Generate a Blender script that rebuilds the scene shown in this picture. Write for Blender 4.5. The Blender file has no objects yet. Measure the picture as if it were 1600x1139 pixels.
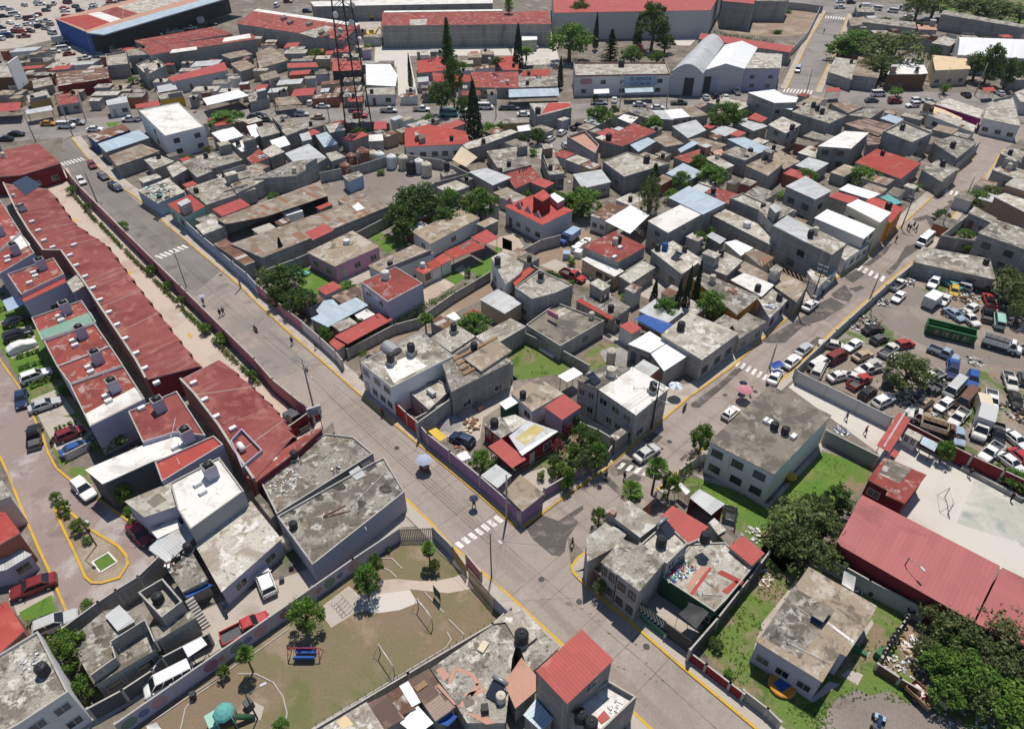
import bpy,math,random
from mathutils import Vector,Matrix
random.seed(11)
rnd=random.Random(11)
sc=bpy.context.scene
COL=sc.collection
R=math.radians
CAM_H=70.0;FPX=1067.0;CX=800.0;CY=569.5;PITCH=R(38.7)
cd=bpy.data.cameras.new('camera');cam=bpy.data.objects.new('camera',cd);COL.objects.link(cam)
cd.sensor_width=36.0;cd.lens=36.0*FPX/1600.0;cd.clip_end=5000;cd.clip_start=0.5
cam.location=(0,0,CAM_H);cam.rotation_euler=(R(90)-PITCH,0,0)
sc.camera=cam
SUN_AZ=R(82);SUN_EL=R(68)
w=bpy.data.worlds.new("World");sc.world=w;w.use_nodes=True
nt=w.node_tree;bg=nt.nodes['Background']
sky=nt.nodes.new('ShaderNodeTexSky');sky.sky_type='NISHITA';sky.sun_disc=False
sky.sun_elevation=SUN_EL;sky.sun_rotation=R(90)-SUN_AZ;sky.altitude=2200
nt.links.new(sky.outputs[0],bg.inputs[0]);bg.inputs[1].default_value=0.105
sd=bpy.data.lights.new('sun','SUN');sun=bpy.data.objects.new('sun',sd);COL.objects.link(sun)
sd.energy=4.5;sd.angle=R(0.5);sd.color=(1.0,0.94,0.85)
sv=Vector((math.cos(SUN_AZ)*math.cos(SUN_EL),math.sin(SUN_AZ)*math.cos(SUN_EL),math.sin(SUN_EL)))
sun.rotation_euler=sv.to_track_quat('Z','Y').to_euler();sun.location=(0,100,150)
sc.view_settings.view_transform='Standard';sc.view_settings.look='None'
sc.view_settings.exposure=-0.04;sc.view_settings.gamma=1.0
sc.cycles.max_bounces=5;sc.cycles.diffuse_bounces=3;sc.cycles.glossy_bounces=2
sc.cycles.transmission_bounces=2;sc.cycles.transparent_max_bounces=4;sc.cycles.volume_bounces=0
OX=OY=0.0;SS=4.0
def T(i,j):
 global OX,OY,SS
 OX=i*400.0;OY=(0,285,570,854)[j];SS=4.0
def TP():
 global OX,OY,SS
 OX=OY=0.0;SS=1.0
_c,_s=math.cos(PITCH),math.sin(PITCH)
def PX(u,v):return OX+u/SS,OY+v/SS
def Gp(u,v,z=0.0):
 x=(u-CX)/FPX;y=-(v-CY)/FPX
 rx,ry,rz=x,_c+y*_s,-_s+y*_c
 t=(z-CAM_H)/rz
 return Vector((rx*t,ry*t))
def G(u,v,z=0.0):return Gp(*PX(u,v),z)
def proj(p):
 d=Vector(p)-Vector((0,0,CAM_H));f=d.y*_c-d.z*_s;up=d.y*_s+d.z*_c
 return CX+FPX*d.x/f,CY-FPX*up/f
def pairs(l):return[(l[i],l[i+1])for i in range(0,len(l),2)]
A,B,A2,B2=133.2,44.4,-46.8,-135.6
ea=Vector((math.cos(R(A)),math.sin(R(A))));eb=Vector((math.cos(R(B)),math.sin(R(B))))
def area(p):return 0.5*sum(p[i].x*p[(i+1)%len(p)].y-p[(i+1)%len(p)].x*p[i].y for i in range(len(p)))
def ccw(p):return p if area(p)>0 else p[::-1]
def quad(l,z):
 """8+ numbers: corners; 4 numbers: left and right corner of a roof lined up with the streets"""
 pp=[G(u,v,z)for u,v in pairs(l)]
 if len(pp)==2:
  l_,r_=pp;d=r_-l_
  det=ea.x*eb.y-ea.y*eb.x
  a=(d.x*eb.y-d.y*eb.x)/det
  pp=[l_,l_+ea*a,r_,r_-ea*a]
 return ccw(pp)
def inset(p,d):
 n=len(p);out=[]
 for i in range(n):
  a,b,c=p[i-1],p[i],p[(i+1)%n]
  e1=(b-a).normalized();e2=(c-b).normalized()
  n1=Vector((-e1.y,e1.x));n2=Vector((-e2.y,e2.x))
  k=1+n1.dot(n2)
  m=(n1+n2)/max(k,0.3)
  out.append(b+m*d)
 return out
MATS={}
def _n(nt,t,**kw):
 n=nt.nodes.new(t)
 for k,v in kw.items():
  if k in n.inputs.keys()if hasattr(n.inputs,'keys')else False:n.inputs[k].default_value=v
  else:setattr(n,k,v)
 return n
def surf(name,base,layers=(),fine=0.25,rough=0.9,bump=0.0,bscale=6.0,objcol=0,vary=0.0,spec=0.2,coord='pos',kind=None,metal=0.0,k2=None):
 m=bpy.data.materials.new(name);m.use_nodes=True;t=m.node_tree;L=t.links.new
 bs=t.nodes['Principled BSDF']
 bs.inputs['Roughness'].default_value=rough;bs.inputs['Metallic'].default_value=metal
 bs.inputs['Specular IOR Level'].default_value=spec
 if coord=='pos':
  src=t.nodes.new('ShaderNodeNewGeometry').outputs['Position']
 elif coord=='uv':
  src=t.nodes.new('ShaderNodeTexCoord').outputs['UV']
 else:src=t.nodes.new('ShaderNodeTexCoord').outputs['Object']
 def noise(scale,off,detail=5.0,st=None,dist=0.0,rot=None):
  mp=t.nodes.new('ShaderNodeMapping');mp.inputs['Location'].default_value=(off,off*0.7,off*0.3)
  mp.inputs['Scale'].default_value=st or(1,1,1)
  if rot is not None:
   m0=t.nodes.new('ShaderNodeMapping');m0.inputs['Rotation'].default_value=(0,0,R(90-rot));L(src,m0.inputs['Vector']);L(m0.outputs[0],mp.inputs['Vector'])
  else:L(src,mp.inputs['Vector'])
  n=t.nodes.new('ShaderNodeTexNoise');n.inputs['Scale'].default_value=scale
  n.inputs['Detail'].default_value=detail;n.inputs['Roughness'].default_value=0.62;n.inputs['Distortion'].default_value=dist
  L(mp.outputs[0],n.inputs['Vector']);return n.outputs['Fac']
 def mixc(f,a,b,bt='MIX'):
  x=t.nodes.new('ShaderNodeMix');x.data_type='RGBA';x.blend_type=bt
  if isinstance(f,float):x.inputs[0].default_value=f
  else:L(f,x.inputs[0])
  for s,i in((a,6),(b,7)):
   if isinstance(s,tuple):x.inputs[i].default_value=(*s,1)
   else:L(s,x.inputs[i])
  return x.outputs[2]
 def math_(op,a,b=None,c=None):
  x=t.nodes.new('ShaderNodeMath');x.operation=op
  for i,s in enumerate((a,b,c)):
   if s is None:continue
   if isinstance(s,(int,float)):x.inputs[i].default_value=s
   else:L(s,x.inputs[i])
  return x.outputs[0]
 col=base
 if objcol:
  oi=t.nodes.new('ShaderNodeObjectInfo')
  col=mixc(1.0,base,oi.outputs['Color'],'MULTIPLY')if objcol==1 else oi.outputs['Color']
 if k2 is not None:col=k2(t,L,src,mixc,math_,noise,col)
 off=3.1
 for ly in layers:
  c,s,lo,hi=ly[:4];st=ly[4]if len(ly)>4 else None;amt=ly[5]if len(ly)>5 else 1.0
  f=noise(s,off,6.0,st,0.4,ly[6]if len(ly)>6 else None);off+=17.3
  mr=t.nodes.new('ShaderNodeMapRange');mr.interpolation_type='SMOOTHSTEP'
  mr.inputs[1].default_value=lo;mr.inputs[2].default_value=hi;mr.inputs[3].default_value=0;mr.inputs[4].default_value=amt
  L(f,mr.inputs[0]);col=mixc(mr.outputs[0],col,c)
 bh=None
 if fine:
  f=noise(bscale,5.0,6.0)
  mr=t.nodes.new('ShaderNodeMapRange');mr.inputs[1].default_value=0.25;mr.inputs[2].default_value=0.75
  mr.inputs[3].default_value=1-fine;mr.inputs[4].default_value=1+fine;L(f,mr.inputs[0])
  vm=t.nodes.new('ShaderNodeVectorMath');vm.operation='SCALE'
  if isinstance(col,tuple):vm.inputs[0].default_value=col
  else:L(col,vm.inputs[0])
  L(mr.outputs[0],vm.inputs['Scale']);col=vm.outputs[0];bh=f
 if vary:
  oi=t.nodes.new('ShaderNodeObjectInfo')
  mr=t.nodes.new('ShaderNodeMapRange');mr.inputs[3].default_value=1-vary;mr.inputs[4].default_value=1+vary
  L(oi.outputs['Random'],mr.inputs[0])
  vm=t.nodes.new('ShaderNodeVectorMath');vm.operation='SCALE'
  if isinstance(col,tuple):vm.inputs[0].default_value=col
  else:L(col,vm.inputs[0])
  L(mr.outputs[0],vm.inputs['Scale']);col=vm.outputs[0]
 if isinstance(col,tuple):bs.inputs['Base Color'].default_value=(*col,1)
 else:L(col,bs.inputs['Base Color'])
 if bump and bh is not None:
  b=t.nodes.new('ShaderNodeBump');b.inputs['Strength'].default_value=0.6;b.inputs['Distance'].default_value=bump
  L(bh,b.inputs['Height']);L(b.outputs[0],bs.inputs['Normal'])
 MATS[name]=m;return m
def sheet_k2(pitch,tones,rib=0.25,rusty=None):
 """corrugated sheets: ribs along v, one tone per sheet"""
 def f(t,L,src,mixc,math_,noise,col):
  sp=t.nodes.new('ShaderNodeSeparateXYZ');L(src,sp.inputs[0])
  fu=math_('FLOOR',math_('DIVIDE',sp.outputs[0],0.95));fv=math_('FLOOR',math_('DIVIDE',sp.outputs[1],3.6))
  cb=t.nodes.new('ShaderNodeCombineXYZ');L(fu,cb.inputs[0]);L(fv,cb.inputs[1])
  oi=t.nodes.new('ShaderNodeObjectInfo');L(math_('MULTIPLY',oi.outputs['Random'],91.0),cb.inputs[2])
  wn=t.nodes.new('ShaderNodeTexWhiteNoise');L(cb.outputs[0],wn.inputs['Vector'])
  c=col
  if rusty:
   s=t.nodes.new('ShaderNodeMath');s.operation='GREATER_THAN';L(wn.outputs['Value'],s.inputs[0]);s.inputs[1].default_value=1-rusty[1]
   c=mixc(s.outputs[0],c,rusty[0])
  mr=t.nodes.new('ShaderNodeMapRange');mr.inputs[3].default_value=1-tones;mr.inputs[4].default_value=1+tones*0.6
  L(wn.outputs['Value'],mr.inputs[0])
  fr=math_('FRACT',math_('DIVIDE',sp.outputs[0],pitch))
  ed=math_('GREATER_THAN',math_('ABSOLUTE',math_('SUBTRACT',fr,0.5)),0.38)
  k=math_('MULTIPLY',mr.outputs[0],math_('SUBTRACT',1.0,math_('MULTIPLY',ed,rib)))
  vm=t.nodes.new('ShaderNodeVectorMath');vm.operation='SCALE'
  if isinstance(c,tuple):vm.inputs[0].default_value=c
  else:L(c,vm.inputs[0])
  L(k,vm.inputs['Scale']);return vm.outputs[0]
 return f
def block_k2(bw=0.4,bh=0.2,mort=(0.30,0.29,0.27),v=0.12):
 def f(t,L,src,mixc,math_,noise,col):
  b=t.nodes.new('ShaderNodeTexBrick');L(src,b.inputs['Vector'])
  b.inputs['Scale'].default_value=1.0;b.inputs['Brick Width'].default_value=bw;b.inputs['Row Height'].default_value=bh
  b.inputs['Mortar Size'].default_value=0.012;b.inputs['Mortar'].default_value=(*mort,1)
  b.inputs['Color1'].default_value=(1-v,1-v,1-v,1);b.inputs['Color2'].default_value=(1+v,1+v,1+v,1)
  c=col
  x=mixc(1.0,c,b.outputs['Color'],'MULTIPLY');x=mixc(b.outputs['Fac'],x,mort)
  if bw<.3:return x
  sp=t.nodes.new('ShaderNodeSeparateXYZ');L(src,sp.inputs[0])
  fu=math_('LESS_THAN',math_('FRACT',math_('DIVIDE',sp.outputs[0],3.1)),.07);fv=math_('LESS_THAN',math_('FRACT',math_('DIVIDE',math_('ADD',sp.outputs[1],.25),2.7)),.10)
  return mixc(math_('MAXIMUM',fu,fv),x,(.37,.36,.34))
 return f
DK=(0.10,0.095,0.085)
surf('roof_concrete',(0.30,0.275,0.235),[((0.155,0.135,0.11),0.3,.46,.58),((0.26,0.20,0.135),0.15,.54,.68,None,.8),((0.47,0.445,0.395),0.7,.52,.62),((0.075,0.07,0.062),0.9,.57,.67,None,.9),((0.10,0.092,0.082),3.2,.54,.64,None,.75),((.5,.48,.44),3.5,.62,.72,None,.5)],fine=.3,bump=.02,vary=.2)
surf('roof_dark',(0.205,0.178,0.145),[((0.12,0.108,0.09),0.35,.45,.58),((0.30,0.265,0.22),0.6,.54,.66),((0.085,0.08,0.075),0.6,.58,.72,None,.8),((0.12,0.11,0.1),2.4,.58,.7,None,.6)],fine=.25,bump=.015,vary=.12)
surf('roof_brown',(0.30,0.24,0.175),[((0.42,0.375,0.315),0.35,.50,.62),((0.15,0.125,0.095),0.55,.52,.65),((0.12,0.11,0.10),0.8,.62,.74,None,.6)],fine=.25,vary=.1)
surf('roof_light',(0.44,0.41,0.355),[((0.29,0.255,0.205),0.32,.46,.58),((0.58,0.56,0.515),0.7,.52,.62),((0.14,0.125,0.105),1.0,.57,.68,None,.85),((.17,.155,.13),3.2,.56,.66,None,.65)],fine=.22,vary=.18)
surf('roof_white',(0.72,0.70,0.665),[((0.52,0.48,0.42),0.3,.48,.66,None,.85),((0.36,0.33,0.28),0.8,.57,.72,None,.75),((0.5,0.48,0.44),2.5,.62,.74,None,.4)],fine=.07,vary=.05)
surf('roof_red',(0.38,0.075,0.06),[((0.33,0.06,0.05),0.2,.45,.65),((0.55,0.17,0.13),0.4,.55,.72,None,.6),((0.42,0.33,0.29),0.8,.66,.78,None,.7)],fine=.12,vary=.12)
surf('roof_red_worn',(0.29,0.068,0.055),[((0.21,0.055,0.045),0.25,.45,.62),((0.40,0.29,0.25),0.5,.56,.68),((0.36,0.33,0.30),0.8,.56,.70,None,.8),((0.12,0.10,0.09),1.2,.64,.76,None,.6)],fine=.2,vary=.1)
surf('roof_oxide',(0.245,0.072,0.063),[((0.19,0.048,0.044),0.15,.45,.62),((0.32,0.125,0.105),0.35,.50,.66),((.34,.16,.135),.5,.54,.68,(1,.12,1),.55,B),((0.24,0.11,0.095),1.1,.60,.74,None,.6),((.11,.035,.03),.7,.6,.74,None,.6)],fine=.16,vary=.06)
surf('roof_stain',(0.06,0.054,0.047),[((.13,.12,.1),1.5,.5,.65)],fine=.3)
surf('roof_green',(0.20,0.33,0.26),[((0.30,0.36,0.31),0.4,.5,.7)],fine=.15)
surf('roof_cream',(0.66,0.50,0.32),[((0.5,0.4,0.28),0.4,.5,.7)],fine=.1)
surf('roof_rose',(0.47,0.27,0.20),[((0.40,0.22,0.17),0.4,.5,.7)],fine=.15)
surf('sheet_grey',(0.50,0.51,0.51),[((0.34,0.31,0.28),0.35,.55,.70,None,.8)],fine=.08,rough=.55,coord='uv',k2=sheet_k2(.32,.16),spec=.35)
surf('sheet_old',(0.33,0.28,0.225),[((0.20,0.15,0.11),0.3,.46,.62),((0.45,0.42,0.37),0.5,.55,.70),((0.13,0.09,0.065),1.0,.60,.72,None,.7)],fine=.22,coord='uv',k2=sheet_k2(.3,.28,rusty=((0.24,0.13,0.08),.15)))
surf('sheet_rust',(0.23,0.125,0.085),[((0.13,0.07,0.05),0.4,.46,.64),((0.36,0.29,0.24),0.4,.58,.7)],fine=.22,coord='uv',k2=sheet_k2(.3,.35,rusty=((0.42,0.40,0.38),.25)))
surf('sheet_white',(0.80,0.80,0.79),[((0.60,0.57,0.53),0.4,.60,.75,None,.7)],fine=.05,rough=.5,coord='uv',k2=sheet_k2(.34,.08,.14),spec=.35)
surf('sheet_red',(0.40,0.070,0.058),[((0.47,0.17,0.14),0.5,.56,.72,None,.6),((.22,.05,.04),.5,.58,.72,(1,.2,1),.7)],fine=.08,rough=.6,coord='uv',k2=sheet_k2(.34,.10,.22),spec=.3)
surf('sheet_maroon',(0.39,0.125,0.118),[((0.40,0.15,0.14),0.12,.5,.7,None,.6),((.24,.08,.075),.3,.56,.7,(.3,1,1),.7),((.42,.3,.27),1.2,.68,.8,None,.5)],fine=.1,rough=.65,coord='uv',k2=sheet_k2(.5,.07,.08),spec=.25)
surf('sheet_blue',(0.42,0.50,0.56),[((0.30,0.31,0.32),0.4,.58,.72,None,.6)],fine=.06,rough=.5,coord='uv',k2=sheet_k2(.34,.12),spec=.35)
surf('sheet_brown',(0.17,0.115,0.095),[((0.26,0.18,0.15),0.4,.5,.7)],fine=.2,coord='uv',k2=sheet_k2(.3,.3,rusty=((0.30,0.22,0.18),.3)))
surf('fibre_yellow',(0.55,0.45,0.18),[((0.62,0.58,0.45),0.6,.5,.7)],fine=.1,coord='uv',k2=sheet_k2(.3,.1))
surf('wall_block',(0.29,0.28,0.265),[((0.19,0.182,0.17),0.25,.5,.68,(1,.35,1)),((0.36,0.345,0.32),0.6,.56,.72,(1,.3,1)),((0.12,.115,.105),1.0,.64,.76,(1,.18,1),.7)],fine=.12,coord='uv',k2=block_k2(),vary=.14)
surf('wall_brick',(0.33,0.16,0.105),[((0.25,0.20,0.17),0.4,.54,.7)],fine=.15,coord='uv',k2=block_k2(.24,.07,(0.30,0.26,0.22),.2),vary=.1)
surf('wall_paint',(1,1,1),[((0.30,0.28,0.26),0.5,.60,.78,(1,.22,1),.55),((0.2,.19,.17),1.3,.66,.8,(1,.15,1),.5)],fine=.06,coord='uv',objcol=1)
surf('metal_paint',(1,1,1),[((0.18,0.10,0.07),1.5,.66,.78,None,.6)],fine=.08,rough=.5,coord='obj',objcol=1,spec=.4)
surf('plain_paint',(1,1,1),fine=.06,rough=.7,coord='obj',objcol=1)
surf('car_paint',(1,1,1),[((0.25,0.22,0.18),2.5,.66,.82,None,.25)],fine=.03,rough=.28,coord='obj',objcol=1,spec=.5)
surf('old_paint',(0.9,0.88,0.86),[((0.20,0.11,0.07),1.3,.56,.70,None,.8),((0.25,0.22,0.2),3.,.6,.75,None,.5)],fine=.14,rough=.65,coord='obj',objcol=1,spec=.3)
surf('car_glass',(0.018,0.022,0.027),fine=0,rough=.12,spec=.6)
surf('window_glass',(0.06,0.065,0.07),vary=.9,fine=0,rough=.15,spec=.6)
surf('tyre',(0.025,0.025,0.026),fine=0.1,coord='obj',rough=.9)
surf('rim',(0.42,0.42,0.43),fine=0,rough=.4,metal=.6)
surf('lamp_clear',(0.75,0.75,0.74),fine=0,rough=.2,spec=.6)
surf('lamp_red',(0.45,0.02,0.02),fine=0,rough=.25,spec=.5)
surf('tank_black',(0.028,0.029,0.031),fine=.1,coord='obj',rough=.5,spec=.35)
surf('tank_beige',(0.60,0.54,0.43),[((0.35,.3,.24),1.5,.55,.75)],fine=.08,coord='obj',rough=.6)
surf('tank_white',(0.72,0.72,0.70),[((0.45,.42,.38),1.5,.58,.75,None,.6)],fine=.05,coord='obj',rough=.5)
surf('tank_rust',(0.24,0.12,0.085),[((0.50,0.42,0.36),0.7,.5,.62),((0.10,.055,.04),1.2,.5,.7)],fine=.2,coord='obj')
surf('steel',(0.33,0.33,0.34),[((0.2,.15,.12),2.,.6,.75,None,.6)],fine=.1,coord='obj',rough=.55,metal=.3)
surf('dark_steel',(0.055,0.055,0.058),fine=.15,coord='obj',rough=.6)
surf('galvanised',(0.30,0.305,0.31),fine=.12,coord='obj',rough=.45,metal=.5)
surf('pole_concrete',(0.34,0.325,0.30),fine=.15,coord='obj')
surf('wood',(0.30,0.19,0.105),[((0.17,.1,.06),3.,.5,.7)],fine=.2,coord='obj')
surf('fabric',(1,1,1),fine=.08,coord='obj',objcol=1,rough=.95)
surf('tarp',(1,1,1),[((0.5,.5,.5),0.7,.6,.8,None,.3)],fine=.08,objcol=1,rough=.6)
surf('skin',(0.40,0.235,0.16),fine=0,rough=.6)
surf('hair',(0.018,0.014,0.012),fine=0,rough=.6)
surf('solar',(0.03,0.035,0.05),fine=0,rough=.15,spec=.6)
surf('ground_mix',(0.19,0.162,0.135),[((0.27,0.245,0.215),0.14,.5,.64),((0.12,0.10,0.08),0.25,.50,.66),((0.10,0.13,0.045),0.11,.60,.70,None,.7),((0.15,0.135,.12),1.3,.58,.72,None,.7)],fine=.25,bscale=3.)
surf('road_concrete',(0.322,0.276,0.243),[((.255,.21,.182),.35,.5,.66,(1,.05,1),.75,A),((.25,.205,.18),.35,.54,.68,(1,.05,1),.6,B),((0.27,0.232,0.205),0.10,.48,.64),((0.38,0.325,0.285),0.22,.55,.72),((0.17,0.145,0.125),0.9,.62,.76,None,.6),((0.24,.2,.172),.05,.52,.66,None,.6),((.12,.105,.095),2.2,.68,.76,None,.7)],fine=.16,bscale=5.)
surf('road_worn',(0.255,0.225,0.203),[((.32,.275,.24),.12,.44,.6),((.19,.172,.158),.3,.52,.68),((.19,.17,.155),.35,.5,.66,(1,.05,1),.7,A)],fine=.14,bscale=5.)
surf('road_asphalt',(0.19,0.172,0.16),[((.23,.21,.19),.35,.5,.66,(1,.05,1),.7,A),((0.22,0.205,0.19),0.09,.45,.62),((0.12,0.115,0.11),0.3,.55,.72),((0.30,0.27,0.24),0.13,.62,.74,None,.6)],fine=.12,bscale=5.)
surf('road_far',(0.26,0.235,0.22),[((0.19,0.175,0.165),0.08,.45,.62),((0.32,0.29,0.27),0.2,.55,.72)],fine=.1)
surf('asphalt_patch',(0.105,0.095,0.088),[((0.21,0.18,0.16),0.5,.52,.66),((0.08,0.075,0.07),1.1,.6,.74,None,.6)],fine=.18,bscale=5.)
surf('pavement',(0.43,0.385,0.335),[((0.34,0.30,0.26),0.25,.5,.66),((0.25,.22,.19),.8,.62,.76,None,.6)],fine=.12)
surf('paving_pink',(0.50,0.42,0.35),[((0.42,0.33,0.265),0.12,.48,.64),((0.34,0.30,0.26),0.3,.58,.72)],fine=.09)
surf('paving_cobble',(0.285,0.225,0.205),[((0.40,0.355,0.335),0.13,.5,.64),((0.22,0.17,0.155),0.3,.52,.70)],fine=.16,bscale=4.)
surf('court',(0.56,0.525,0.475),[((0.49,0.45,0.40),0.10,.48,.66),((0.43,0.40,0.36),0.5,.62,.78,None,.6)],fine=.05)
surf('court_green',(0.42,0.42,0.365),[((0.55,0.52,0.47),0.25,.45,.62),((0.27,.32,.27),.4,.5,.7)],fine=.08)
surf('dirt',(0.27,0.20,0.145),[((0.34,0.28,0.215),0.13,.48,.64),((0.18,0.135,0.10),0.25,.54,.72),((0.13,0.15,0.05),0.12,.57,.68,None,.8)],fine=.22,bscale=4.)
surf('dirt_grey',(0.22,0.19,0.165),[((0.29,0.255,0.225),0.08,.46,.64),((0.15,0.13,0.11),0.4,.56,.74),((0.10,0.125,0.045),0.12,.63,.74,None,.8)],fine=.22,bscale=4.)
surf('dirt_yard',(0.25,0.205,0.17),[((0.31,0.265,0.225),0.1,.46,.64),((0.27,0.17,0.10),0.15,.58,.70,None,.7),((0.10,0.145,0.045),0.13,.52,.62),((0.13,0.11,0.095),0.6,.60,.74,None,.8)],fine=.25,bscale=3.)
surf('park_soil',(0.215,0.158,0.105),[((0.18,0.158,0.085),0.08,.44,.58),((0.125,0.145,0.05),0.11,.53,.64,None,.75),((.31,.24,.18),.12,.55,.68,None,.7),((.15,.11,.08),2.4,.58,.7,None,.5),((0.30,0.225,0.16),0.2,.55,.72),((0.19,0.14,0.10),0.8,.60,.75,None,.7)],fine=.16,bscale=4.)
surf('lawn',(0.10,0.185,0.030),[((0.15,0.22,0.045),0.2,.48,.64),((0.21,0.175,0.085),0.2,.54,.68,None,.85),((0.055,0.115,0.02),0.8,.54,.7)],fine=.25,bscale=6.)
surf('rough_grass',(0.12,0.18,0.042),[((0.23,0.175,0.115),0.2,.48,.60),((0.075,0.125,0.028),0.4,.52,.66),((0.19,0.145,0.105),0.8,.60,.74,None,.8)],fine=.3,bscale=4.)
surf('gravel',(0.30,0.285,0.27),[((0.40,.38,.36),2.,.5,.7)],fine=.4,bscale=9.,bump=.04)
surf('sand',(0.36,0.31,0.25),fine=.2,bump=.03)
surf('paint_white',(0.72,0.70,0.67),[((0.42,0.37,0.33),1.2,.5,.66,None,.85),((.36,.31,.27),5.,.58,.68,None,.8)],fine=.06)
surf('paint_yellow',(0.58,0.36,0.045),[((0.36,0.27,0.15),0.5,.50,.64,None,.85),((.33,.28,.22),2.,.56,.66,None,.9)],fine=.1)
surf('concrete_trim',(0.42,0.395,0.36),[((0.28,.26,.235),0.6,.52,.7)],fine=.15)
def leaf(name,a,b,c):
 m=bpy.data.materials.new(name);m.use_nodes=True;t=m.node_tree;bs=t.nodes['Principled BSDF']
 g=t.nodes.new('ShaderNodeNewGeometry');cr=t.nodes.new('ShaderNodeValToRGB')
 cr.color_ramp.elements[0].color=(*a,1);cr.color_ramp.elements[1].color=(*c,1)
 e=cr.color_ramp.elements.new(.55);e.color=(*b,1)
 t.links.new(g.outputs['Random Per Island'],cr.inputs[0])
 oi=t.nodes.new('ShaderNodeObjectInfo')
 mr=t.nodes.new('ShaderNodeMapRange');mr.inputs[3].default_value=1.15;mr.inputs[4].default_value=1.65;t.links.new(oi.outputs['Random'],mr.inputs[0])
 vm=t.nodes.new('ShaderNodeVectorMath');vm.operation='SCALE';t.links.new(cr.outputs[0],vm.inputs[0]);t.links.new(mr.outputs[0],vm.inputs['Scale'])
 t.links.new(vm.outputs[0],bs.inputs['Base Color'])
 bs.inputs['Roughness'].default_value=.7;bs.inputs['Specular IOR Level'].default_value=.2
 tr=t.nodes.new('ShaderNodeBsdfTranslucent');mx=t.nodes.new('ShaderNodeMixShader');mx.inputs[0].default_value=.32
 t.links.new(vm.outputs[0],tr.inputs['Color']);t.links.new(bs.outputs[0],mx.inputs[1]);t.links.new(tr.outputs[0],mx.inputs[2]);t.links.new(mx.outputs[0],t.nodes['Material Output'].inputs['Surface'])
 MATS[name]=m
leaf('leaf_mid',(0.045,0.092,0.014),(0.080,0.150,0.025),(0.135,0.215,0.042))
leaf('leaf_dark',(0.030,0.060,0.014),(0.054,0.098,0.022),(0.092,0.142,0.034))
leaf('leaf_bright',(0.055,0.105,0.014),(0.085,0.155,0.022),(0.13,0.20,0.035))
leaf('leaf_olive',(0.050,0.078,0.022),(0.088,0.118,0.036),(0.16,0.165,0.075))
leaf('leaf_cypress',(0.012,0.026,0.010),(0.020,0.040,0.014),(0.034,0.060,0.020))
leaf('leaf_magenta',(0.20,0.02,0.06),(0.12,0.05,0.03),(0.32,0.04,0.10))
surf('bark',(0.13,0.095,0.07),fine=.3,coord='obj')
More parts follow.
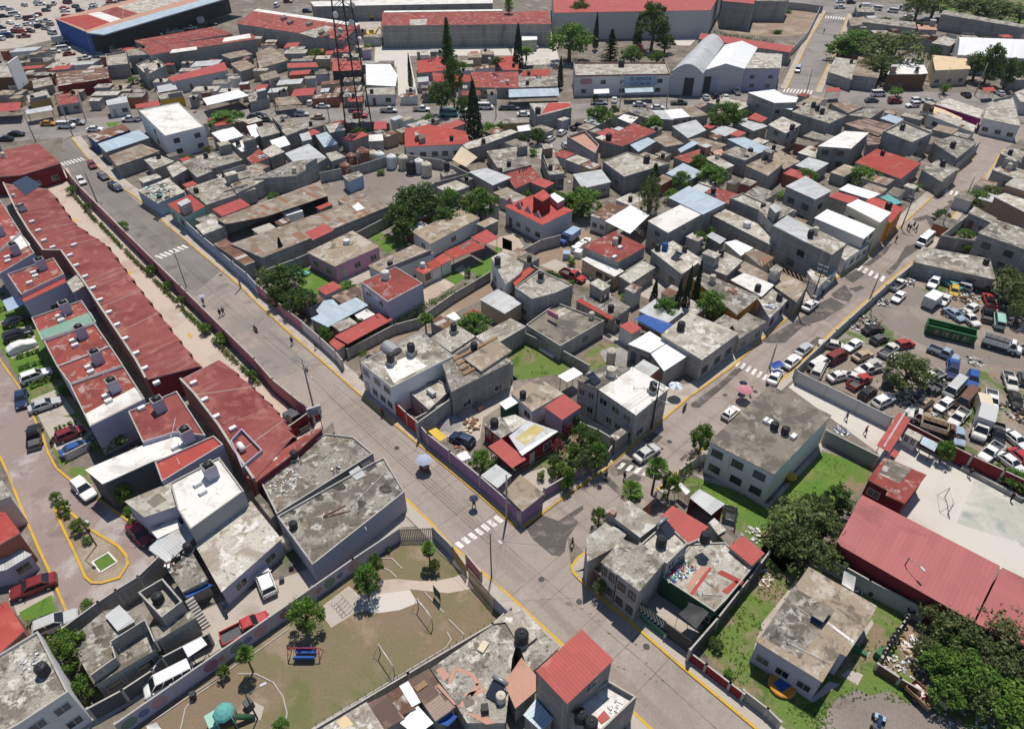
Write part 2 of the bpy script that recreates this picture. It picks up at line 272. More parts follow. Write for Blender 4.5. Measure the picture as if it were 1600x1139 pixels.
class MB:
 def __init__(s):s.v=[];s.f=[];s.m=[];s.uv=[];s.mats=[];s.smooth=[]
 def mi(s,name):
  if name not in s.mats:s.mats.append(name)
  return s.mats.index(name)
 def face(s,pts,m,uv=None,sm=False):
  b=len(s.v);s.v+=[tuple(p)for p in pts];s.f.append(tuple(range(b,b+len(pts))));s.m.append(s.mi(m));s.smooth.append(sm)
  if uv is None:uv=[(p[0],p[1])for p in pts]
  s.uv.append(uv)
 def mesh(s,verts,faces,m,sm=True):
  b=len(s.v);s.v+=[tuple(p)for p in verts];k=s.mi(m)
  for f in faces:
   s.f.append(tuple(i+b for i in f));s.m.append(k);s.smooth.append(sm)
   s.uv.append([(verts[i][0],verts[i][1])for i in f])
 def side(s,p,q,z0,z1,m,u0=0.0):
  L=(q-p).length
  s.face([(p.x,p.y,z0),(q.x,q.y,z0),(q.x,q.y,z1),(p.x,p.y,z1)],m,[(u0,z0),(u0+L,z0),(u0+L,z1),(u0,z1)])
 def prism(s,poly,z0,z1,ms,mt=None,bottom=False,ang=None):
  poly=ccw(list(poly));u=0
  for i in range(len(poly)):
   p,q=poly[i],poly[(i+1)%len(poly)]
   s.side(p,q,z0,z1,ms,u);u+=(q-p).length
  if mt:s.top(poly,z1,mt,ang)
  if bottom:s.face([(p.x,p.y,z0)for p in poly[::-1]],ms)
 def top(s,poly,z,m,ang=None):
  a=ang if ang is not None else 0
  c,d=math.cos(a),math.sin(a)
  zz=z if hasattr(z,'__len__')else[z]*len(poly)
  s.face([(p.x,p.y,zz[i])for i,p in enumerate(poly)],m,[(p.x*c+p.y*d,-p.x*d+p.y*c)for p in poly])
 def ring(s,outer,inner,z0,z1,ms,mt):
  n=len(outer);u=0
  for i in range(n):
   j=(i+1)%n;a,b,c,d=outer[i],outer[j],inner[j],inner[i]
   s.side(a,b,z0,z1,ms,u);s.side(c,d,z0,z1,ms,u);u+=(b-a).length
   s.face([(a.x,a.y,z1),(b.x,b.y,z1),(c.x,c.y,z1),(d.x,d.y,z1)],mt)
 def box(s,c,d,ang,m,mtop=None):
  """c centre (x,y,z), d full size, ang about z in radians"""
  hx,hy,hz=d[0]/2,d[1]/2,d[2]/2;ca,sa=math.cos(ang),math.sin(ang)
  P=[Vector((c[0]+x*ca-y*sa,c[1]+x*sa+y*ca))for x,y in((-hx,-hy),(hx,-hy),(hx,hy),(-hx,hy))]
  s.prism(P,c[2]-hz,c[2]+hz,m,mtop or m,True)
 def bar(s,p,q,r,m,n=5,r2=None,sm=True,cap=True):
  p=Vector(p);q=Vector(q);d=(q-p)
  if d.length<1e-6:return
  d.normalize();a=d.orthogonal().normalized();b=d.cross(a);r2=r if r2 is None else r2
  V=[]
  for c,rr in((p,r),(q,r2)):
   for i in range(n):
    t=2*math.pi*i/n;V.append(c+(a*math.cos(t)+b*math.sin(t))*rr)
  Fs=[(i,(i+1)%n,n+(i+1)%n,n+i)for i in range(n)]
  if cap:Fs+=[tuple(range(n))[::-1],tuple(range(n,2*n))]
  s.mesh(V,Fs,m,sm)
 def lathe(s,prof,m,n=14,c=(0,0,0),sm=True):
  V=[];Fs=[]
  for r,z in prof:
   for i in range(n):
    t=2*math.pi*i/n;V.append((c[0]+r*math.cos(t),c[1]+r*math.sin(t),c[2]+z))
  for k in range(len(prof)-1):
   for i in range(n):
    j=(i+1)%n;Fs.append((k*n+i,k*n+j,(k+1)*n+j,(k+1)*n+i))
  Fs.append(tuple(range((len(prof)-1)*n,len(prof)*n)))
  s.mesh(V,Fs,m,sm)
 def data(s,name,o=(0,0,0)):
  me=bpy.data.meshes.new(name)
  o=Vector((*o,0))if len(o)==2 else Vector(o)
  me.from_pydata([tuple(Vector(p)-o)for p in s.v],[],s.f)
  for k in s.mats:me.materials.append(MATS[k])
  me.polygons.foreach_set('material_index',s.m);me.polygons.foreach_set('use_smooth',s.smooth)
  ul=me.uv_layers.new(name='uv');flat=[c for f in s.uv for p in f for c in p]
  ul.data.foreach_set('uv',flat);me.update();return me
 def build(s,name,parent=None,o=(0,0,0),color=None,loc=None):
  ob=bpy.data.objects.new(name,s.data(name,o));COL.objects.link(ob)
  if parent:ob.parent=parent
  else:ob.location=(*o,0)if len(o)==2 else o
  if loc is not None:ob.location=loc
  if color:ob.color=(*color,1)
  return ob
REG=[]
def tag(o,desc,cat,pos,group=None,fixed=False):
 REG.append([o,desc,cat,proj(pos),fixed])
 o['category']=cat;o['label']=desc
 if group:o['group']=group
def thing(name,desc,cat,loc,rz=0.0,group=None,fixed=False):
 o=bpy.data.objects.new(name,None);COL.objects.link(o);o.empty_display_size=.3
 o.location=loc;o.rotation_euler=(0,0,rz);tag(o,desc,cat,loc,group,fixed);return o
def copy_tree(o,parent=None,color=None,keys=()):
 c=o.copy();COL.objects.link(c)
 if parent:c.parent=parent
 if color and c.name.split('.')[0]in keys:c.color=(*color,1)
 for ch in list(o.children):copy_tree(ch,c,color,keys)
 return c
def structure(name,mb,o=(0,0,0)):
 ob=mb.build(name,None,o);ob['kind']='structure';return ob
COLS=dict(white=(.76,.76,.74),offwhite=(.66,.65,.62),cream=(.62,.54,.40),grey=(.33,.33,.33),lgrey=(.50,.50,.49),pink=(.55,.29,.40),rose=(.50,.22,.26),purple=(.30,.19,.31),magenta=(.32,.02,.16),red=(.42,.04,.04),dred=(.20,.025,.03),orange=(.55,.24,.04),yellow=(.62,.42,.05),ochre=(.45,.30,.12),blue=(.03,.09,.32),lblue=(.33,.42,.55),teal=(.12,.36,.34),green=(.05,.16,.07),dgreen=(.03,.09,.05),lilac=(.42,.40,.48),brown=(.15,.08,.05),black=(.02,.02,.022),silver=(.46,.47,.48),dgrey=(.10,.105,.11),navy=(.02,.035,.09),tan=(.48,.38,.26),ltan=(.58,.48,.34),brick=(.34,.13,.085),mint=(.32,.55,.45),vdark=(.06,.06,.06))
SHEETS={'grey':'sheet_grey','old':'sheet_old','rust':'sheet_rust','white':'sheet_white','red':'sheet_red','maroon':'sheet_maroon','blue':'sheet_blue','brown':'sheet_brown','yellow':'fibre_yellow'}
LAST=None
FD={'L':R(-137),'R':R(-46),'F':R(-90),'W':R(180),'E':R(0)}
def facade(mb,poly,root,o,h,z0,spec,wcol,inset_=0.0):
 import re
 for d,n,x in re.findall(r'([LRF])(\d)([dgs]*)',spec):
  best=None
  for i in range(len(poly)):
   p,q=poly[i],poly[(i+1)%len(poly)];e=q-p
   if e.length<1.5:continue
   nn=Vector((e.y,-e.x)).normalized();c=nn.dot(Vector((math.cos(FD[d]),math.sin(FD[d]))))
   sc_=c+0.01*e.length
   if c>0.5 and(best is None or sc_>best[0]):best=(sc_,p,q,nn)
  if not best:continue
  _,p,q,nn=best;e=(q-p);L=e.length;e.normalize();ang=math.atan2(e.y,e.x)
  ns=max(1,int((h-z0)/2.65));n=int(n)
  for st in range(ns):
   zb=z0+st*2.75
   slots=n+(1 if st==0 and('d' in x or 'g' in x)else 0)
   for k in range(slots):
    f=(k+.5+rnd.uniform(-.08,.08))/slots;c=p+e*(f*L)
    if st==0 and k==0 and('d' in x or 'g' in x):
     ww=min(2.6 if 'g' in x else.95,L*.6);hh=2.25
     b=MB();cc=c+nn*.03;b.box((cc.x,cc.y,zb+hh/2),(ww,.06,hh),ang,'metal_paint')
     dd=b.build('door',root,o,rnd.choice([(.12,.1,.1),(.3,.3,.3),(.18,.07,.05),(.35,.36,.36),(.05,.08,.12)]))
     b=MB();cc=c+nn*.08+e*ww*.38;b.box((cc.x,cc.y,zb+1.05),(.12,.05,.04),ang,'steel');b.build('handle',dd,o)
     continue
    ww=min(1.5,L/slots*.62);hh=1.15;zc=zb+1.0+hh/2
    if zc+hh/2>h-.15:continue
    b=MB();t=.07
    for(dx,dz,sx,sz)in((0,hh/2,ww+t,t),(0,-hh/2,ww+.2,t),(-ww/2,0,t,hh),(ww/2,0,t,hh),(0,0,.04,hh)):
     cc=c+e*dx+nn*.04;b.box((cc.x,cc.y,zc+dz),(sx,.08,sz),ang,'plain_paint')
    wd=b.build('window',root,o,wcol)
    b=MB();c1=c-e*ww/2+nn*.03;c2=c+e*ww/2+nn*.03;b.side(c1,c2,zc-hh/2,zc+hh/2,'window_glass');b.build('pane',wd,o)
HN=[0];HSC=1.0;HOUSES=[];OCC=[]
def H(desc,pts,h,roof='roof_concrete',wall='wall_block',par=0.0,win='',n='house',z0=0.0,col=None,slope=0.0,sdir=0,open_=0,along=None,cat=None,nick=None,over=.12,wcol=None,group=None,fixed=False,sheet_flip=False,pcol=None):
 """one building: roof outline traced at height h, walls to the ground, parts as children"""
 global LAST
 HN[0]+=1;h=(h*HSC if h>3.9 and n=='house' else h)+(HN[0]*7%23)*.0045
 poly=quad(pts,h);o=sum(poly,Vector((0,0)))/len(poly)
 root=thing(n,desc,cat or n.replace('_',' '),(o.x,o.y,z0),0,group,fixed)
 root.location=(o.x,o.y,0)
 REG[-1][3]=proj((o.x,o.y,h))
 wc=col and COLS.get(col,col)
 if wc and wall=='wall_block':wall='wall_paint'
 ed=max(((poly[(i+1)%len(poly)]-poly[i])for i in range(len(poly))),key=lambda e:e.length)
 ang=math.atan2(ed.y,ed.x)+(math.pi/2 if sheet_flip else 0)
 is_sheet=roof.startswith('sheet')or roof.startswith('fibre')
 zt=h
 if is_sheet or not par:
  ins=inset(poly,over if not open_ else.05)
  if is_sheet:
   cv=Vector((math.cos(R(sdir)),math.sin(R(sdir))))if slope else Vector((0,1))
   zs=[h+slope*((p-o).dot(cv))for p in poly]
   zi=[h+slope*((p-o).dot(cv))for p in ins]
   b=MB();b.top(poly,zs,roof,ang)
   for i in range(len(poly)):
    j=(i+1)%len(poly);p,q=poly[i],poly[j]
    b.face([(p.x,p.y,zs[i]-.07),(q.x,q.y,zs[j]-.07),(q.x,q.y,zs[j]),(p.x,p.y,zs[i])],roof)
   b.face([(p.x,p.y,zs[i]-.07)for i,p in reversed(list(enumerate(poly)))],roof)
   b.build('roof',root,o)
   wt=[z-.08 for z in zi]
  else:
   b=MB();b.prism(poly,h-.16,h,'concrete_trim',roof,True,ang);b.build('roof',root,o)
   wt=[h-.165]*len(poly)
  if open_:
   for i,p in enumerate(inset(poly,.3)):
    b=MB();b.bar((p.x,p.y,z0),(p.x,p.y,wt[i]),.05,'dark_steel');b.build('post',root,o)
   if open_==2:
    b=MB()
    for i in range(len(ins)):
     j=(i+1)%len(ins);e=ins[j]-ins[i];nn=Vector((e.y,-e.x)).normalized()
     if nn.y>0.2:
      p,q=ins[i],ins[j]
      b.side(p,q,z0,min(wt[i],wt[j]),wall);b.side(q-nn*.15,p-nn*.15,z0,min(wt[i],wt[j]),wall)
    if b.f:b.build('wall',root,o,wc)
  else:
   b=MB();u=0
   for i in range(len(ins)):
    j=(i+1)%len(ins);p,q=ins[i],ins[j];L=(q-p).length
    b.face([(p.x,p.y,z0),(q.x,q.y,z0),(q.x,q.y,wt[j]),(p.x,p.y,wt[i])],wall,[(u,z0),(u+L,z0),(u+L,wt[j]),(u,wt[i])]);u+=L
   b.build('wall',root,o,wc)
  wp=ins
 else:
  inn=inset(poly,.16)
  b=MB();b.prism(poly,z0,h-par,wall);b.build('wall',root,o,wc)
  zt=h-par
  b=MB();b.prism(inset(poly,.04),zt-.12,zt,'concrete_trim',roof,True,ang);b.build('roof',root,o)
  b=MB();b.ring(poly,inn,zt,h,wall,'concrete_trim');b.build('parapet',root,o,pcol or wc)
  wp=poly
 if not win and n=='house' and not open_:win=rnd.choice(['L1','R1','L1R1','L2','R2','L1R2','L1d',''])if h>4.2 else rnd.choice(['','','L1d','R1d'])
 if win:facade(None,wp,root,o,h if not par else h-par+.3,z0,win,wcol or rnd.choice([(.6,.6,.6),(.08,.08,.08),(.5,.48,.42)]))
 LAST=dict(root=root,z=zt,nick=nick or desc,poly=wp,o=o,h=h,flat=not is_sheet,n=n,nk=bool(nick));HOUSES.append(LAST);OCC.append(poly)
 if not is_sheet and not n.startswith('boundary')and not fixed and area(poly)>25 and rnd.random()<.75:roof_bits(root,wp,o,zt)
 return LAST
def roof_bits(root,poly,o,z):
 """rebar stubs, an outlet pipe and a hatch: parts of the roof the photo shows everywhere"""
 inn=inset(poly,.4)
 for p in inn:
  if rnd.random()<.3:continue
  b=MB();b.bar((p.x,p.y,z),(p.x+rnd.uniform(-.15,.15),p.y,z+rnd.uniform(.4,.9)),.022,'tank_rust',4);b.build('rebar',root,o)
 b=MB();c=inn[0].lerp(inn[2],rnd.uniform(.3,.7));b.bar((c.x,c.y,z),(c.x,c.y,z+.5),.05,'tank_white',6)
 c2=inn[1].lerp(inn[3%len(inn)],rnd.uniform(.25,.75));b.bar((c.x,c.y,z+.08),(c2.x,c2.y,z+.08),.03,'tank_white',5)
 b.build('roof_pipe',root,o)
def U(*pts,m='roof_white',dz=.012,n='roof_panel'):
 """a panel of another material lying on the last roof"""
 h=LAST;poly=quad(list(pts),h['z']+dz);b=MB();ed=poly[1]-poly[0]
 b.prism(poly,h['z']+.004,h['z']+dz,m,m,False,math.atan2(ed.y,ed.x));b.build(n,h['root'],h['o'])
def RB(pts,dh,roof='roof_concrete',wall='wall_block',col=None,n='roof_room',win=''):
 """a room on top of the last roof (traced at its own top)"""
 h=LAST;z1=h['z']+dh;poly=quad(list(pts),z1);b=MB();wc=col and COLS.get(col,col)
 if wc:wall='wall_paint'
 b.prism(inset(poly,.08),h['z'],z1-.12,wall);b.prism(poly,z1-.12,z1,'concrete_trim',roof,True)
 r=b.build(n,h['root'],h['o'],wc)
 return dict(root=h['root'],z=z1,nick=h['nick'],poly=poly,o=h['o'],h=z1)
def CW(pts,dh=1.0,t=.14,col=None):
 """free-standing low walls on the last roof (traced along their top)"""
 h=LAST;z1=h['z']+dh;P=[G(u,v,z1)for u,v in pairs(pts)];b=MB();strip_wall(b,P,t,h['z']+.002,z1,'wall_paint' if col else 'wall_block','concrete_trim')
 b.build('roof_wall',h['root'],h['o'],COLS.get(col,col)if col else None)
def strip_wall(b,P,t,z0,z1,m,mt):
 n=len(P);off=[]
 for i in range(n):
  e1=(P[i]-P[i-1]).normalized()if i else None;e2=(P[i+1]-P[i]).normalized()if i<n-1 else None
  d=((e1 or e2)+(e2 or e1)).normalized();off.append(Vector((-d.y,d.x))*t/2)
 l=[p+o for p,o in zip(P,off)];r=[p-o for p,o in zip(P,off)];u=0
 for i in range(n-1):
  b.side(l[i+1],l[i],z0,z1,m,u);b.side(r[i],r[i+1],z0,z1,m,u);u+=(P[i+1]-P[i]).length
  b.face([(l[i].x,l[i].y,z1),(r[i].x,r[i].y,z1),(r[i+1].x,r[i+1].y,z1),(l[i+1].x,l[i+1].y,z1)],mt)
 b.side(l[0],r[0],z0,z1,m);b.side(r[-1],l[-1],z0,z1,m)
def Wl(desc,pts,h=2.5,col=None,t=.18,n='boundary_wall',cat='wall',mt='concrete_trim',fixed=False,posts=True):
 P=[G(u,v,h)for u,v in pairs(pts)];o=P[len(P)//2].lerp(P[len(P)//2-1],.5)
 root=thing(n,desc,cat,(o.x,o.y,0),0,None,fixed);REG[-1][3]=proj((o.x,o.y,h))
 b=MB();strip_wall(b,P,t,0,h,'wall_paint' if col else 'wall_block',mt);b.build('wall_panel',root,o,COLS.get(col,col)if col else None)
 if posts:
  k=0
  for p,q in zip(P,P[1:]):
   L=(q-p).length;ang=math.atan2((q-p).y,(q-p).x);m=max(1,int(L/4.5))
   for i in range(m+1):
    if k>90:break
    c=p.lerp(q,i/m);b=MB();b.box((c.x,c.y,h/2+.03),(.26,t+.08,h+.06),ang,'concrete_trim');b.build('pillar',root,o);k+=1
 return root
def GP(name,pts,m,z=.004):
 P=ccw([G(u,v)for u,v in pairs(pts)]);o=sum(P,Vector((0,0)))/len(P);b=MB()
 b.top(P,z,m);OCC.append(P);return structure(name,b,(o.x,o.y,0))
def leafball(b,c,r,n,size,m,flat=.8,up=.3):
 for _ in range(n):
  d=Vector((rnd.gauss(0,1),rnd.gauss(0,1),rnd.gauss(0,1))).normalized();rr=r*(rnd.random()**.45)
  p=Vector(c)+Vector((d.x*rr,d.y*rr,d.z*rr*flat))
  nrm=(d+Vector((rnd.gauss(0,.6),rnd.gauss(0,.6),rnd.gauss(0,.6)+up))).normalized();a=nrm.orthogonal().normalized();q=nrm.cross(a)
  s=size*rnd.uniform(.6,1.35);t=rnd.uniform(0,6.28);a,q=a*math.cos(t)+q*math.sin(t),q*math.cos(t)-a*math.sin(t)
  b.face([p-a*s,p-q*s*.55,p+a*s,p+q*s*.55],m)
PROTO={}
def tree_proto(kind,seed):
 key=(kind,seed)
 if key in PROTO:return PROTO[key]
 rs=rnd.getstate();rnd.seed(hash((kind,seed))%1000 if False else sum(map(ord,kind))*7+seed)
 cr,tr=MB(),MB()
 if kind=='cypress':
  for i in range(70):
   t=i/69;z=.06+.94*t;rad=.5*(1-t)**.75*(.55+.45*min(1,t*8+.2))
   for k in range(14):
    a=rnd.uniform(0,6.28);rr=rad*rnd.uniform(.55,1.0)
    p=Vector((rr*math.cos(a),rr*math.sin(a),z));s=.13*rnd.uniform(.6,1.2)
    q=Vector((math.cos(a)*.4,math.sin(a)*.4,.0))*s;w_=Vector((-math.sin(a),math.cos(a),0))*s*.7
    cr.face([p-w_-Vector((0,0,.010)),p+q,p+w_-Vector((0,0,.010)),p+Vector((0,0,.035*rnd.uniform(.7,1.3)))],'leaf_cypress')
  tr.bar((0,0,0),(0,0,.5),.06,'bark',6,.03)
 elif kind=='pine':
  for i in range(22):
   t=i/21;z=.10+.88*t;rad=.5*(1-t)**.85+.03
   for k in range(9):
    a=rnd.uniform(0,6.28);L=rad*rnd.uniform(.65,1.05)
    for j in range(7):
     f=(j+1)/7;p=Vector((L*f*math.cos(a),L*f*math.sin(a),z-.04*f+rnd.uniform(-.01,.015)))
     s=.085*rnd.uniform(.6,1.2);nx=Vector((rnd.gauss(0,1),rnd.gauss(0,1),rnd.gauss(0,.6))).normalized();ny=nx.orthogonal().normalized()
     nx=nx*s;ny=ny*s;ny.z*=.5;nx.z*=.4
     cr.face([p-nx,p-ny*.5,p+nx,p+ny*.5],'leaf_dark')
  tr.bar((0,0,0),(0,0,.95),.045,'bark',6,.01)
 elif kind=='palm':
  for i in range(54):
   a=rnd.uniform(0,6.28);el=rnd.uniform(-.5,1.35);L=rnd.uniform(.40,.52);c=Vector((0,0,.80))
   d=Vector((math.cos(a)*math.cos(el),math.sin(a)*math.cos(el),math.sin(el)*.55));side=Vector((-math.sin(a),math.cos(a),0))
   tip=c+d*L;st=c+d*.12
   cr.bar(c,st,.008,'leaf_olive',4)
   for k in range(9):
    f=(k-4)/4;e=st+(d*(L-.12)*(1-.35*f*f))+side*f*.17;e.z-=.05*abs(f)+.03
    cr.face([st-side*.01,e-side*.018,e+d*.03,e+side*.018],'leaf_mid' if el>0 else 'leaf_olive')
  tr.bar((0,0,0),(0,0,.80),.055,'bark',7,.04)
 elif kind=='bush':
  for i in range(11):
   a=rnd.uniform(0,6.28);r_=rnd.uniform(0,.32);leafball(cr,(r_*math.cos(a),r_*math.sin(a),rnd.uniform(.3,.72)),rnd.uniform(.13,.22),80,.045,'leaf_mid',1.2)
  for i in range(4):tr.bar((0,0,0),(rnd.uniform(-.2,.2),rnd.uniform(-.2,.2),.5),.02,'bark',4,.01)
 else:
  m={'round':'leaf_mid','dark':'leaf_dark','bright':'leaf_bright','olive':'leaf_olive','sparse':'leaf_olive','magenta':'leaf_magenta'}[kind]
  nb=30;tr.bar((0,0,0),(rnd.uniform(-.03,.03),rnd.uniform(-.03,.03),.36),.045,'bark',7,.034)
  tops=[]
  for i in range(nb):
   a=6.283*(i*.618+rnd.uniform(-.06,.06));zf=(i+.5)/nb;
   rr=.36*math.sqrt(max(.03,1-(zf*1.7-.62)**2*.82))*rnd.uniform(.6,1.22)
   z=.36+.55*zf+rnd.uniform(-.05,.05);tops.append(Vector((rr*math.cos(a),rr*math.sin(a),z)))
  tops+=[Vector((rnd.uniform(-.12,.12),rnd.uniform(-.12,.12),rnd.uniform(.5,.88)))for _ in range(6)]
  for i,p in enumerate(tops):
   if i%3==0:tr.bar((0,0,.34),p,.02,'bark',4,.006)
   lo=kind in('sparse','olive')
   leafball(cr,p,rnd.uniform(.065,.18),52 if lo else 86,rnd.uniform(.022,.040),m,.85)
 rnd.setstate(rs)
 PROTO[key]=(cr.data('crown'),tr.data('trunk'));return PROTO[key]
GROUPS={}
TN={'cypress':('cypress_tree','slender dark cypress tree','tree'),'pine':('pine_tree','tall dark conifer tree','tree'),'palm':('fan_palm','fan palm with a tufted crown','palm'),'bush':('shrub','leafy green shrub','shrub'),'round':('tree','round green leafy tree','tree'),'dark':('tree','dark green dense tree','tree'),'bright':('tree','bright green leafy tree','tree'),'olive':('tree','dull olive-green spreading tree','tree'),'sparse':('tree','thin-leaved straggly tree','tree'),'magenta':('flowering_shrub','shrub covered in magenta flowers','shrub')}
def TR(kind,u,v,wd,h,desc=None,seed=None,mat=None,group=None):
 """tree: crown centre at photo (u,v), crown width wd in the same units, total height h in metres"""
 zc=h*(.62 if kind not in('bush','cypress','pine')else.5)
 if kind=='palm':zc=h*.82
 c=G(u,v,zc);pu,pv=PX(u,v);d=math.sqrt(c.x**2+c.y**2+(CAM_H-zc)**2)
 W_=wd/SS*d/FPX*(1.04)
 nm_,ds,ct=TN[kind];cr,tr=tree_proto(kind,rnd.randint(0,3)if seed is None else seed)
 r=thing(nm_,desc or ds,ct,(c.x,c.y,0),rnd.uniform(0,6.28),group);REG[-1][3]=(pu,pv)
 for nm,me in(('trunk',tr),('crown',cr)):
  o=bpy.data.objects.new(nm,me);COL.objects.link(o);o.parent=r;o.scale=(W_,W_,h)
  if mat and nm=='crown':
   o.material_slots[0].link='OBJECT';o.material_slots[0].material=MATS[mat]
 return r
def HG(desc,pts,h=1.0,wid=.8,m='leaf_mid',n='hedge'):
 """clipped or loose hedge along a ground line"""
 P=[G(u,v,h*.6)for u,v in pairs(pts)];o=P[0].lerp(P[-1],.5);b=MB()
 for p,q in zip(P,P[1:]):
  L=(q-p).length;k=max(1,int(L/.45))
  for i in range(k):
   c=p.lerp(q,(i+rnd.random())/k);leafball(b,(c.x+rnd.uniform(-.1,.1),c.y,h*rnd.uniform(.42,.62)),wid*.5*rnd.uniform(.8,1.25),30,.17,m,h/wid*.9)
 ob=b.build(n,None,(o.x,o.y,0));tag(ob,desc,'hedge',(o.x,o.y,h/2));return ob
def weeds(pts,n,m='leaf_bright',size=.16,name='weeds'):
 """uncountable low growth scattered inside an outline"""
 P=ccw([G(u,v)for u,v in pairs(pts)]);b=MB()
 x0,x1=min(p.x for p in P),max(p.x for p in P);y0,y1=min(p.y for p in P),max(p.y for p in P)
 def ins_(x,y):
  c=False
  for i in range(len(P)):
   p,q=P[i],P[i-1]
   if(p.y>y)!=(q.y>y)and x<(q.x-p.x)*(y-p.y)/(q.y-p.y)+p.x:c=not c
  return c
 k=0
 cl=[(rnd.uniform(x0,x1),rnd.uniform(y0,y1))for _ in range(max(4,n//40))]
 while k<n:
  c=rnd.choice(cl);x=c[0]+rnd.gauss(0,.9);y=c[1]+rnd.gauss(0,.9)
  k+=1
  if not ins_(x,y):continue
  s=size*rnd.uniform(.4,1.5)
  for _ in range(3):
   a=rnd.uniform(0,6.28);dx,dy=math.cos(a)*s,math.sin(a)*s
   b.face([(x-dy*.3,y+dx*.3,.01),(x+dx,y+dy,s*rnd.uniform(.3,1.2)),(x+dy*.3,y-dx*.3,.01)],m)
 if b.f:
  ob=b.build(name);ob['kind']='stuff';ob['label']='patchy green weeds and tufts on bare ground';ob['category']='weeds'
def litter(pts_list,name,desc,cat,z=0.0,n=40,r=1.5,cols=('white','grey','brown','dgrey'),size=.3,hgt=.5):
 """a heap of mixed scrap or rubble: one thing"""
 u,v=pts_list;c=G(u,v,z);b=MB()
 for _ in range(n):
  a=rnd.uniform(0,6.28);rr=r*math.sqrt(rnd.random());k=1-rr/r
  p=(c.x+rr*math.cos(a),c.y+rr*math.sin(a),z+.02+k*hgt*rnd.random()+size*.1)
  b.box(p,(size*rnd.uniform(.4,2.2),size*rnd.uniform(.3,1),size*rnd.uniform(.1,.6)),rnd.uniform(0,3.1),rnd.choice(cols))
 ob=b.build(name,None,(c.x,c.y,z));tag(ob,desc,cat,(c.x,c.y,z));return ob
for k_,c_ in COLS.items():surf(k_,c_,fine=.15,coord='obj',rough=.75)
def tank_mesh(m,r=.55,h=1.25):
 b=MB();prof=[(r*.98,0)]
 for i in range(5):
  z=h*.72*i/5;prof+=[(r,z+.02),(r,z+h*.10),(r*.965,z+h*.115),(r*.965,z+h*.14)]
 prof+=[(r,h*.75),(r*.9,h*.84),(r*.5,h*.95),(r*.3,h*.96),(r*.3,h*1.0),(r*.05,h*1.01)]
 b.lathe(prof,m,16);return b
def short(h):
 t=h['nick']
 if h['nk']:return t
 for k in(' with ',' beside ',' behind ',' between ',' at the ',' in the ',' on the ',' by the ',' of the ',' above ',' below ',' near ',', '):t=t.split(k)[0]
 return t
def pip(p,P):
 c=False
 for i in range(len(P)):
  a,b_=P[i],P[i-1]
  if(a.y>p.y)!=(b_.y>p.y)and p.x<(b_.x-a.x)*(p.y-a.y)/(b_.y-a.y)+a.x:c=not c
 return c
def KT(kind,u,v,z=None,r=.55,h=1.25,where=None,base=.0):
 """water tank standing at photo (u,v) (tank middle) on the last roof or on the ground"""
 if z is not None and z>2.8:
  c_=[q for q in HOUSES if q['flat']and pip(G(u,v,q['z']+.6),q['poly'])]
  if not c_:return
  L2=max(c_,key=lambda q:q['z']);z=L2['z'];L2['tank']=1;where=where or 'on the '+short(L2)
 else:LAST['tank']=1
 nick=where or('on the '+short(LAST));z=LAST['z']if z is None else z
 c=G(u,v,z+base+h*.5);key=('tank',kind,round(r,2),round(h,2))
 if key not in PROTO:PROTO[key]=(tank_mesh('tank_'+kind,r,h).data('tank_body'),None)
 cw={'black':'black plastic','beige':'beige plastic','white':'white plastic','rust':'rusty steel','blue':'blue plastic'}[kind]
 rt=thing('water_tank',f'{cw} water tank {nick}','water tank',(c.x,c.y,z),rnd.uniform(0,3),'rooftop water tanks');REG[-1][3]=proj((c.x,c.y,z+.5))
 o=bpy.data.objects.new('tank_body',PROTO[key][0]);COL.objects.link(o);o.parent=rt;o.location=(0,0,base+.06)
 b=MB();b.box((0,0,base*.5+.03),(r*2.1,r*2.1,base+.06),0,'concrete_trim');b.build('plinth',rt)
surf('tank_blue',(0.03,0.10,0.35),fine=.1,coord='obj',rough=.5)
def SH(u,v,ang=B2,where=None):
 """solar water heater on the last roof"""
 z=LAST['z'];c=G(u,v,z+.5);r=thing('solar_water_heater','tilted solar water heater '+(where or 'on the '+LAST['nick']),'solar heater',(c.x,c.y,z),R(ang))
 b=MB();b.face([(-.9,-.7,.95),(-.9,.7,.95),(.7,.7,.25),(.7,-.7,.25)][::-1],'solar');b.face([(-.9,-.7,.90),(-.9,.7,.90),(.7,.7,.20),(.7,-.7,.20)],'steel');b.build('tube_panel',r)
 b=MB();b.bar((-.98,-.85,1.1),(-.98,.85,1.1),.22,'galvanised',10);b.build('cylinder',r)
 b=MB()
 for y in(-.6,.6):b.bar((-.95,y,0),(-.95,y,1.0),.025,'steel',4);b.bar((-.95,y,.05),(.7,y,.2),.025,'steel',4)
 b.build('stand',r)
def BX(name,desc,cat,u,v,z,d,ang,m,color=None):
 c=G(u,v,z+d[2]/2);b=MB();b.box((c.x,c.y,z+d[2]/2),d,R(ang),m);o=b.build(name,None,(c.x,c.y,z),color and COLS.get(color,color));tag(o,desc,cat,(c.x,c.y,z));return o
def loft(b,st,m):
 """st: list of (x, z0, zt, half width); rounded body stations"""
 V=[];Fs=[];n=8
 for x,z0,zt,w_ in st:
  zm=z0+(zt-z0)*.55
  V+=[(x,-w_*.90,z0),(x,-w_,zm),(x,-w_*.97,zt-(zt-z0)*.12),(x,-w_*.80,zt),(x,w_*.80,zt),(x,w_*.97,zt-(zt-z0)*.12),(x,w_,zm),(x,w_*.90,z0)]
 for k in range(len(st)-1):
  for i in range(n):
   j=(i+1)%n;Fs.append((k*n+i,(k+1)*n+i,(k+1)*n+j,k*n+j))
 Fs+=[tuple(range(n)),tuple(range((len(st)-1)*n,len(st)*n))[::-1]]
 b.mesh(V,Fs,m,False)
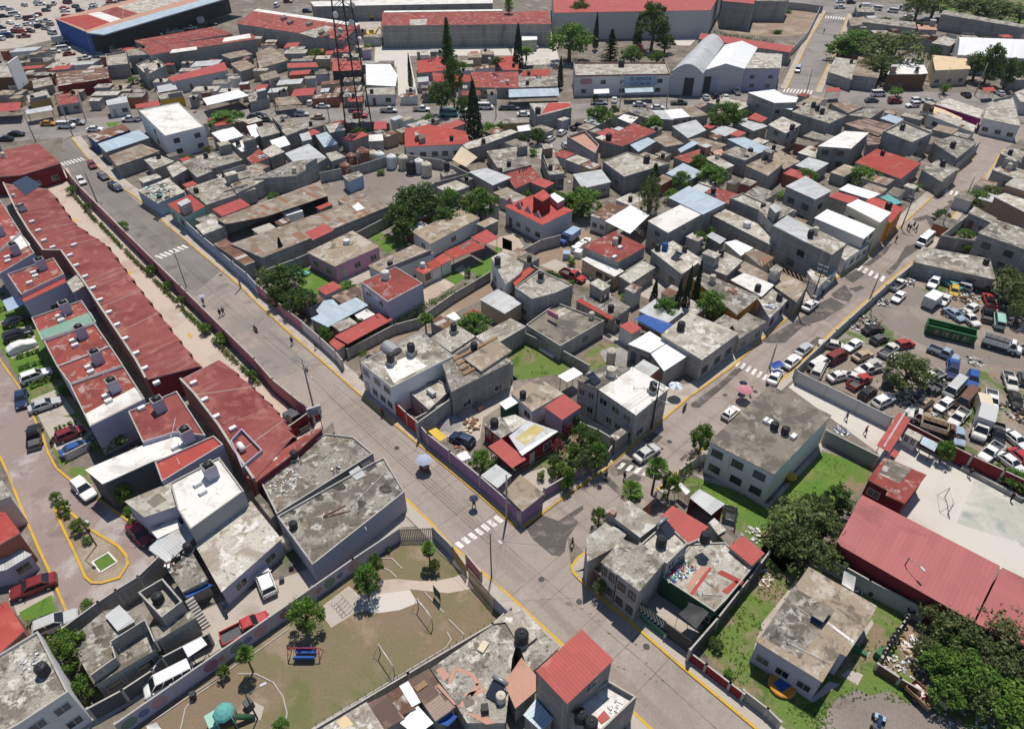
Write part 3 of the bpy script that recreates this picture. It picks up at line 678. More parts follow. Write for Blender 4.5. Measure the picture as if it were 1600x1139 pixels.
VK={'sedan':(4.4,.86,.31,(-1.32,1.32),[(-2.2,.38,.74,.70),(-2.08,.26,.93,.82),(-1.45,.24,.98,.86),(.95,.24,.96,.86),(1.7,.24,.86,.84),(2.08,.28,.74,.78),(2.2,.36,.60,.68)],(-1.62,-1.0,.30,1.0,.95,1.43)),'hatchback':(3.9,.84,.30,(-1.22,1.2),[(-1.93,.38,.80,.74),(-1.86,.26,.95,.82),(-1.2,.24,.98,.84),(.95,.24,.97,.84),(1.55,.24,.86,.82),(1.85,.28,.74,.76),(1.95,.36,.60,.66)],(-1.80,-1.45,.25,.98,.95,1.48)),'suv':(4.5,.91,.36,(-1.35,1.35),[(-2.22,.42,.95,.80),(-2.14,.32,1.08,.88),(-1.2,.30,1.10,.91),(.9,.30,1.08,.91),(1.8,.30,.98,.88),(2.15,.36,.84,.82),(2.24,.44,.68,.72)],(-2.10,-1.8,.15,.92,1.07,1.70)),'pickup':(5.2,.92,.37,(-1.6,1.65),[(-.42,.36,1.02,.90),(.9,.34,1.06,.92),(1.4,.34,1.02,.91),(2.3,.36,.94,.87),(2.55,.42,.80,.80),(2.62,.48,.66,.72)],(-.42,-.25,.72,1.35,1.03,1.68)),'van':(4.9,.93,.34,(-1.45,1.5),[(-2.42,.40,1.1,.86),(-2.36,.30,1.22,.92),(1.4,.28,1.2,.93),(2.0,.30,1.08,.90),(2.32,.36,.92,.84),(2.44,.44,.70,.74)],(-2.38,-2.25,1.05,1.75,1.18,1.98)),'minibus':(5.6,1.0,.36,(-1.7,1.75),[(-2.8,.42,1.2,.92),(-2.72,.32,1.35,.99),(2.2,.32,1.33,1.0),(2.62,.36,1.15,.95),(2.8,.46,.8,.84)],(-2.74,-2.62,2.05,2.5,1.32,2.25)),'cab':(5.6,1.0,.42,(-1.7,1.75),[(.95,.45,1.25,.95),(1.7,.42,1.3,.98),(2.0,.42,1.28,.96),(2.7,.44,1.15,.90),(2.88,.52,.9,.82)],(.98,1.08,1.6,2.1,1.27,2.15)),}
def cabin(b,g,k,body):
 L_,w_,wr,wb,st,(xr0,xr1,xf1,xf0,zb,zr)=VK[k]
 wb_,wt=w_*.87,w_*.70
 lo=[(xr0,-wb_,zb),(xf0,-wb_,zb),(xf0,wb_,zb),(xr0,wb_,zb)];hi=[(xr1,-wt,zr-.05),(xf1,-wt,zr-.05),(xf1,wt,zr-.05),(xr1,wt,zr-.05)]
 for i,nm in((1,'windshield'),(3,'rear_window'),(0,'side_window'),(2,'side_window')):
  j=(i+1)%4;m_=MB();m_.face([lo[i],lo[j],hi[j],hi[i]],'car_glass');g.append((nm,m_))
 x0,x1=xr1-.06,xf1+.06;ww=wt+.05
 V=[(x0,-ww,zr-.07),(x1,-ww,zr-.07),(x1,ww,zr-.07),(x0,ww,zr-.07),(x0+.1,-ww*.9,zr),(x1-.16,-ww*.9,zr),(x1-.16,ww*.9,zr),(x0+.1,ww*.9,zr),(x0+.3,0,zr+.02),(x1-.4,0,zr+.02)]
 b.mesh(V,[(0,1,5,4),(1,2,6,5),(2,3,7,6),(3,0,4,7),(4,5,9,8),(5,6,9),(6,7,8,9),(7,4,8),(3,2,1,0)],body,False)
 for i in range(4):b.bar(lo[i],hi[i],.05,body,4,.045)
 xm=(xr0+xf0)*.5-.1
 if k not in('pickup','cab'):
  for y in(-1,1):b.bar((xm,y*wb_,zb),((xr1+xf1)/2,y*wt,zr-.06),.045,body,4)
 if k in('van','minibus'):
  for f in(.25,.75):
   for y in(-1,1):b.bar((xr0+(xf0-xr0)*f,y*wb_,zb),(xr1+(xf1-xr1)*f,y*wt,zr-.06),.05,body,4)
def make_vehicle(kind,paint='car_paint',extra=None):
 k='cab' if kind in('box_truck','flatbed_truck','stake_truck')else kind
 L_,w_,wr,wb,st,cb=VK[k]
 root=bpy.data.objects.new({'suv':'suv'}.get(kind,kind),None);COL.objects.link(root)
 b=MB();g=[];loft(b,st,paint);cabin(b,g,k,paint)
 hx,hz=st[-1][0]-.03,(st[-1][1]+st[-1][2])/2+.12
 b.box((st[-1][0]-.02,0,.42),(.12,w_*1.7,.16),0,'dgrey')
 if kind=='pickup':
  for y in(-1,1):b.box((-1.55,y*.86,.78),(2.2,.08,.5),0,paint)
  b.box((-2.6,0,.78),(.08,1.78,.5),0,paint);b.box((-1.55,0,.55),(2.1,1.64,.06),0,'dgrey');b.box((-2.66,0,.45),(.12,1.7,.14),0,'steel')
 elif k=='cab':b.box((-.9,0,.62),(3.9,.8,.18),0,'vdark')
 else:b.box((st[0][0]+.02,0,.44),(.12,w_*1.7,.16),0,'dgrey')
 for x in wb:
  for y in(-1,1):b.box((x,y*(w_-.05),wr+.06),(wr*2.3,.16,wr*1.5),0,'vdark')
 b.box((cb[3]-.2,0,cb[4]+.02),(.14,w_*1.3,.02),0,'vdark')
 b.build('body',root)
 for nm,m_ in g:m_.build(nm,root)
 for x in wb:
  for y in(-1,1):
   m_=MB();m_.bar((x,y*(w_-.18),wr),(x,y*(w_+.05),wr),wr,'tyre',14);wl=m_.build('wheel',root)
   m_=MB();m_.bar((x,y*(w_+.03),wr),(x,y*(w_+.065),wr),wr*.62,'rim',10);m_.build('rim',wl)
 for y in(-1,1):
  m_=MB();m_.box((hx-.05,y*w_*.62,hz),(.16,.28,.13),0,'lamp_clear');m_.build('headlight',root)
  m_=MB();xr=-2.64 if kind=='pickup' else(-2.86 if k=='cab' else st[0][0]+.02);m_.box((xr,y*w_*.72,.8),(.08,.2,.16),0,'lamp_red');m_.build('taillight',root)
  m_=MB();m_.box((cb[3]-.25,y*(w_+.06),cb[4]+.08),(.12,.16,.12),0,paint);m_.build('side_mirror',root)
 if kind=='box_truck':
  m_=MB();m_.box((-1.0,0,1.85),(3.8,2.1,2.2),0,'metal_paint');m_.box((-1.0,0,2.96),(3.86,2.16,.05),0,'metal_paint');m_.build('cargo_box',root)
 if kind=='flatbed_truck':
  m_=MB();m_.box((-1.0,0,.85),(3.9,2.1,.14),0,'wood');m_.build('bed',root)
 if kind=='stake_truck':
  m_=MB();m_.box((-1.0,0,.85),(3.9,2.1,.14),0,'dgrey')
  for y in(-1,1):
   for z in(1.05,1.35,1.65):m_.box((-1,y*1.03,z),(3.9,.05,.2),0,'metal_paint')
   for x in(-2.9,-1.9,-.9,.1,.88):m_.box((x,y*1.0,1.35),(.09,.07,1.0),0,'metal_paint')
  for x in(-2.92,.9):
   for z in(1.05,1.35,1.65):m_.box((x,0,z),(.05,2.0,.2),0,'metal_paint')
  m_.build('bed',root)
 return root
VP_={}
def far_mesh(kind):
 """one small mesh for cars too far away to show their parts"""
 b=MB();g=[];L_,w_,wr,wb,st,cb=VK['cab' if kind=='box_truck' else kind];kk='cab' if kind=='box_truck' else kind
 loft(b,st,'car_paint');cabin(b,g,kk,'car_paint')
 for nm,m_ in g:b.mesh(m_.v,m_.f,'car_glass',False)
 if kind=='box_truck':b.box((-1.0,0,1.85),(3.8,2.1,2.2),0,'car_paint')
 if kind=='pickup':b.box((-1.55,0,.72),(2.2,1.7,.5),0,'car_paint','vdark')
 for x in wb:
  for y in(-1,1):b.bar((x,y*(w_-.18),wr),(x,y*(w_+.05),wr),wr,'tyre',8)
 return b.data(kind)
KN={'suv':'suv','van':'delivery van','minibus':'minibus','pickup':'pickup truck','box_truck':'box truck','stake_truck':'stake-bed truck','flatbed_truck':'flatbed truck'}
CN={'white':'white','silver':'silver','lgrey':'light grey','grey':'grey','dgrey':'dark grey','black':'black','red':'red','dred':'dark red','blue':'blue','lblue':'pale blue','navy':'navy blue','yellow':'yellow','green':'green','tan':'tan','brown':'brown','teal':'teal','cream':'cream','offwhite':'off-white','orange':'orange','mint':'mint green','lilac':'lilac'}
def C(kind,col,u,v,deg,state='',far=False,paint='car_paint',group=None,desc=None,scale=1.0,fixed=False,cargo=None,z=0.0):
 p=G(u,v,.75+z);nm=KN.get(kind,kind)
 ds=desc or f"{CN[col]} {nm}{(' ' + state) if state else ''}"
 c3=(*COLS[col],1)
 if far:
  if(kind,'far')not in VP_:VP_[(kind,'far')]=far_mesh(kind)
  r=bpy.data.objects.new(kind,VP_[(kind,'far')]);COL.objects.link(r);r.color=c3
 else:
  key=(kind,paint)
  if key not in VP_:
   VP_[key]=make_vehicle(kind,paint);r=VP_[key]
  else:
   r=copy_tree(VP_[key])
  for ch in r.children:
   base=ch.name.split('.')[0]
   if base in('body','side_mirror'):ch.color=c3
   if base in('cargo_box','bed'):ch.color=(*COLS[cargo or 'white'],1)
 r.location=(p.x,p.y,0.004+z);r.rotation_euler=(0,0,R(deg));scale*=.93 if 'wrecking' in ds else 1;r.scale=(scale,scale,scale)
 tag(r,ds,{'suv':'car','sedan':'car','hatchback':'car','van':'van','minibus':'minibus','pickup':'pickup truck'}.get(kind,'truck'),(p.x,p.y,.7),group,fixed)
 return r
def skin_obj(name,pts,edges,m,color=None,parent=None):
 me=bpy.data.meshes.new(name);me.from_pydata([p[:3]for p in pts],edges,[]);me.materials.append(MATS[m])
 o=bpy.data.objects.new(name,me);COL.objects.link(o)
 md=o.modifiers.new('skin','SKIN');md.use_smooth_shade=True
 for i,p in enumerate(pts):
  sv_=me.skin_vertices[0].data[i];sv_.radius=(p[3],p[4]if len(p)>4 else p[3]);sv_.use_root=(i==0)
 s2=o.modifiers.new('sub','SUBSURF');s2.levels=1;s2.render_levels=1
 bpy.context.view_layer.update();dg=bpy.context.evaluated_depsgraph_get()
 nm=bpy.data.meshes.new_from_object(o.evaluated_get(dg));o.modifiers.clear();o.data=nm;nm.name=name
 if not nm.materials:nm.materials.append(MATS[m])
 if color:o.color=(*color,1)
 if parent:o.parent=parent
 return o
def person_proto(pose):
 root=bpy.data.objects.new('person',None);COL.objects.link(root)
 sw={'walk':.24,'stand':.03,'sit':.0}[pose]
 hz=.92 if pose!='sit' else.62
 def leg(s,y):
  if pose=='sit':return[(.04,y,hz-.02,.075),(.42,y*1.1,hz-.02,.065),(.44,y*1.1,hz-.44,.045),(.54,y*1.1,hz-.48,.04)]
  return[(0,y,hz-.06,.085),(s*.55+.03,y,.50,.06),(s,y,.09,.042),(s+.13,y,.04,.038)]
 ll,rl=leg(sw,.09),leg(-sw,-.09)
 t=hz-.92
 tor=[(0,0,.95+t,.12,.15),(0,0,1.15+t,.10,.14),(.01,0,1.38+t,.11,.17),(.02,0,1.50+t,.05,.05),(.03,0,1.56+t,.075,.07),(.04,0,1.66+t,.085,.075)]
 def arm(s,y):
  if pose=='sit':return[(0,y*.95,1.40+t,.055),(.14,y*1.15,1.16+t,.042),(.40,y,1.12+t,.034),(.48,y,1.12+t,.028)]
  return[(0,y*.95,1.40+t,.055),(-s*.3,y*1.2,1.13+t,.042),(-s*.5+.12,y*1.2,.90+t,.033),(-s*.5+.16,y*1.2,.80+t,.03)]
 la,ra=arm(sw,.2),arm(-sw,-.2)
 pts=tor+ll+rl+la+ra
 ed=[(i,i+1)for i in range(5)]+[(0,6),(6,7),(7,8),(8,9),(0,10),(10,11),(11,12),(12,13),(2,14),(14,15),(15,16),(16,17),(2,18),(18,19),(19,20),(20,21)]
 skin_obj('body',pts,ed,'skin',None,root)
 k=1.22
 sp=[(p[0],p[1],p[2],p[3]*k,p[4]*k)for p in tor[:3]]+[(p[0],p[1],p[2],p[3]*1.3)for p in la[:2]]+[(p[0],p[1],p[2],p[3]*1.3)for p in ra[:2]]
 skin_obj('shirt',sp,[(0,1),(1,2),(2,3),(3,4),(2,5),(5,6)],'fabric',None,root)
 tp=[(0,0,.93+t,.135,.16)]+[(p[0],p[1],p[2]+.03,p[3]*1.3)for p in ll[:3]]+[(p[0],p[1],p[2]+.03,p[3]*1.3)for p in rl[:3]]
 skin_obj('trousers',tp,[(0,1),(1,2),(2,3),(0,4),(4,5),(5,6)],'fabric',None,root)
 b=MB();b.lathe([(.10,0),(.115,.06),(.10,.12),(.05,.16),(.01,.17)],'hair',10,(.025,0,1.63+t));b.build('hair',root)
 b=MB();b.bar((.115,0,1.655+t),(.145,0,1.635+t),.015,'skin',5);b.build('nose',root)
 return root
PP={}
def PE(u,v,deg,shirt,trousers,desc,pose='walk',z=0.0,umb=None,fixed=False):
 p=G(u,v,z)
 if pose not in PP:PP[pose]=person_proto(pose);r=PP[pose]
 else:r=copy_tree(PP[pose])
 for ch in r.children:
  n=ch.name.split('.')[0]
  if n=='shirt':ch.color=(*COLS[shirt],1)
  if n=='trousers':ch.color=(*COLS[trousers],1)
 r.location=(p.x,p.y,z);r.rotation_euler=(0,0,R(deg));tag(r,desc,'person',(p.x,p.y,z+.9),None,fixed)
 if umb:PU(p.x,p.y,z,umb[0],umb[1],umb[2],.62,2.05)
 return r
def PU(x,y,z,col,desc,col2=None,r=1.2,h=2.3):
 """parasol or umbrella: canopy of eight panels, pole"""
 rt=thing('parasol' if r>.8 else 'umbrella',desc,'parasol' if r>.8 else 'umbrella',(x,y,z),rnd.uniform(0,1))
 for par in(0,1):
  b=MB()
  for i in range(8):
   if i%2!=par:continue
   a0,a1=i*math.pi/4,(i+1)*math.pi/4;top=(0,0,h);
   m0=(.6*r*math.cos(a0),.6*r*math.sin(a0),h-.14*r);m1=(.6*r*math.cos(a1),.6*r*math.sin(a1),h-.14*r)
   e0=(r*math.cos(a0),r*math.sin(a0),h-.36*r);e1=(r*math.cos(a1),r*math.sin(a1),h-.36*r)
   b.face([top,m0,m1],'fabric');b.face([m0,e0,e1,m1],'fabric')
  b.build('canopy',rt,(0,0,0),COLS[col if par==0 or not col2 else col2])
 b=MB();b.bar((0,0,0 if r>.8 else 1.1),(0,0,h),.02,'steel',5);b.build('pole',rt)
 return rt
def motorcycle(u,v,deg,col,desc,z=0.0):
 p=G(u,v,.4+z);r=thing('motorcycle',desc,'motorcycle',(p.x,p.y,z),R(deg))
 for x in(-.62,.62):
  b=MB();b.bar((x,-.06,.3),(x,.06,.3),.3,'tyre',14);wl=b.build('wheel',r);b=MB();b.bar((x,-.065,.3),(x,.065,.3),.18,'rim',10);b.build('rim',wl)
 b=MB();b.bar((-.62,0,.3),(-.1,0,.45),.05,'dark_steel',6);b.bar((-.1,0,.45),(.45,0,.75),.06,'dark_steel',6);b.bar((.62,0,.3),(.42,0,.98),.045,'steel',6);b.box((0,0,.42),(.4,.26,.3),0,'steel');b.build('frame',r)
 b=MB();b.bar((-.05,0,.76),(.36,0,.80),.15,'car_paint',8,.12);b.bar((-.75,0,.62),(-.3,0,.66),.13,'car_paint',8);b.build('fuel_tank',r,(0,0,0),COLS[col])
 b=MB();b.box((-.38,0,.80),(.7,.26,.1),0,'black');b.build('seat',r);b=MB();b.bar((.38,-.36,1.02),(.38,.36,1.02),.022,'dark_steel',5);b.build('handlebar',r)
 b=MB();b.bar((.5,0,.88),(.6,0,.88),.1,'lamp_clear',8);b.build('headlight',r)
def pole(u,v,h,desc,kind='power',deg=A,z=0.0,fixed=False):
 """v,u: foot of the pole"""
 p=G(u,v);r=thing('utility_pole' if kind!='lamp' else 'street_lamp',desc,'utility pole' if kind!='lamp' else 'street lamp',(p.x,p.y,0),R(deg),None,fixed)
 b=MB()
 if kind=='wood':b.bar((0,0,0),(0,0,h),.13,'dark_steel',8,.09)
 else:b.bar((0,0,0),(0,0,h),.16 if kind!='lamp' else.09,'pole_concrete' if kind!='lamp' else 'dark_steel',8,.10 if kind!='lamp' else.06)
 b.build('shaft',r)
 if kind in('power','wood'):
  for z_ in(h-.25,h-1.1):
   b=MB();b.box((0,0,z_),(.1,1.9,.1),0,'steel');c=b.build('crossarm',r)
   for y in(-.85,-.35,.35,.85):b=MB();b.bar((0,y,z_+.05),(0,y,z_+.22),.045,'lamp_clear',6);b.build('insulator',c)
 if kind=='power':
  b=MB();b.bar((.32,0,h-2.7),(.32,0,h-1.9),.24,'galvanised',10);b.build('transformer',r)
 if kind in('lamp','power','wood'):
  b=MB();zl=h-.1 if kind=='lamp' else h-3.0;b.bar((0,0,zl),(0,-1.5,zl+.35),.035,'steel',5);a=b.build('lamp_arm',r)
  b=MB();b.box((0,-1.75,zl+.36),(.26,.6,.12),0,'lgrey');b.build('lamp_head',a)
 return Vector((p.x,p.y,h))
def wire(ps,desc,off=((0,0),),sag=.6):
 b=MB()
 for p,q in zip(ps,ps[1:]):
  d=(q-p);n=Vector((-d.y,d.x,0)).normalized()
  for oy,oz in off:
   prev=None
   for i in range(9):
    t=i/8;c=p.lerp(q,t)+n*oy+Vector((0,0,oz-sag*4*t*(1-t)))
    if prev is not None:b.bar(prev,c,.016,'vdark',3,None,True,False)
    prev=c
 o=b.build('overhead_cable',None,tuple(ps[0]));tag(o,desc,'cable',tuple(ps[0].lerp(ps[-1],.5)))
def shade(desc,pts,zs,m='tarp',col='grey',cat='shade cloth',n='shade_sail',sag=.25,posts=True):
 """cloth stretched between corners; each corner traced at its own height"""
 P=[Vector((*G(u,v,z),z))for(u,v),z in zip(pairs(pts),zs)];o=sum(P,Vector())/len(P);b=MB();N=7;V=[]
 for i in range(N):
  for j in range(N):
   s,t=i/(N-1),j/(N-1);p=P[0].lerp(P[1],s).lerp(P[3].lerp(P[2],s),t)if len(P)==4 else None
   V.append(p-Vector((0,0,sag*16*s*(1-s)*t*(1-t)-rnd.uniform(0,.05))))
 b.mesh(V,[(i*N+j,(i+1)*N+j,(i+1)*N+j+1,i*N+j+1)for i in range(N-1)for j in range(N-1)],m,True)
 r=thing(n,desc,cat,(o.x,o.y,0));b.build('cloth',r,(o.x,o.y,0),COLS[col])
 if posts:
  for p in P:b=MB();b.bar((p.x,p.y,0),tuple(p),.03,'dark_steel',5);b.build('post',r,(o.x,o.y,0))
 return r
b=MB();b.face([(-900,-60,0),(900,-60,0),(900,1500,0),(-900,1500,0)],'ground_mix');structure('ground',b)
def PL(l,z=0.0):return[Gp(u,v,z)for u,v in pairs(l)]
def ribbon(name,P,w0,w1,m,z0,z1=None,mt=None):
 """strip between offsets w0..w1 to the left of polyline P; raised when z1 is given"""
 n=len(P);b=MB();a,c=[],[]
 for i in range(n):
  e1=(P[i]-P[i-1]).normalized()if i else None;e2=(P[i+1]-P[i]).normalized()if i<n-1 else None
  d=((e1 or e2)+(e2 or e1)).normalized();k=Vector((-d.y,d.x))/max(.5,d.dot(e1 or e2));a.append(P[i]+k*w0);c.append(P[i]+k*w1)
 for i in range(n-1):
  zt=z0 if z1 is None else z1
  b.face([(a[i].x,a[i].y,zt),(a[i+1].x,a[i+1].y,zt),(c[i+1].x,c[i+1].y,zt),(c[i].x,c[i].y,zt)],mt or m)
  if z1 is not None:b.side(a[i],a[i+1],z0,z1,m);b.side(c[i+1],c[i],z0,z1,m)
 if z1 is not None:b.side(c[0],a[0],z0,z1,m);b.side(a[-1],c[-1],z0,z1,m)
 return structure(name,b)
CA_far=PL([112,216,136,246,192,295,212,308,267,357,297,382,375,447,400,472,452,520,512,572,580,632,650,691,725,753,800,818,807,823,814,824])
CB_far=PL([814,824,822,820,850,800,877,780,950,730,1007,680,1075,622,1145,572,1200,522,1307,435,1350,405,1412,349,1480,287,1525,243])
CA_far2=PL([914,864,903,872,893,886,896,895,905,905,987,974,1062,1039,1182,1139,1260,1205])
WALL_A=[Gp(u,v,2.6)for u,v in pairs([102,268,125,292,195,362,290,455,397,560,425,592,487,642])]
CA_near=PL([600,752,632,778,677,821,704,852,752,893,800,935,877,1006,960,1085,1080,1200])
CB_near=PL([1027,766,1060,738,1092,708,1150,655,1210,604,1245,573,1307,512,1385,443,1425,411,1470,362,1512,310,1550,262,1568,234])
b=MB();b.top(ccw(CA_far[:-2]+CB_far[:4]+[CA_far2[2]]+CA_far2[3:]+CA_near[::-1]+WALL_A[::-1]),.004,'road_concrete');structure('road',b)
b=MB();b.top(ccw([CB_far[2]]+CB_far[3:]+CB_near[::-1]+[CA_far2[0]]),.006,'road_concrete');structure('cross_road',b)
b=MB();b.top(ccw([Gp(u,v)for u,v in pairs([100,205,116,222,205,308,297,384,345,424,290,470,195,375,120,300,92,262])]),.007,'road_asphalt');structure('asphalt_road',b)
b=MB();b.top(ccw([Gp(u,v)for u,v in pairs([297,384,452,523,500,566,420,600,290,470])]),.0065,'road_worn');structure('worn_asphalt',b)
b=MB();b.top(ccw([Gp(u,v)for u,v in pairs([-120,182,100,188,330,172,600,168,800,168,1000,158,1200,138,1400,142,1600,150,1700,160,1700,186,1590,180,1440,178,1320,160,1240,152,1150,170,1000,178,800,196,600,190,330,196,110,214,-120,232])]),.008,'road_far');structure('main_road',b)
b=MB();b.top(ccw([Gp(u,v)for u,v in pairs([1228,140,1260,70,1290,18,1326,18,1300,90,1274,145])]),.010,'road_far');structure('side_road',b)
b=MB();b.top(ccw([Gp(u,v)for u,v in pairs([1290,18,1200,8,1210,-2,1700,20,1700,42,1326,26])]),.009,'road_far');structure('back_road',b)
b=MB();b.top(ccw([Gp(u,v)for u,v in pairs([1525,243,1568,234,1600,215,1600,195,1500,200,1480,225])]),.005,'road_concrete');structure('road_end',b)
for nm,P,wd,rv in(('pavement',CA_far[:-1],2.3,1),('pavement',CB_far,2.0,1),('pavement',CA_far2,2.0,1),('pavement',CA_near,1.7,-1),('pavement',CB_near,1.3,-1)):
 ribbon(nm,P,.0 if rv>0 else-.0,wd*rv,'pavement',.0,.13)if rv>0 else ribbon(nm,P[::-1],0,wd,'pavement',0,.13)
 ribbon('kerb',P if rv>0 else P[::-1],-.16,.14,'paint_yellow',0,.15)
for pts in([1228,140,1260,70,1290,18],[1274,145,1300,90,1326,22]):
 P=PL(pts);ribbon('pavement',P if pts[0]==1228 else P[::-1],0,1.8,'pavement',0,.13);ribbon('kerb',P if pts[0]==1228 else P[::-1],-.3,.1,'paint_yellow',0,.15)
def zebra(name,q,n,z=.016,fill=.5,skew=0):
 """n white bars across the quad q (photo px): q = a0,a1 (one road edge) b0,b1 (other road edge)"""
 a0,a1,b0,b1=[Gp(u,v)for u,v in pairs(q)];bb=MB()
 for i in range(n):
  t0,t1=(i+.15)/n,(i+.15+fill)/n
  bb.face([(*a0.lerp(b0,t0),z),(*a0.lerp(b0,t1),z),(*a1.lerp(b1,t1),z),(*a1.lerp(b1,t0),z)],'paint_white')
 o=structure(name,bb);return o
zebra('crosswalk_marking',[708,850,718,858,778,803,790,812],7,fill=.6)
zebra('crosswalk_marking',[1152,562,1146,570,1204,588,1198,597],6)
zebra('crosswalk_marking',[1343,414,1337,421,1387,434,1382,442],5)
zebra('crosswalk_marking',[1478,295,1474,301,1508,303,1505,310],4)
zebra('crosswalk_marking',[970,722,962,731,1034,739,1026,748],5)
zebra('crosswalk_marking',[240,401,251,405,288,382,297,386],7,fill=.55)
zebra('crosswalk_marking',[93,255,99,260,128,246,135,250],7,fill=.5)
zebra('crosswalk_marking',[1290,25,1288,29,1326,28,1324,32],9)
zebra('crosswalk_marking',[1226,138,1222,144,1272,142,1268,149],9)
def patch(pts,m='asphalt_patch',z=.011,n='road_patch'):
 P=ccw([G(u,v)for u,v in pairs(pts)]);bb=MB();bb.top(P,z,m);return structure(n,bb)
T(2,2);patch([85,1015,180,935,290,975,395,905,442,878,448,902,385,955,418,985,345,1085,330,1165,295,1195,250,1190,130,1090])
patch([600,660,690,590,790,600,760,660,640,700]);patch([560,715,610,700,690,790,670,815]);patch([700,720,760,680,810,700,800,725]);patch([810,465,880,420,945,450,900,495,830,485]);patch([1045,590,1085,555,1100,570,1060,605])
patch([1115,245,1290,120,1400,20,1455,20,1300,160,1170,270,1125,265]);patch([1310,185,1340,178,1350,195,1325,200])
T(3,1);patch([-60,990,20,955,225,835,300,765,395,720,490,770,350,858,215,905,105,1003,0,1005]);patch([395,700,480,640,530,705,505,750,415,725]);patch([470,590,560,545,610,575,530,630]);patch([525,660,580,645,605,660,545,690]);patch([590,520,650,480,720,400,780,380,740,440,640,520]);patch([735,560,800,500,860,400,930,380,940,420,850,480,790,560,760,580]);patch([900,230,990,205,1090,240,1020,290,990,230,930,250]);patch([1050,200,1110,150,1150,130,1130,180,1060,215]);patch([1030,95,1080,70,1110,90,1050,110]);patch([260,1000,310,965,350,975,290,1040]);patch([1120,120,1150,110,1160,130,1130,135])
T(2,3);patch([330,350,360,340,380,365,350,372],'roof_dark');
for(u,v)in((490,420),(545,465),(605,540),(775,610),(820,645),(840,728),(835,795),(865,825),(700,765),(900,840),(440,385),(380,370),(665,750),(940,835)):
 a=rnd.uniform(0,6);patch([u+14*math.cos(a),v+8*math.sin(a),u+10*math.cos(a+1.4),v+7*math.sin(a+1.4),u+13*math.cos(a+2.7),v+8*math.sin(a+2.7),u+9*math.cos(a+4.4),v+6*math.sin(a+4.4)],'roof_dark',.013,'road_stain')
TP();bb=MB()
for P in(PL([520,600,650,705,735,790,800,860,870,920,1000,1030,1120,1139]),PL([860,850,1010,745,1160,612,1250,540,1330,470,1400,405])):
 for p,q in zip(P,P[1:]):
  d=(q-p).normalized();n_=Vector((-d.y,d.x))*.035;bb.face([(*(p-n_),.014),(*(q-n_),.014),(*(q+n_),.014),(*(p+n_),.014)],'roof_dark')
for P,n_,w_ in((PL([560,640,1060,1100]),13,5.2),(PL([880,830,1420,392]),22,3.6)):
 e=(P[1]-P[0]);d=Vector((-e.y,e.x)).normalized()
 for i in range(n_):
  c=P[0]+e*((i+rnd.uniform(.2,.8))/n_);h_=e.normalized()*.03;bb.face([(*(c-d*w_-h_),.0145),(*(c-d*w_+h_),.0145),(*(c+d*w_+h_),.0145),(*(c+d*w_-h_),.0145)],'roof_dark')
structure('road_joint',bb)
for u,v in((620,700),(846,905),(905,940),(1010,1010),(1046,690),(1180,612),(1330,452),(560,610),(345,430)):
 c=Gp(u,v);bb=MB();bb.face([(c.x+.38*math.cos(i*.524),c.y+.38*math.sin(i*.524),.018)for i in range(12)],'dark_steel');structure('manhole_cover',bb)
T(0,2)
GP('residential_road',[-300,-100,-80,-160,20,0,120,140,180,270,270,450,300,550,355,650,450,730,600,830,740,930,830,1000,1080,1150,1000,1300,500,1620,425,1560,300,1266,240,1139,130,880,60,700,0,570],'paving_cobble',.005)
ribbon('kerb',[G(u,v)for u,v in pairs([0,570,60,700,130,880,240,1139,300,1266,425,1556])][::-1],-.12,.16,'paint_yellow',0,.14)
ribbon('kerb',[G(u,v)for u,v in pairs([-20,-60,20,0,120,140,180,270,270,450,300,550,355,650,450,730,600,830,740,930,830,1000])],-.12,.16,'paint_yellow',0,.14)
ISL=[345,880,420,910,560,1030,740,1139,790,1200,797,1250,745,1330,640,1361,580,1360,540,1326,455,1136,370,960]
ribbon('kerb',[G(u,v)for u,v in pairs(ISL+ISL[:2])],-.1,.22,'paint_yellow',0,.16)
P=ccw([G(u,v)for u,v in pairs(ISL)]);b=MB();b.top(inset(P,.15),.10,'dirt');structure('island_soil',b)
T(0,3)
P=[G(u,v)for u,v in pairs([580,100,680,40,735,100,630,165])];b=MB();b.top(ccw(P),.125,'lawn');structure('lawn',b);ribbon('lawn_edging',ccw(P)+[ccw(P)[0]],-.1,.1,'paint_white',.1,.2)
T(0,2)
TR('bright',345,820,62,1.7,seed=1);TR('bright',392,880,82,1.9,seed=2);TR('round',485,1000,95,2.1,seed=0);TR('bright',545,1092,56,1.0,seed=1);TR('bright',412,940,44,.9,seed=2)
pole(605,1132,5.6,'street lamp standing on the planted traffic island of the cul-de-sac','lamp',60)
GP('garden',[40,-20,330,-60,560,380,430,640,545,640,640,760,590,800,450,700,370,630,300,450,200,260,140,120],'rough_grass',.006)
for p_ in([100,20,250,-25,265,10,115,60],[130,120,330,50,350,110,160,190]):GP('lawn',p_,'lawn',.012)
GP('driveway',[190,220,360,150,470,300,260,360],'pavement',.010);GP('driveway',[260,360,340,320,470,330,580,430,440,530,350,530],'pavement',.014)
HG('trimmed hedge between two front lawns by the residential road',[170,135,370,60],1.0,.7)
HG('low green hedge beside the dark red hatchback in a front garden',[330,400,480,350],.8,.6)
T(0,1)
GP('garden',[-60,700,60,760,210,800,330,1139,100,1170,0,1040,-60,1000],'lawn',.007)
for k_ in range(4):GP('driveway',[0+22*k_,870+70*k_,170+22*k_,830+60*k_,180+22*k_,850+60*k_,5+22*k_,893+70*k_],'pavement',.012)
for k_ in range(5):HG('clipped hedge between front lawns',[[-30,800,60,770],[60,1010,190,965],[100,1160,270,1110],[-40,720,30,690],[120,1210,300,1160]][k_],.9,.8)
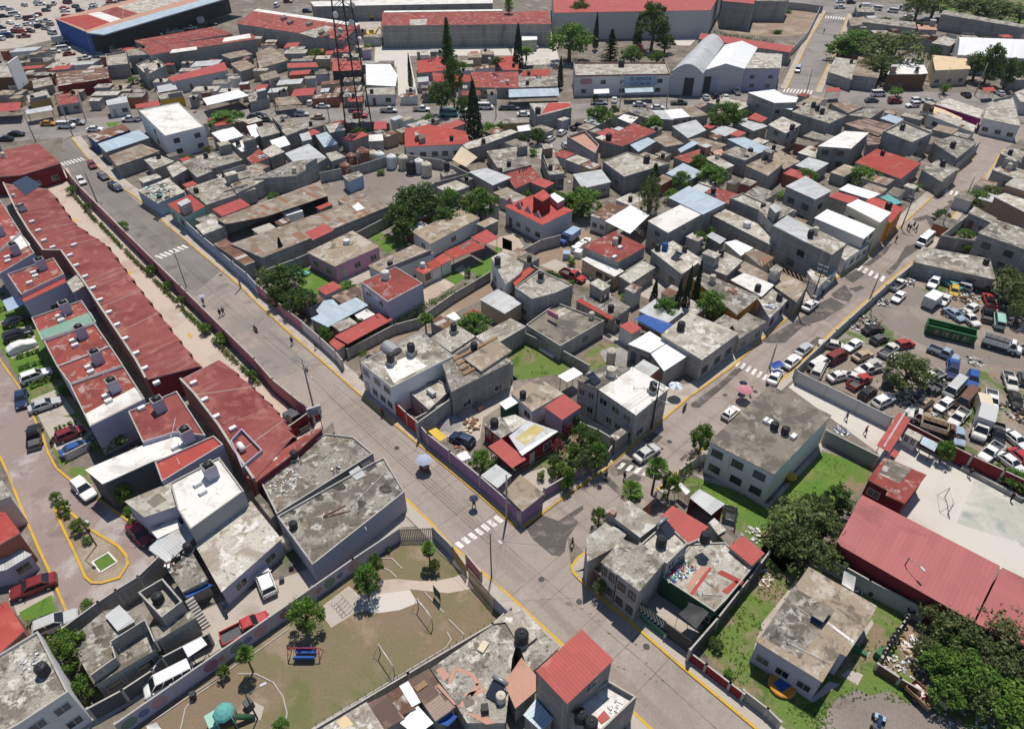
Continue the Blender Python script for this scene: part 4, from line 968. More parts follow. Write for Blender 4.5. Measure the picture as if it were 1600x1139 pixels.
HG('clipped hedge beside the covered car in a front garden',[90,1090,250,1040],.9,.7);HG('clipped hedge between two black parked cars in front gardens',[30,905,190,870],.7,.6)
C('sedan','black',100,860,44,'parked in a front garden');C('suv','black',110,950,44,'parked in a front garden')
p=G(130,1020,.7);r=thing('covered_car','car under a silvery white cover in a front garden','car',(p.x,p.y,0),R(44))
b=MB();loft(b,[(-2.2,.1,.7,.7),(-2.0,.05,.95,.9),(-1.2,.02,1.35,.95),(.2,.02,1.42,.95),(.9,.02,1.1,.95),(1.9,.05,.85,.9),(2.25,.1,.6,.7)],'tank_white');b.build('car_cover',r)
shade('pale blue canvas awning over a front garden',[15,740,100,705,160,760,50,810],[2.4,2.6,2.6,2.4],col='lblue',cat='awning',n='awning')
ROW=[]
def row(desc,pts,roof,h=5.7,**k):
 r=H(desc,pts,h,roof,col=k.pop('col','lilac'),par=.25,n='row_house',cat='house',**k);ROW.append(r);return r
def tower(u,v,sk=()):
 h=LAST;z1=h['z']+2.1;c=G(u,v,z1);b=MB();a=R(B);s=.72
 Pq=ccw([c+Vector((x*math.cos(a)-y*math.sin(a),x*math.sin(a)+y*math.cos(a)))for x,y in((-s,-s),(s,-s),(s,s),(-s,s))])
 b.prism(Pq,h['z']+.003,z1-.55,'wall_paint','roof_concrete');b.ring(Pq,inset(Pq,.1),z1-.55,z1,'wall_paint','concrete_trim');b.build('tank_tower',h['root'],h['o'],COLS['lilac'])
 key=('tank','black',.45,1.0)
 if key not in PROTO:PROTO[key]=(tank_mesh('tank_black',.45,1.0).data('tank_body'),None)
 rt=thing('water_tank','black plastic water tank in the tower on the '+h['nick'],'water tank',(c.x,c.y,z1-.54),0,'rooftop water tanks');o=bpy.data.objects.new('tank_body',PROTO[key][0]);COL.objects.link(o);o.parent=rt;o.scale=(1.15,1.15,1)
 for su,sv_ in sk:skylight(su,sv_)
def skylight(u,v,h=None):
 h=h or LAST;c=G(u,v,h['z']+.3);b=MB();b.box((c.x,c.y,h['z']+.24),(.95,.6,.46),R(B),'tank_white');b.build('skylight',h['root'],h['o'])
row('row house, worn red roof, first at the left edge',[-120,60,0,110,130,310,0,420,-150,330],'roof_red_worn');tower(-20,270)
row('row house with worn red roof, white patch and tank tower, second of the row',[-60,480,130,315,215,440,0,568],'roof_red_worn');U(60,340,135,325,190,390,110,430,m='roof_white');tower(75,385,[(45,465),(50,490)])
row('row house with red terrace awning and tank tower, third of the row',[45,572,335,470,400,570,130,700],'roof_red_worn');tower(240,478,[(208,562),(222,584),(185,625)])
H('red-roofed annex with a dark opening beside the third row house',[110,690,390,575,415,622,150,748],5.0,'roof_red',col='lilac',n='house_annex',cat='house annex',win='R1')
H('grey-rendered annex with flat top behind the third row house',[415,622,500,560,540,640,455,690],4.6,'roof_concrete',col='lilac',n='house_annex',cat='house annex')
row('row house with a red and mint-green roof and tank tower',[195,845,510,735,600,872,262,985],'roof_red_worn');U(243,932,565,808,600,868,262,980,m='roof_green');tower(390,748,[(368,832),(382,860)])
row('row house with faded red roof and tank tower, fifth of the row',[272,990,592,880,690,1020,355,1150],'roof_red_worn');tower(487,900,[(455,985),(470,1015)])
T(0,2)
row('row house with faded red roof and tank tower, sixth of the row',[355,10,690,-120,770,0,435,118],'roof_red_worn');tower(585,-85,[(552,10),(568,40)])
row('row house with half red, half white roof and tank tower',[435,122,772,5,905,212,562,385],'roof_red_worn');U(530,308,840,140,900,208,565,375,m='roof_white');tower(690,92,[(660,190),(678,222)])
row('row house with brownish red roof set back behind the big shrub',[800,290,1105,162,1285,440,1090,420,890,482],'roof_oxide');tower(975,212,[(885,268)]);
row('row house with long white extension roof and red rear roof',[965,605,1335,440,1395,495,1010,728],'roof_red');tower(1150,400,[])
H('grey extension with long white sloping roof reaching the street',[530,655,1085,420,1190,520,960,600,640,745],5.0,'roof_white',col='dgrey',n='house_annex',cat='house annex');skylight(1095,510);skylight(1118,548)
row('row house with big white roof and tank tower at the end of the row',[1062,735,1370,575,1525,785,1190,1025,1110,900],'roof_white',col='grey');tower(1298,625,[(1233,740),(1265,790)])
H('low grey extension with a black roof stain beside the end row house',[778,852,1060,735,1110,880,900,952],5.0,'roof_light',col='lilac',n='house_annex',cat='house annex',win='L1');U(915,850,990,800,1040,840,960,895,m='roof_dark')
H('white-roofed porch below the end row house',[940,1035,1100,950,1140,1010,985,1085],2.9,'roof_white',col='lilac',n='porch');H('pale blue sheet roof over a terrace by the end row house',[930,1139,1110,985,1165,1055,1000,1190],2.7,'sheet_blue',n='carport',open_=1)
TR('bush',680,480,300,2.6,desc='large dark green rounded shrub in front of a row house');TR('round',770,790,110,4.0,seed=1);TR('round',830,920,110,3.0,seed=3);TR('bush',385,160,90,1.6)
Wl('low pale garden wall below the big rounded shrub',[400,560,560,480],1.3,'offwhite')
C('suv','white',225,65,40,'parked on a front lawn');C('sedan','silver',275,245,35,'parked on a front drive');C('hatchback','dred',435,425,40,'parked on a front drive');C('sedan','blue',478,515,40,'parked behind a garden wall')
C('sedan','navy',130,208,-60,'parked at the residential kerb');C('pickup','black',212,440,118,'parked at the residential kerb');C('suv','white',522,775,-40,'with black roof parked at the residential kerb');C('sedan','dred',870,1050,-40,'parked in the shade of the end row house')
motorcycle(330,478,100,'black','black motorcycle parked beside the dark red hatchback')
T(0,3)
TP()
H('red-roofed house with brick wall at the left edge',[-60,800,8,800,32,832,0,850,-60,870],5.2,'roof_red',col='brick',n='row_house',cat='house')
H('grey-shuttered garage building at the left edge beside the red car',[-40,875,20,852,50,866,10,890,-40,900],2.8,'sheet_grey',col='lilac',n='garage',win='R1')
H('grey flat-roofed house half out of the frame at the left edge',[-60,740,-5,735,18,775,-50,800],5.2,'roof_concrete',col='offwhite',n='row_house',cat='house')
H('low bright red roof at the lower left edge',[-60,990,10,938,38,985,0,1020,-60,1060],4.2,'roof_red',col='brick',n='row_house',cat='house')
T(0,3)
GP('driveway',[60,290,250,190,330,280,340,300,110,430],'pavement',.010);GP('lawn',[120,410,320,300,355,400,150,470],'lawn',.012);HG('flowering hedge at the end of a small lawn by the left edge',[140,490,340,420],.9,.9)
C('sedan','dred',205,245,210,'parked on a drive at the left edge',scale=1.08);C('suv','silver',345,475,30,'half hidden behind a grey wall');
H('white-walled house with a big weathered grey flat roof at the lower left corner',[235,525,425,905,110,1112,-250,1300,-350,880],6.0,'roof_concrete',col='offwhite',par=.3,win='R2',nick='grey-roofed white corner house');KT('black',262,765,r=.6,h=1.4);litter((220,720),'rubble_heap','broken blocks and pipes beside the tank on a grey roof','rubble',LAST['z'],30,1.3,('offwhite','lgrey','grey'),.25,.3)
H('white balcony slab with dark window below the lower left corner house',[120,1120,410,930,440,990,180,1160],3.0,'roof_white',col='offwhite',n='porch',win='R1')
TR('bright',410,640,240,5.0,seed=1);TR('round',520,880,150,3.6,seed=2);TR('round',540,360,70,1.4,seed=0)
Wl('high grey block wall along the end of the cul-de-sac',[390,505,610,345,720,270,860,185,985,65],3.2)
H('unfinished grey house with open roofless rooms beside the cul-de-sac',[480,540,650,400,740,380,870,430,975,640,590,868,490,690],3.2,'roof_concrete',win='R2',nick='unfinished roofless house');CW([690,590,905,455,965,590],1.9);CW([690,590,720,690,565,800],1.4);U(570,510,640,480,665,540,600,560,m='roof_dark');U(620,720,690,690,700,720,640,755,m='roof_dark')
H('grey corrugated roof in the middle of the unfinished house',[655,430,745,362,845,465,735,528],3.7,'sheet_grey',n='shed');
H('grey roof terrace with tall parapet beside blue tarpaulins',[862,285,1015,195,1140,340,1010,440],5.0,'roof_concrete',par=1.2,nick='walled roof terrace');KT('black',985,320,r=.6,h=1.3)
H('grey concrete terrace slab beside the narrow staircase',[945,505,1190,400,1225,440,975,590],3.2,'roof_concrete')
Wl('dark front wall with a light coping below the unfinished house',[545,1010,760,895,950,770,1010,690,1300,540],2.2,'dgrey')
H('small white carport roof by the lane',[1140,625,1260,565,1295,610,1175,690],2.6,'sheet_white',n='carport',open_=1)
b=MB();r_=thing('staircase','narrow outdoor concrete staircase between two dark walls','staircase',(*G(1240,470),0))
for i in range(10):c=G(1185+11*i,330+18*i,2.6-.26*i);b.box((c.x,c.y,(2.6-.26*i)/2),(.9,.34,2.6-.26*i),R(B),'concrete_trim')
b.build('steps',r_,(*G(1240,470),0))
shade('dark blue tarpaulin stretched over a small yard',[1110,250,1230,210,1330,240,1170,320],[2.6,2.4,2.2,2.4],col='blue',cat='tarpaulin',n='tarpaulin')
GP('alley',[1200,430,1480,300,1960,124,2528,-236,2490,-120,2204,80,1600,500,1340,660,1180,760,560,1139,300,1250,300,1180,900,850,1290,590],'pavement',.006)
motorcycle(1408,395,120,'blue','blue scooter standing on the pale yard slab');C('pickup','red',1535,505,33,'parked in the lane by the mural wall',desc='bright red pickup truck parked in the lane behind the mural wall');C('van','white',1055,835,213,desc='white van parked in the lane behind the mural wall')
TP()
C('suv','white',414,907,122,desc='white car parked in the grey yard beside the pale grey roof',scale=1.0)
H('long pale grey flat roof with blue-grey wall beside the white parked car',[305,852,392,782,440,842,346,925],3.0,'roof_light',col='lilac',win='R2',nick='pale grey roof')
H('rusty patchwork roof next to the pale grey roof',[232,858,290,815,305,838,262,880],2.8,'sheet_grey',n='shed');H('small grey room with a cluttered terrace roof below the end row house',[262,890,300,862,325,905,285,925],3.0,'roof_concrete',nick='cluttered terrace');KT('grey' if False else 'black',293,855,r=.5,h=1.3);litter((275,880),'clutter_heap','pile of clutter on a dark terrace','clutter',LAST['z'],26,1.2)
H('dark flat-roofed shed behind the row house yards',[232,800,300,775,310,790,250,830],2.8,'roof_dark',n='shed')
for(u,v)in((345,905),(440,905),(455,885)):BX('bucket','small bin standing in the grey yard','bin',(u-OX)*SS,(v-OY)*SS,0,(.5,.5,.7),20,'dgrey')
m_=Wl('pale lilac mural wall with painted coloured circles along the playground',[180,1130,551,873,622,826],2.3,'lilac',n='mural_wall')
for(u,v,r_,c)in((551,883,.75,'rose'),(530,898,.45,'blue'),(514,909,.75,'green'),(497,920,.45,'brick'),(445,956,.75,'magenta'),(406,984,.8,'rose'),(385,996,.5,'blue'),(368,1009,.75,'green'),(346,1024,.45,'brick'),(328,1037,.8,'magenta'),(246,1091,.8,'rose'),(222,1108,.55,'blue'),(200,1125,.75,'green')):
 p=Gp(180,1130,2.3);q=Gp(551,873,2.3);e=(q-p).normalized();nn=Vector((e.y,-e.x));c0=Gp(u,v,1.15);c0=p+e*(c0-p).dot(e)+nn*.10;b=MB()
 b.face([(c0.x+e.x*r_*math.cos(a),c0.y+e.y*r_*math.cos(a),1.15+r_*math.sin(a))for a in[i*2*math.pi/20 for i in range(20)]],'plain_paint');o=b.build('painted_circle',m_,m_.location[:2],tuple(.35+(x_-.35)*.62 for x_ in COLS[c]))
def slats(desc,pts,h,col='tan',gap=.22,n='slat_fence'):
 P=[G(u,v,h)for u,v in pairs(pts)];o=P[0].lerp(P[-1],.5);r=thing(n,desc,'fence',(o.x,o.y,0));b=MB();rl=MB()
 for p,q in zip(P,P[1:]):
  L=(q-p).length;k=int(L/gap);a=math.atan2((q-p).y,(q-p).x)
  for i in range(k+1):c=p.lerp(q,i/max(1,k));b.box((c.x,c.y,h/2+rnd.uniform(-.05,.05)),(gap*.55,.05,h),a,'plain_paint')
  for z in(.3,h-.3):rl.bar((p.x,p.y,z),(q.x,q.y,z),.035,'dark_steel',4)
 b.build('slats',r,(o.x,o.y,0),COLS[col]);rl.build('rail',r,(o.x,o.y,0));return r
slats('pale wooden slat fence across the corner of the playground',[626,826,677,824],2.2,'ltan')
Wl('blue-grey wall at the street side of the playground',[677,824,706,853],2.2,'lilac');slats('ochre wooden slat gate of the playground',[706,853,728,884],2.2,'ochre',n='slat_gate');Wl('faded pink wall beside the playground gate',[729,866,751,892],1.9,'rose');slats('weathered wooden slat fence along the street pavement',[732,888,772,934],2.2,'tan');Wl('blue-grey end wall of the playground by the street',[772,932,802,962],2.2,'lilac')
GP('park_soil',[640,846,712,872,800,962,490,1150,180,1160,420,990,600,866],'park_soil',.005)
T(1,3)
GP('path',[1240,190,1300,160,1360,260,1200,290,960,265,1010,350,900,395,730,420,690,395,600,425,470,505,390,390,580,245,640,300,760,270,780,210,880,200,1030,215,1140,210],'paving_pink',.010)
GP('path',[740,300,960,270,1010,350,900,395,730,418,690,390],'court',.014);GP('path',[395,390,580,250,690,370,600,422,470,500],'pavement',.0125)
def edging(pts):ribbon('edging',[G(u,v)for u,v in pairs(pts)],-.06,.06,'concrete_trim',0,.10)
for e_ in([-650,1095,-410,930,-220,810,-120,735,0,660,205,515],[-110,795,0,795,110,850,170,940,195,1040,185,1110],[1010,340,1080,415],[1055,285,1175,415],[1205,455,1300,550],[1195,535,1220,580,1190,630,1000,745,350,1139],[790,130,840,155,880,195],[760,70,850,75,915,140],[-470,1139,-440,1010,-360,920,-240,840]):edging(e_)
Wl('low grey wall along the lower side of the playground',[360,1139,950,790,1480,480,1590,380],1.6)
r_=thing('wire_fence','thin wire fence on the lower side of the playground','fence',(*G(920,785),0));p,q=G(372,1105,1.2),G(1470,465,1.2)
for i in range(24):c=p.lerp(q,i/23);b=MB();b.bar((*c,0),(*c,1.4),.03,'dark_steel',5);b.build('post',r_,r_.location[:2])
b=MB();b.bar((*p,1.3),(*q,1.3),.015,'steel',3);b.build('wire',r_,r_.location[:2])
TR('round',300,415,205,5.2,seed=0,mat='leaf_bright');TR('round',682,195,180,5.6,seed=1);TR('bright',745,108,105,4.6,seed=2);TR('palm',1075,5,95,4.0);TR('round',1118,112,70,2.4,seed=3);TR('round',150,1125,110,2.2,seed=1);TR('bush',828,20,40,.8)
T(0,3);TR('palm',1530,670,105,4.5,desc='young drooping tree with thin trunk beside the park edging');TR('bright',1395,770,75,2.0,seed=3);T(1,3)
def swing(u,v):
 p=G(u,v);r=thing('playground_swing','red-framed playground swing with blue bench seats','swing',(p.x,p.y,0),R(0));b=MB()
 b.bar((-1.9,0,2.2),(1.9,0,2.2),.07,'red',6)
 for x in(-1.9,1.9):
  for y in(-.9,.9):b.bar((x,0,2.2),(x*1.05,y,0),.05,'red',6)
  b.bar((x,-.45,1.1),(x,.45,1.1),.035,'red',5)
 b.build('frame',r)
 for y in(-.35,.45):
  b=MB();b.box((0,y,.55),(2.6,.45,.06),0,'blue');b.box((0,y+(.28 if y>0 else-.28),.85),(2.6,.06,.5),0,'blue');s=b.build('seat',r)
  b=MB()
  for x in(-1.25,1.25):b.bar((x,y,.58),(x,0,2.2),.02,'steel',4)
  b.build('hanger',s)
swing(312,690);REG[-1][0].scale=(.85,.85,.85)
def goal(u,v,deg,desc,net=True):
 p=G(u,v);r=thing('goal',desc,'goal',(p.x,p.y,0),R(deg));b=MB()
 b.bar((-1.5,0,2.0),(1.5,0,2.0),.055,'paint_white',6);b.build('crossbar',r)
 for x in(-1.5,1.5):b=MB();b.bar((x,0,0),(x,0,2.0),.055,'steel',6);b.build('post',r);b=MB();b.bar((x,0,2.0),(x,.9,0),.03,'steel',5);b.build('brace',r)
 b=MB();b.bar((-1.5,.9,.03),(1.5,.9,.03),.03,'steel',5);b.build('ground_bar',r)
goal(822,735,128,'rusty white-barred goal frame on bare park ground');goal(1060,445,128,'small white-barred goal at the edge of the park path')
p=G(1135,330);r=thing('sign_board','tall narrow green notice board beside the park path','sign',(p.x,p.y,0),R(130));b=MB();b.box((0,0,1.35),(1.3,.08,1.5),0,'dgreen');b.build('panel',r);b=MB();b.bar((-.5,0,0),(-.5,0,.7),.04,'dark_steel',5);b.bar((.5,0,0),(.5,0,.7),.04,'dark_steel',5);b.build('post',r)
p=G(540,375);r=thing('climbing_frame','small white tubular climbing frame on the paved park corner','climbing frame',(p.x,p.y,0),R(44))
for i in range(5):
 b=MB();y=-1+.5*i;b.bar((-.8,y,0),(-.5,y,.9),.03,'lgrey',5);b.bar((-.5,y,.9),(.5,y,.9),.03,'lgrey',5);b.bar((.5,y,.9),(.8,y,0),.03,'lgrey',5);b.build('hoop',r)
b=MB();b.bar((0,-1,.9),(0,1,.9),.03,'lgrey',5);b.build('rail',r)
pole(10,1075,5.0,'street lamp on a pale pad at the lower edge of the playground','lamp',120)
GP('path',[-30,960,50,1000,30,1080,-40,1090],'pavement',.012)
T(0,3)
p=G(1440,1110);r=thing('playhouse','green and teal plastic playhouse with a slide and ladder','playhouse',(p.x,p.y,0),R(20));b=MB()
for x in(-.7,.7):
 for y in(-.7,.7):b.bar((x,y,0),(x,y,2.6),.07,'teal',6)
b.build('frame',r);b=MB();b.box((0,0,1.2),(1.6,1.6,.1),0,'brown');b.build('platform',r)
b=MB();b.lathe([(1.05,0),(.9,.25),(.5,.55),(.05,.7)],'teal',8,(0,0,2.55),False);b.build('roof',r)
b=MB();b.bar((.7,0,1.2),(2.3,-.2,.2),.3,'dgreen',8);b.build('slide',r);b=MB();b.box((-1.3,.3,1.0),(1.0,1.4,.9),.3,'teal');b.box((-1.3,.3,1.5),(1.1,1.5,.15),.3,'mint');b.build('side_cabin',r)
b=MB();b.box((1.9,1.2,.5),(.8,.8,.9),.5,'dgrey');b.build('tunnel',r);b=MB();b.box((.2,-1.2,.6),(.5,1.0,.9),0,'yellow');b.build('panel',r)
shade('small pale striped sheet at the edge of the playground',[915,1120,980,1095,1010,1139,930,1180],[1.2,1.2,1.0,1.0],col='offwhite',cat='awning',n='awning')
BX('trash_bin','dark litter bin standing on the white park edging','litter bin',1205,930,0,(.55,.55,.9),20,'vdark')
T(0,1)
RR=[]
def redrow(rear,front,base=0):
 rear=pairs(rear);front=pairs(front)
 names=['first','second','third','fourth','fifth','sixth','seventh','eighth','ninth','tenth','eleventh','twelfth','thirteenth','fourteenth']
 for i in range(len(rear)-1):
  f0,f1=front[i],front[i+1];fm=((f0[0]+f1[0])/2,(f0[1]+f1[1])/2)
  k=base+i
  pts=[*rear[i],*f0,fm[0]+26,fm[1]+4,fm[0]-2,fm[1]+2,f1[0]+26,f1[1]+4,*f1,*rear[i+1]]
  r=H(f'oxide-red row house with sawtooth eaves along the driveway, {names[k]} from the top left',pts,4.6,'roof_oxide',col='dred' if True else None,n='row_house',cat='house',over=.05,nick=f'{names[k]} oxide-red row house',fixed=True)
  RR.append(r)
  A0,A1=G(*rear[i],4.6),G(*rear[i+1],4.6);b=MB();strip_wall(b,[A0,A1],.3,0,5.0,'wall_paint','concrete_trim');b.build('rear_parapet',r['root'],r['o'],(.26,.12,.10))
  A0,A1=G(*rear[i],4.6),G(*front[i],4.6);b=MB();strip_wall(b,[A0,A1],.10,4.6,4.66,'concrete_trim','concrete_trim');b.build('party_ridge',r['root'],r['o'])
redrow([25,10,110,190,185,310,275,432,385,432,530,632,628,782,735,940,855,1120,915,1232],[300,45,375,150,455,258,595,355,665,402,765,538,872,680,985,822,1112,990,1240,1150])
redrow([1130,1235,1220,1330,1370,1525,1480,1700,1590,1860],[1370,1110,1570,1280,1680,1385,1770,1490,1830,1590],9)
for(u,v)in((200,245),(240,300),(275,362),(330,405),(463,390),(438,455),(478,518),(533,587),(582,660),(625,733),(682,810),(732,888),(783,975),(852,1065),(905,1160),(978,1250),(1210,1250),(1280,1355),(1352,1460),(1455,1535)):
 c=G(u,v,4.8);hh=min(RR,key=lambda r:(r['o']-c).length);skylight(u,v,hh)
c=G(85,85,5);LAST=RR[0];KT('white',85,82,r=.35,h=.7);SH(140,165,-40)
b=MB();P=quad([75,5,165,-40,260,15,160,80],4.75);b.prism(P,4.68,4.75,'solar','solar');b.build('solar_panel',RR[0]['root'],RR[0]['o'])
T(0,2)
LAST=RR[-1];r_=LAST;b=MB();P=quad([1440,470,1510,395,1640,530,1510,640],5.2);b.ring(P,inset(P,.14),4.0,5.2,'wall_paint','wall_paint');b.build('cylinder_enclosure',r_['root'],r_['o'],COLS['lilac'])
c=G(1510,520,4.9);r=thing('gas_tank','white domed gas tank lying inside a low roof enclosure','gas tank',(c.x,c.y,4.62),R(130));b=MB();b.bar((-.7,0,.5),(.7,0,.5),.42,'tank_white',14);b.lathe([(.42,0),(.3,.12),(.05,.16)],'tank_white',14,(0,0,0));b.build('vessel',r)
b=MB();b.box((-.5,0,.1),(.12,.7,.2),0,'steel');b.box((.5,0,.1),(.12,.7,.2),0,'steel');b.build('cradle',r)
TP()
H('red worn flat roof with white box at the lower end of the red rows',[385,745,445,700,488,672,505,668,470,700,400,752],4.4,'roof_red_worn',col='dred',n='row_house',cat='house');U(415,712,425,706,434,716,422,722,m='roof_white')
GP('driveway',[70,285,105,262,125,300,210,392,300,490,400,590,460,645,505,660,480,700,300,600,240,560,60,330],'paving_pink',.008)
m_=Wl('long pinkish perimeter wall between the driveway and the street',[100,262,125,292,195,362,290,455,397,560,425,592,487,642],2.6,'rose',t=.25,mt='concrete_trim')
Wl('low brown wall across the end of the driveway',[452,665,497,633],2.4,'dred')
for pts in([112,300,150,345],[155,348,190,385],[195,390,235,430],[240,435,275,470],[283,480,325,520],[333,530,370,565],[375,570,405,598]):HG('strip of low planting along the driveway side of the perimeter wall',pts,.9,1.0,rnd.choice(['leaf_mid','leaf_bright','leaf_olive']),'planting_strip')
for(u,v,s,k)in((190,352,20,'round'),(112,296,16,'bright'),(137,322,14,'round'),(236,420,17,'bright'),(262,445,15,'round'),(282,468,15,'bright'),(345,527,24,'bright'),(320,512,20,'round'),(393,585,17,'round')):TR(k,u,v,s,1.9)
for(c_,pts)in(('paint_yellow',[112,340,122,345,118,348]),('paint_yellow',[196,420,206,428,201,430]),('paint_yellow',[292,518,302,526,296,530])):b=MB();b.top(ccw(PL(pts)),.012,c_);structure('painted_arrow',b)
for pts in([274,492,290,485,302,492,282,499],[178,385,190,380,195,388,182,390]):b=MB();b.top(ccw(PL(pts)),.011,'court_green');structure('painted_patch',b)
C('pickup','dgrey',462,655,135,desc='dark pickup truck parked at the end of the pink driveway')
p=Gp(499,676);r=thing('billboard','small grey billboard on posts at the end of the driveway wall','billboard',(p.x,p.y,0),R(28));b=MB();b.box((0,0,4.3),(2.0,.25,1.5),0,'lgrey');b.build('panel',r)
for x in(-.6,.6):b=MB();b.bar((x,.05,0),(x,.05,3.6),.06,'dark_steel',6);b.build('post',r)
b=MB()
for i,wds in enumerate(([.5],[.3,.42,.3],[.6,.5],[.35,.3,.4])):
 x=-.8
 for w_ in wds:b.box((x+w_/2,-.14,4.8-i*.33),(w_,.02,.17),0,'dgrey');x+=w_+.12
b.build('lettering',r)
T(1,2)
TP()
H('grey weathered flat roof beside the red row end, with a black tank',[405,748,440,716,508,677,552,682,583,708,432,803],3.5,'roof_concrete',par=.22,win='-',nick='upper weathered flat roof');U(472,702,495,694,498,700,480,712,m='roof_dark');KT('black',458,706)if False else None
T(1,2);KT('black',235,560,r=.5,h=1.2,base=.25);litter((190,725),'stone_heap','scatter of pale stones on the weathered flat roof','rubble',LAST['z'],60,2.0,('offwhite','lgrey'),.22,.2);litter((505,655),'rubble_heap','small broken block pile on the weathered flat roof edge','rubble',LAST['z'],14,.7)
TP()
H('large stained grey flat roof with blue-grey side wall beside the playground lane',[433,806,520,757,583,722,600,714,632,768,488,882],3.7,'roof_concrete',par=.25,col=(.35,.36,.40),win='-',nick='stained grey flat roof');T(1,2)
for(a,b_,rr,ry)in((520,760,45,26),(812,775,40,28),(660,868,28,24),(395,830,36,20),(225,920,24,16)):
 c=[];
 for i in range(12):t=i*math.pi/6;k=rnd.uniform(.8,1.2);c+=[a+rr*k*math.cos(t),b_+ry*k*math.sin(t)]
 U(*c,m='roof_stain',dz=.010,n='roof_stain')
KT('black',232,1000,r=.5,h=1.1);c=G(500,900,LAST['z']);b=MB();
for p_ in([560,880,420,950],[420,955,590,912]):q0,q1=G(p_[0],p_[1],LAST['z']),G(p_[2],p_[3],LAST['z']);b.bar((*q0,LAST['z']+.08),(*q1,LAST['z']+.08),.09,'tank_rust',6)
o=b.build('bent_pipe',None,(c.x,c.y,LAST['z']));tag(o,'rusty bent pipe lying on the stained grey flat roof','pipe',(c.x,c.y,LAST['z']))
h_=LAST;b=MB();P=quad([655,622,712,592,755,632,700,668],h_['z']+.02);b.prism(P,h_['z']+.004,h_['z']+.03,'vdark','vdark');b.build('light_well',h_['root'],h_['o']);U(580,670,640,630,690,690,625,720,m='sheet_grey',dz=.12,n='sheet_cover')
for(u,v)in((500,1065),(735,915),(670,1010),(875,825)):b=MB();c=G(u,v,3.2);b.bar((c.x,c.y+.3,3.3),(c.x+.5,c.y-.5,3.1),.05,'tank_white',6);b.build('drain_spout',h_['root'],h_['o'])
H('green-walled store room beneath the grey billboard',[410,425,480,355,495,420,440,445],3.2,'roof_dark',col='dgreen',n='store_room');H('flat concrete annex by the street below the store room',[455,450,500,420,585,500,520,490],2.6,'roof_concrete',n='annex')
H('small dark shed at the lower left of the stained grey flat roof',[-10,830,20,800,130,930,90,960],2.6,'roof_dark',n='shed')
KT('beige',188,1105,0,.75,1.9,where='standing in the yard below the stained grey flat roof')
GP('alley',[900,960,940,830,1105,1000,900,1015,480,1260,380,1180],'pavement',.009)
def cart(u,v,deg,desc,pcol,pc2,pdesc):
 p=G(u,v);r=thing('vendor_cart',desc,'cart',(p.x,p.y,0),R(deg));b=MB();b.box((0,0,.65),(1.2,.8,.5),0,'plain_paint');b.box((0,0,.95),(1.3,.9,.06),0,'steel');b.build('box',r,(0,0,0),COLS['dred'])
 for x,y in((.4,.45),(.4,-.45),(-.7,0)):b=MB();b.bar((x,y-.04,.3),(x,y+.04,.3),.3,'tyre',12);wl=b.build('wheel',r);b=MB();b.bar((x,y-.045,.3),(x,y+.045,.3),.16,'rim',8);b.build('rim',wl)
 b=MB();b.bar((-.65,-.3,.95),(-.65,.3,.95),.03,'steel',5);b.bar((-.7,0,.3),(-.55,0,.95),.03,'steel',5);b.build('handlebar',r)
 PU(p.x,p.y,0,pcol,pdesc,pc2,1.15,2.35)
cart(1055,655,130,'dark red tricycle cart under a pale blue parasol in the street','lblue','lilac','pale blue and lilac parasol over the tricycle cart in the street');PE(1068,650,130,'rose','navy','person in a pink shirt under the pale blue parasol','stand')
PE(1364,892,130,'black','dgrey','person in dark clothes walking under a small dark umbrella near the crosswalk',umb=('navy','small dark umbrella carried by a walking person near the crosswalk','vdark'))
PE(1318,695,-45,'dred','navy','person in a dark red top walking beside the purple fence');PE(792,320,-45,'dred','black','person in a red top walking beside the red street wall');
TP()
H('white two-storey house with flat roof and grey roof dome facing the long street',[563,566,657,517,708,556,612,605],5.6,'roof_concrete',col='white',win='L3d',par=.12,nick='white street house')
U(600,572,640,555,668,572,615,598,m='roof_white');KT('black',610,558,r=.6,h=1.4,base=.6);KT('black',642,542,r=.6,h=1.4,base=.8)
T(1,1);b=MB();h_=LAST;z=h_['z'];c0,c1=G(815,1050,z),G(905,1010,z);
P0,P1=G(790,1060,z),G(920,1080,z);ax=(G(850,995,z)-G(790,1060,z));V=[]
cc,L_=G(790,1030,z),2.2
e=Vector((math.cos(R(B)),math.sin(R(B))));nrm=Vector((-e.y,e.x));cen=G(845,1050,z)
V=[];N=9
for s in(-1,1):
 for i in range(N):t=math.pi*i/(N-1);p=cen+nrm*(1.35*s)+e*(1.15*math.cos(t));V.append((p.x,p.y,z+.02+1.15*math.sin(t)))
b.mesh(V,[(i,i+1,N+i+1,N+i)for i in range(N-1)]+[tuple(range(N)),tuple(range(N,2*N))[::-1]],'steel',False);b.build('barrel_dome',h_['root'],h_['o'])
TP()
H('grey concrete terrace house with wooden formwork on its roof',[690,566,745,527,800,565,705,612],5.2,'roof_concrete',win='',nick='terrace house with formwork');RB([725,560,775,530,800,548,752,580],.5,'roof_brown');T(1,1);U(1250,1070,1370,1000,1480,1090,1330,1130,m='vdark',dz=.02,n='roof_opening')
for k in range(4):U(1230+k*20,1100+k*30,1500+k*10,960+k*35,1510+k*10,970+k*35,1240+k*20,1112+k*30,m='wood',dz=.2,n='formwork_beam')
TP()
H('low half-roofed terrace room behind the red street wall',[640,613,672,588,708,605,670,640],3.0,'roof_light',nick='half-roofed terrace',par=.2);H('white awning shed on the terrace beside the white street house',[641,598,680,580,686,588,646,606],3.4,'sheet_white',n='shed');U
T(1,2);BX('washstand','pale box with washing tubs on a terrace roof','washstand',1095,170,3.0,(1.6,.7,.6),A,'lgrey')
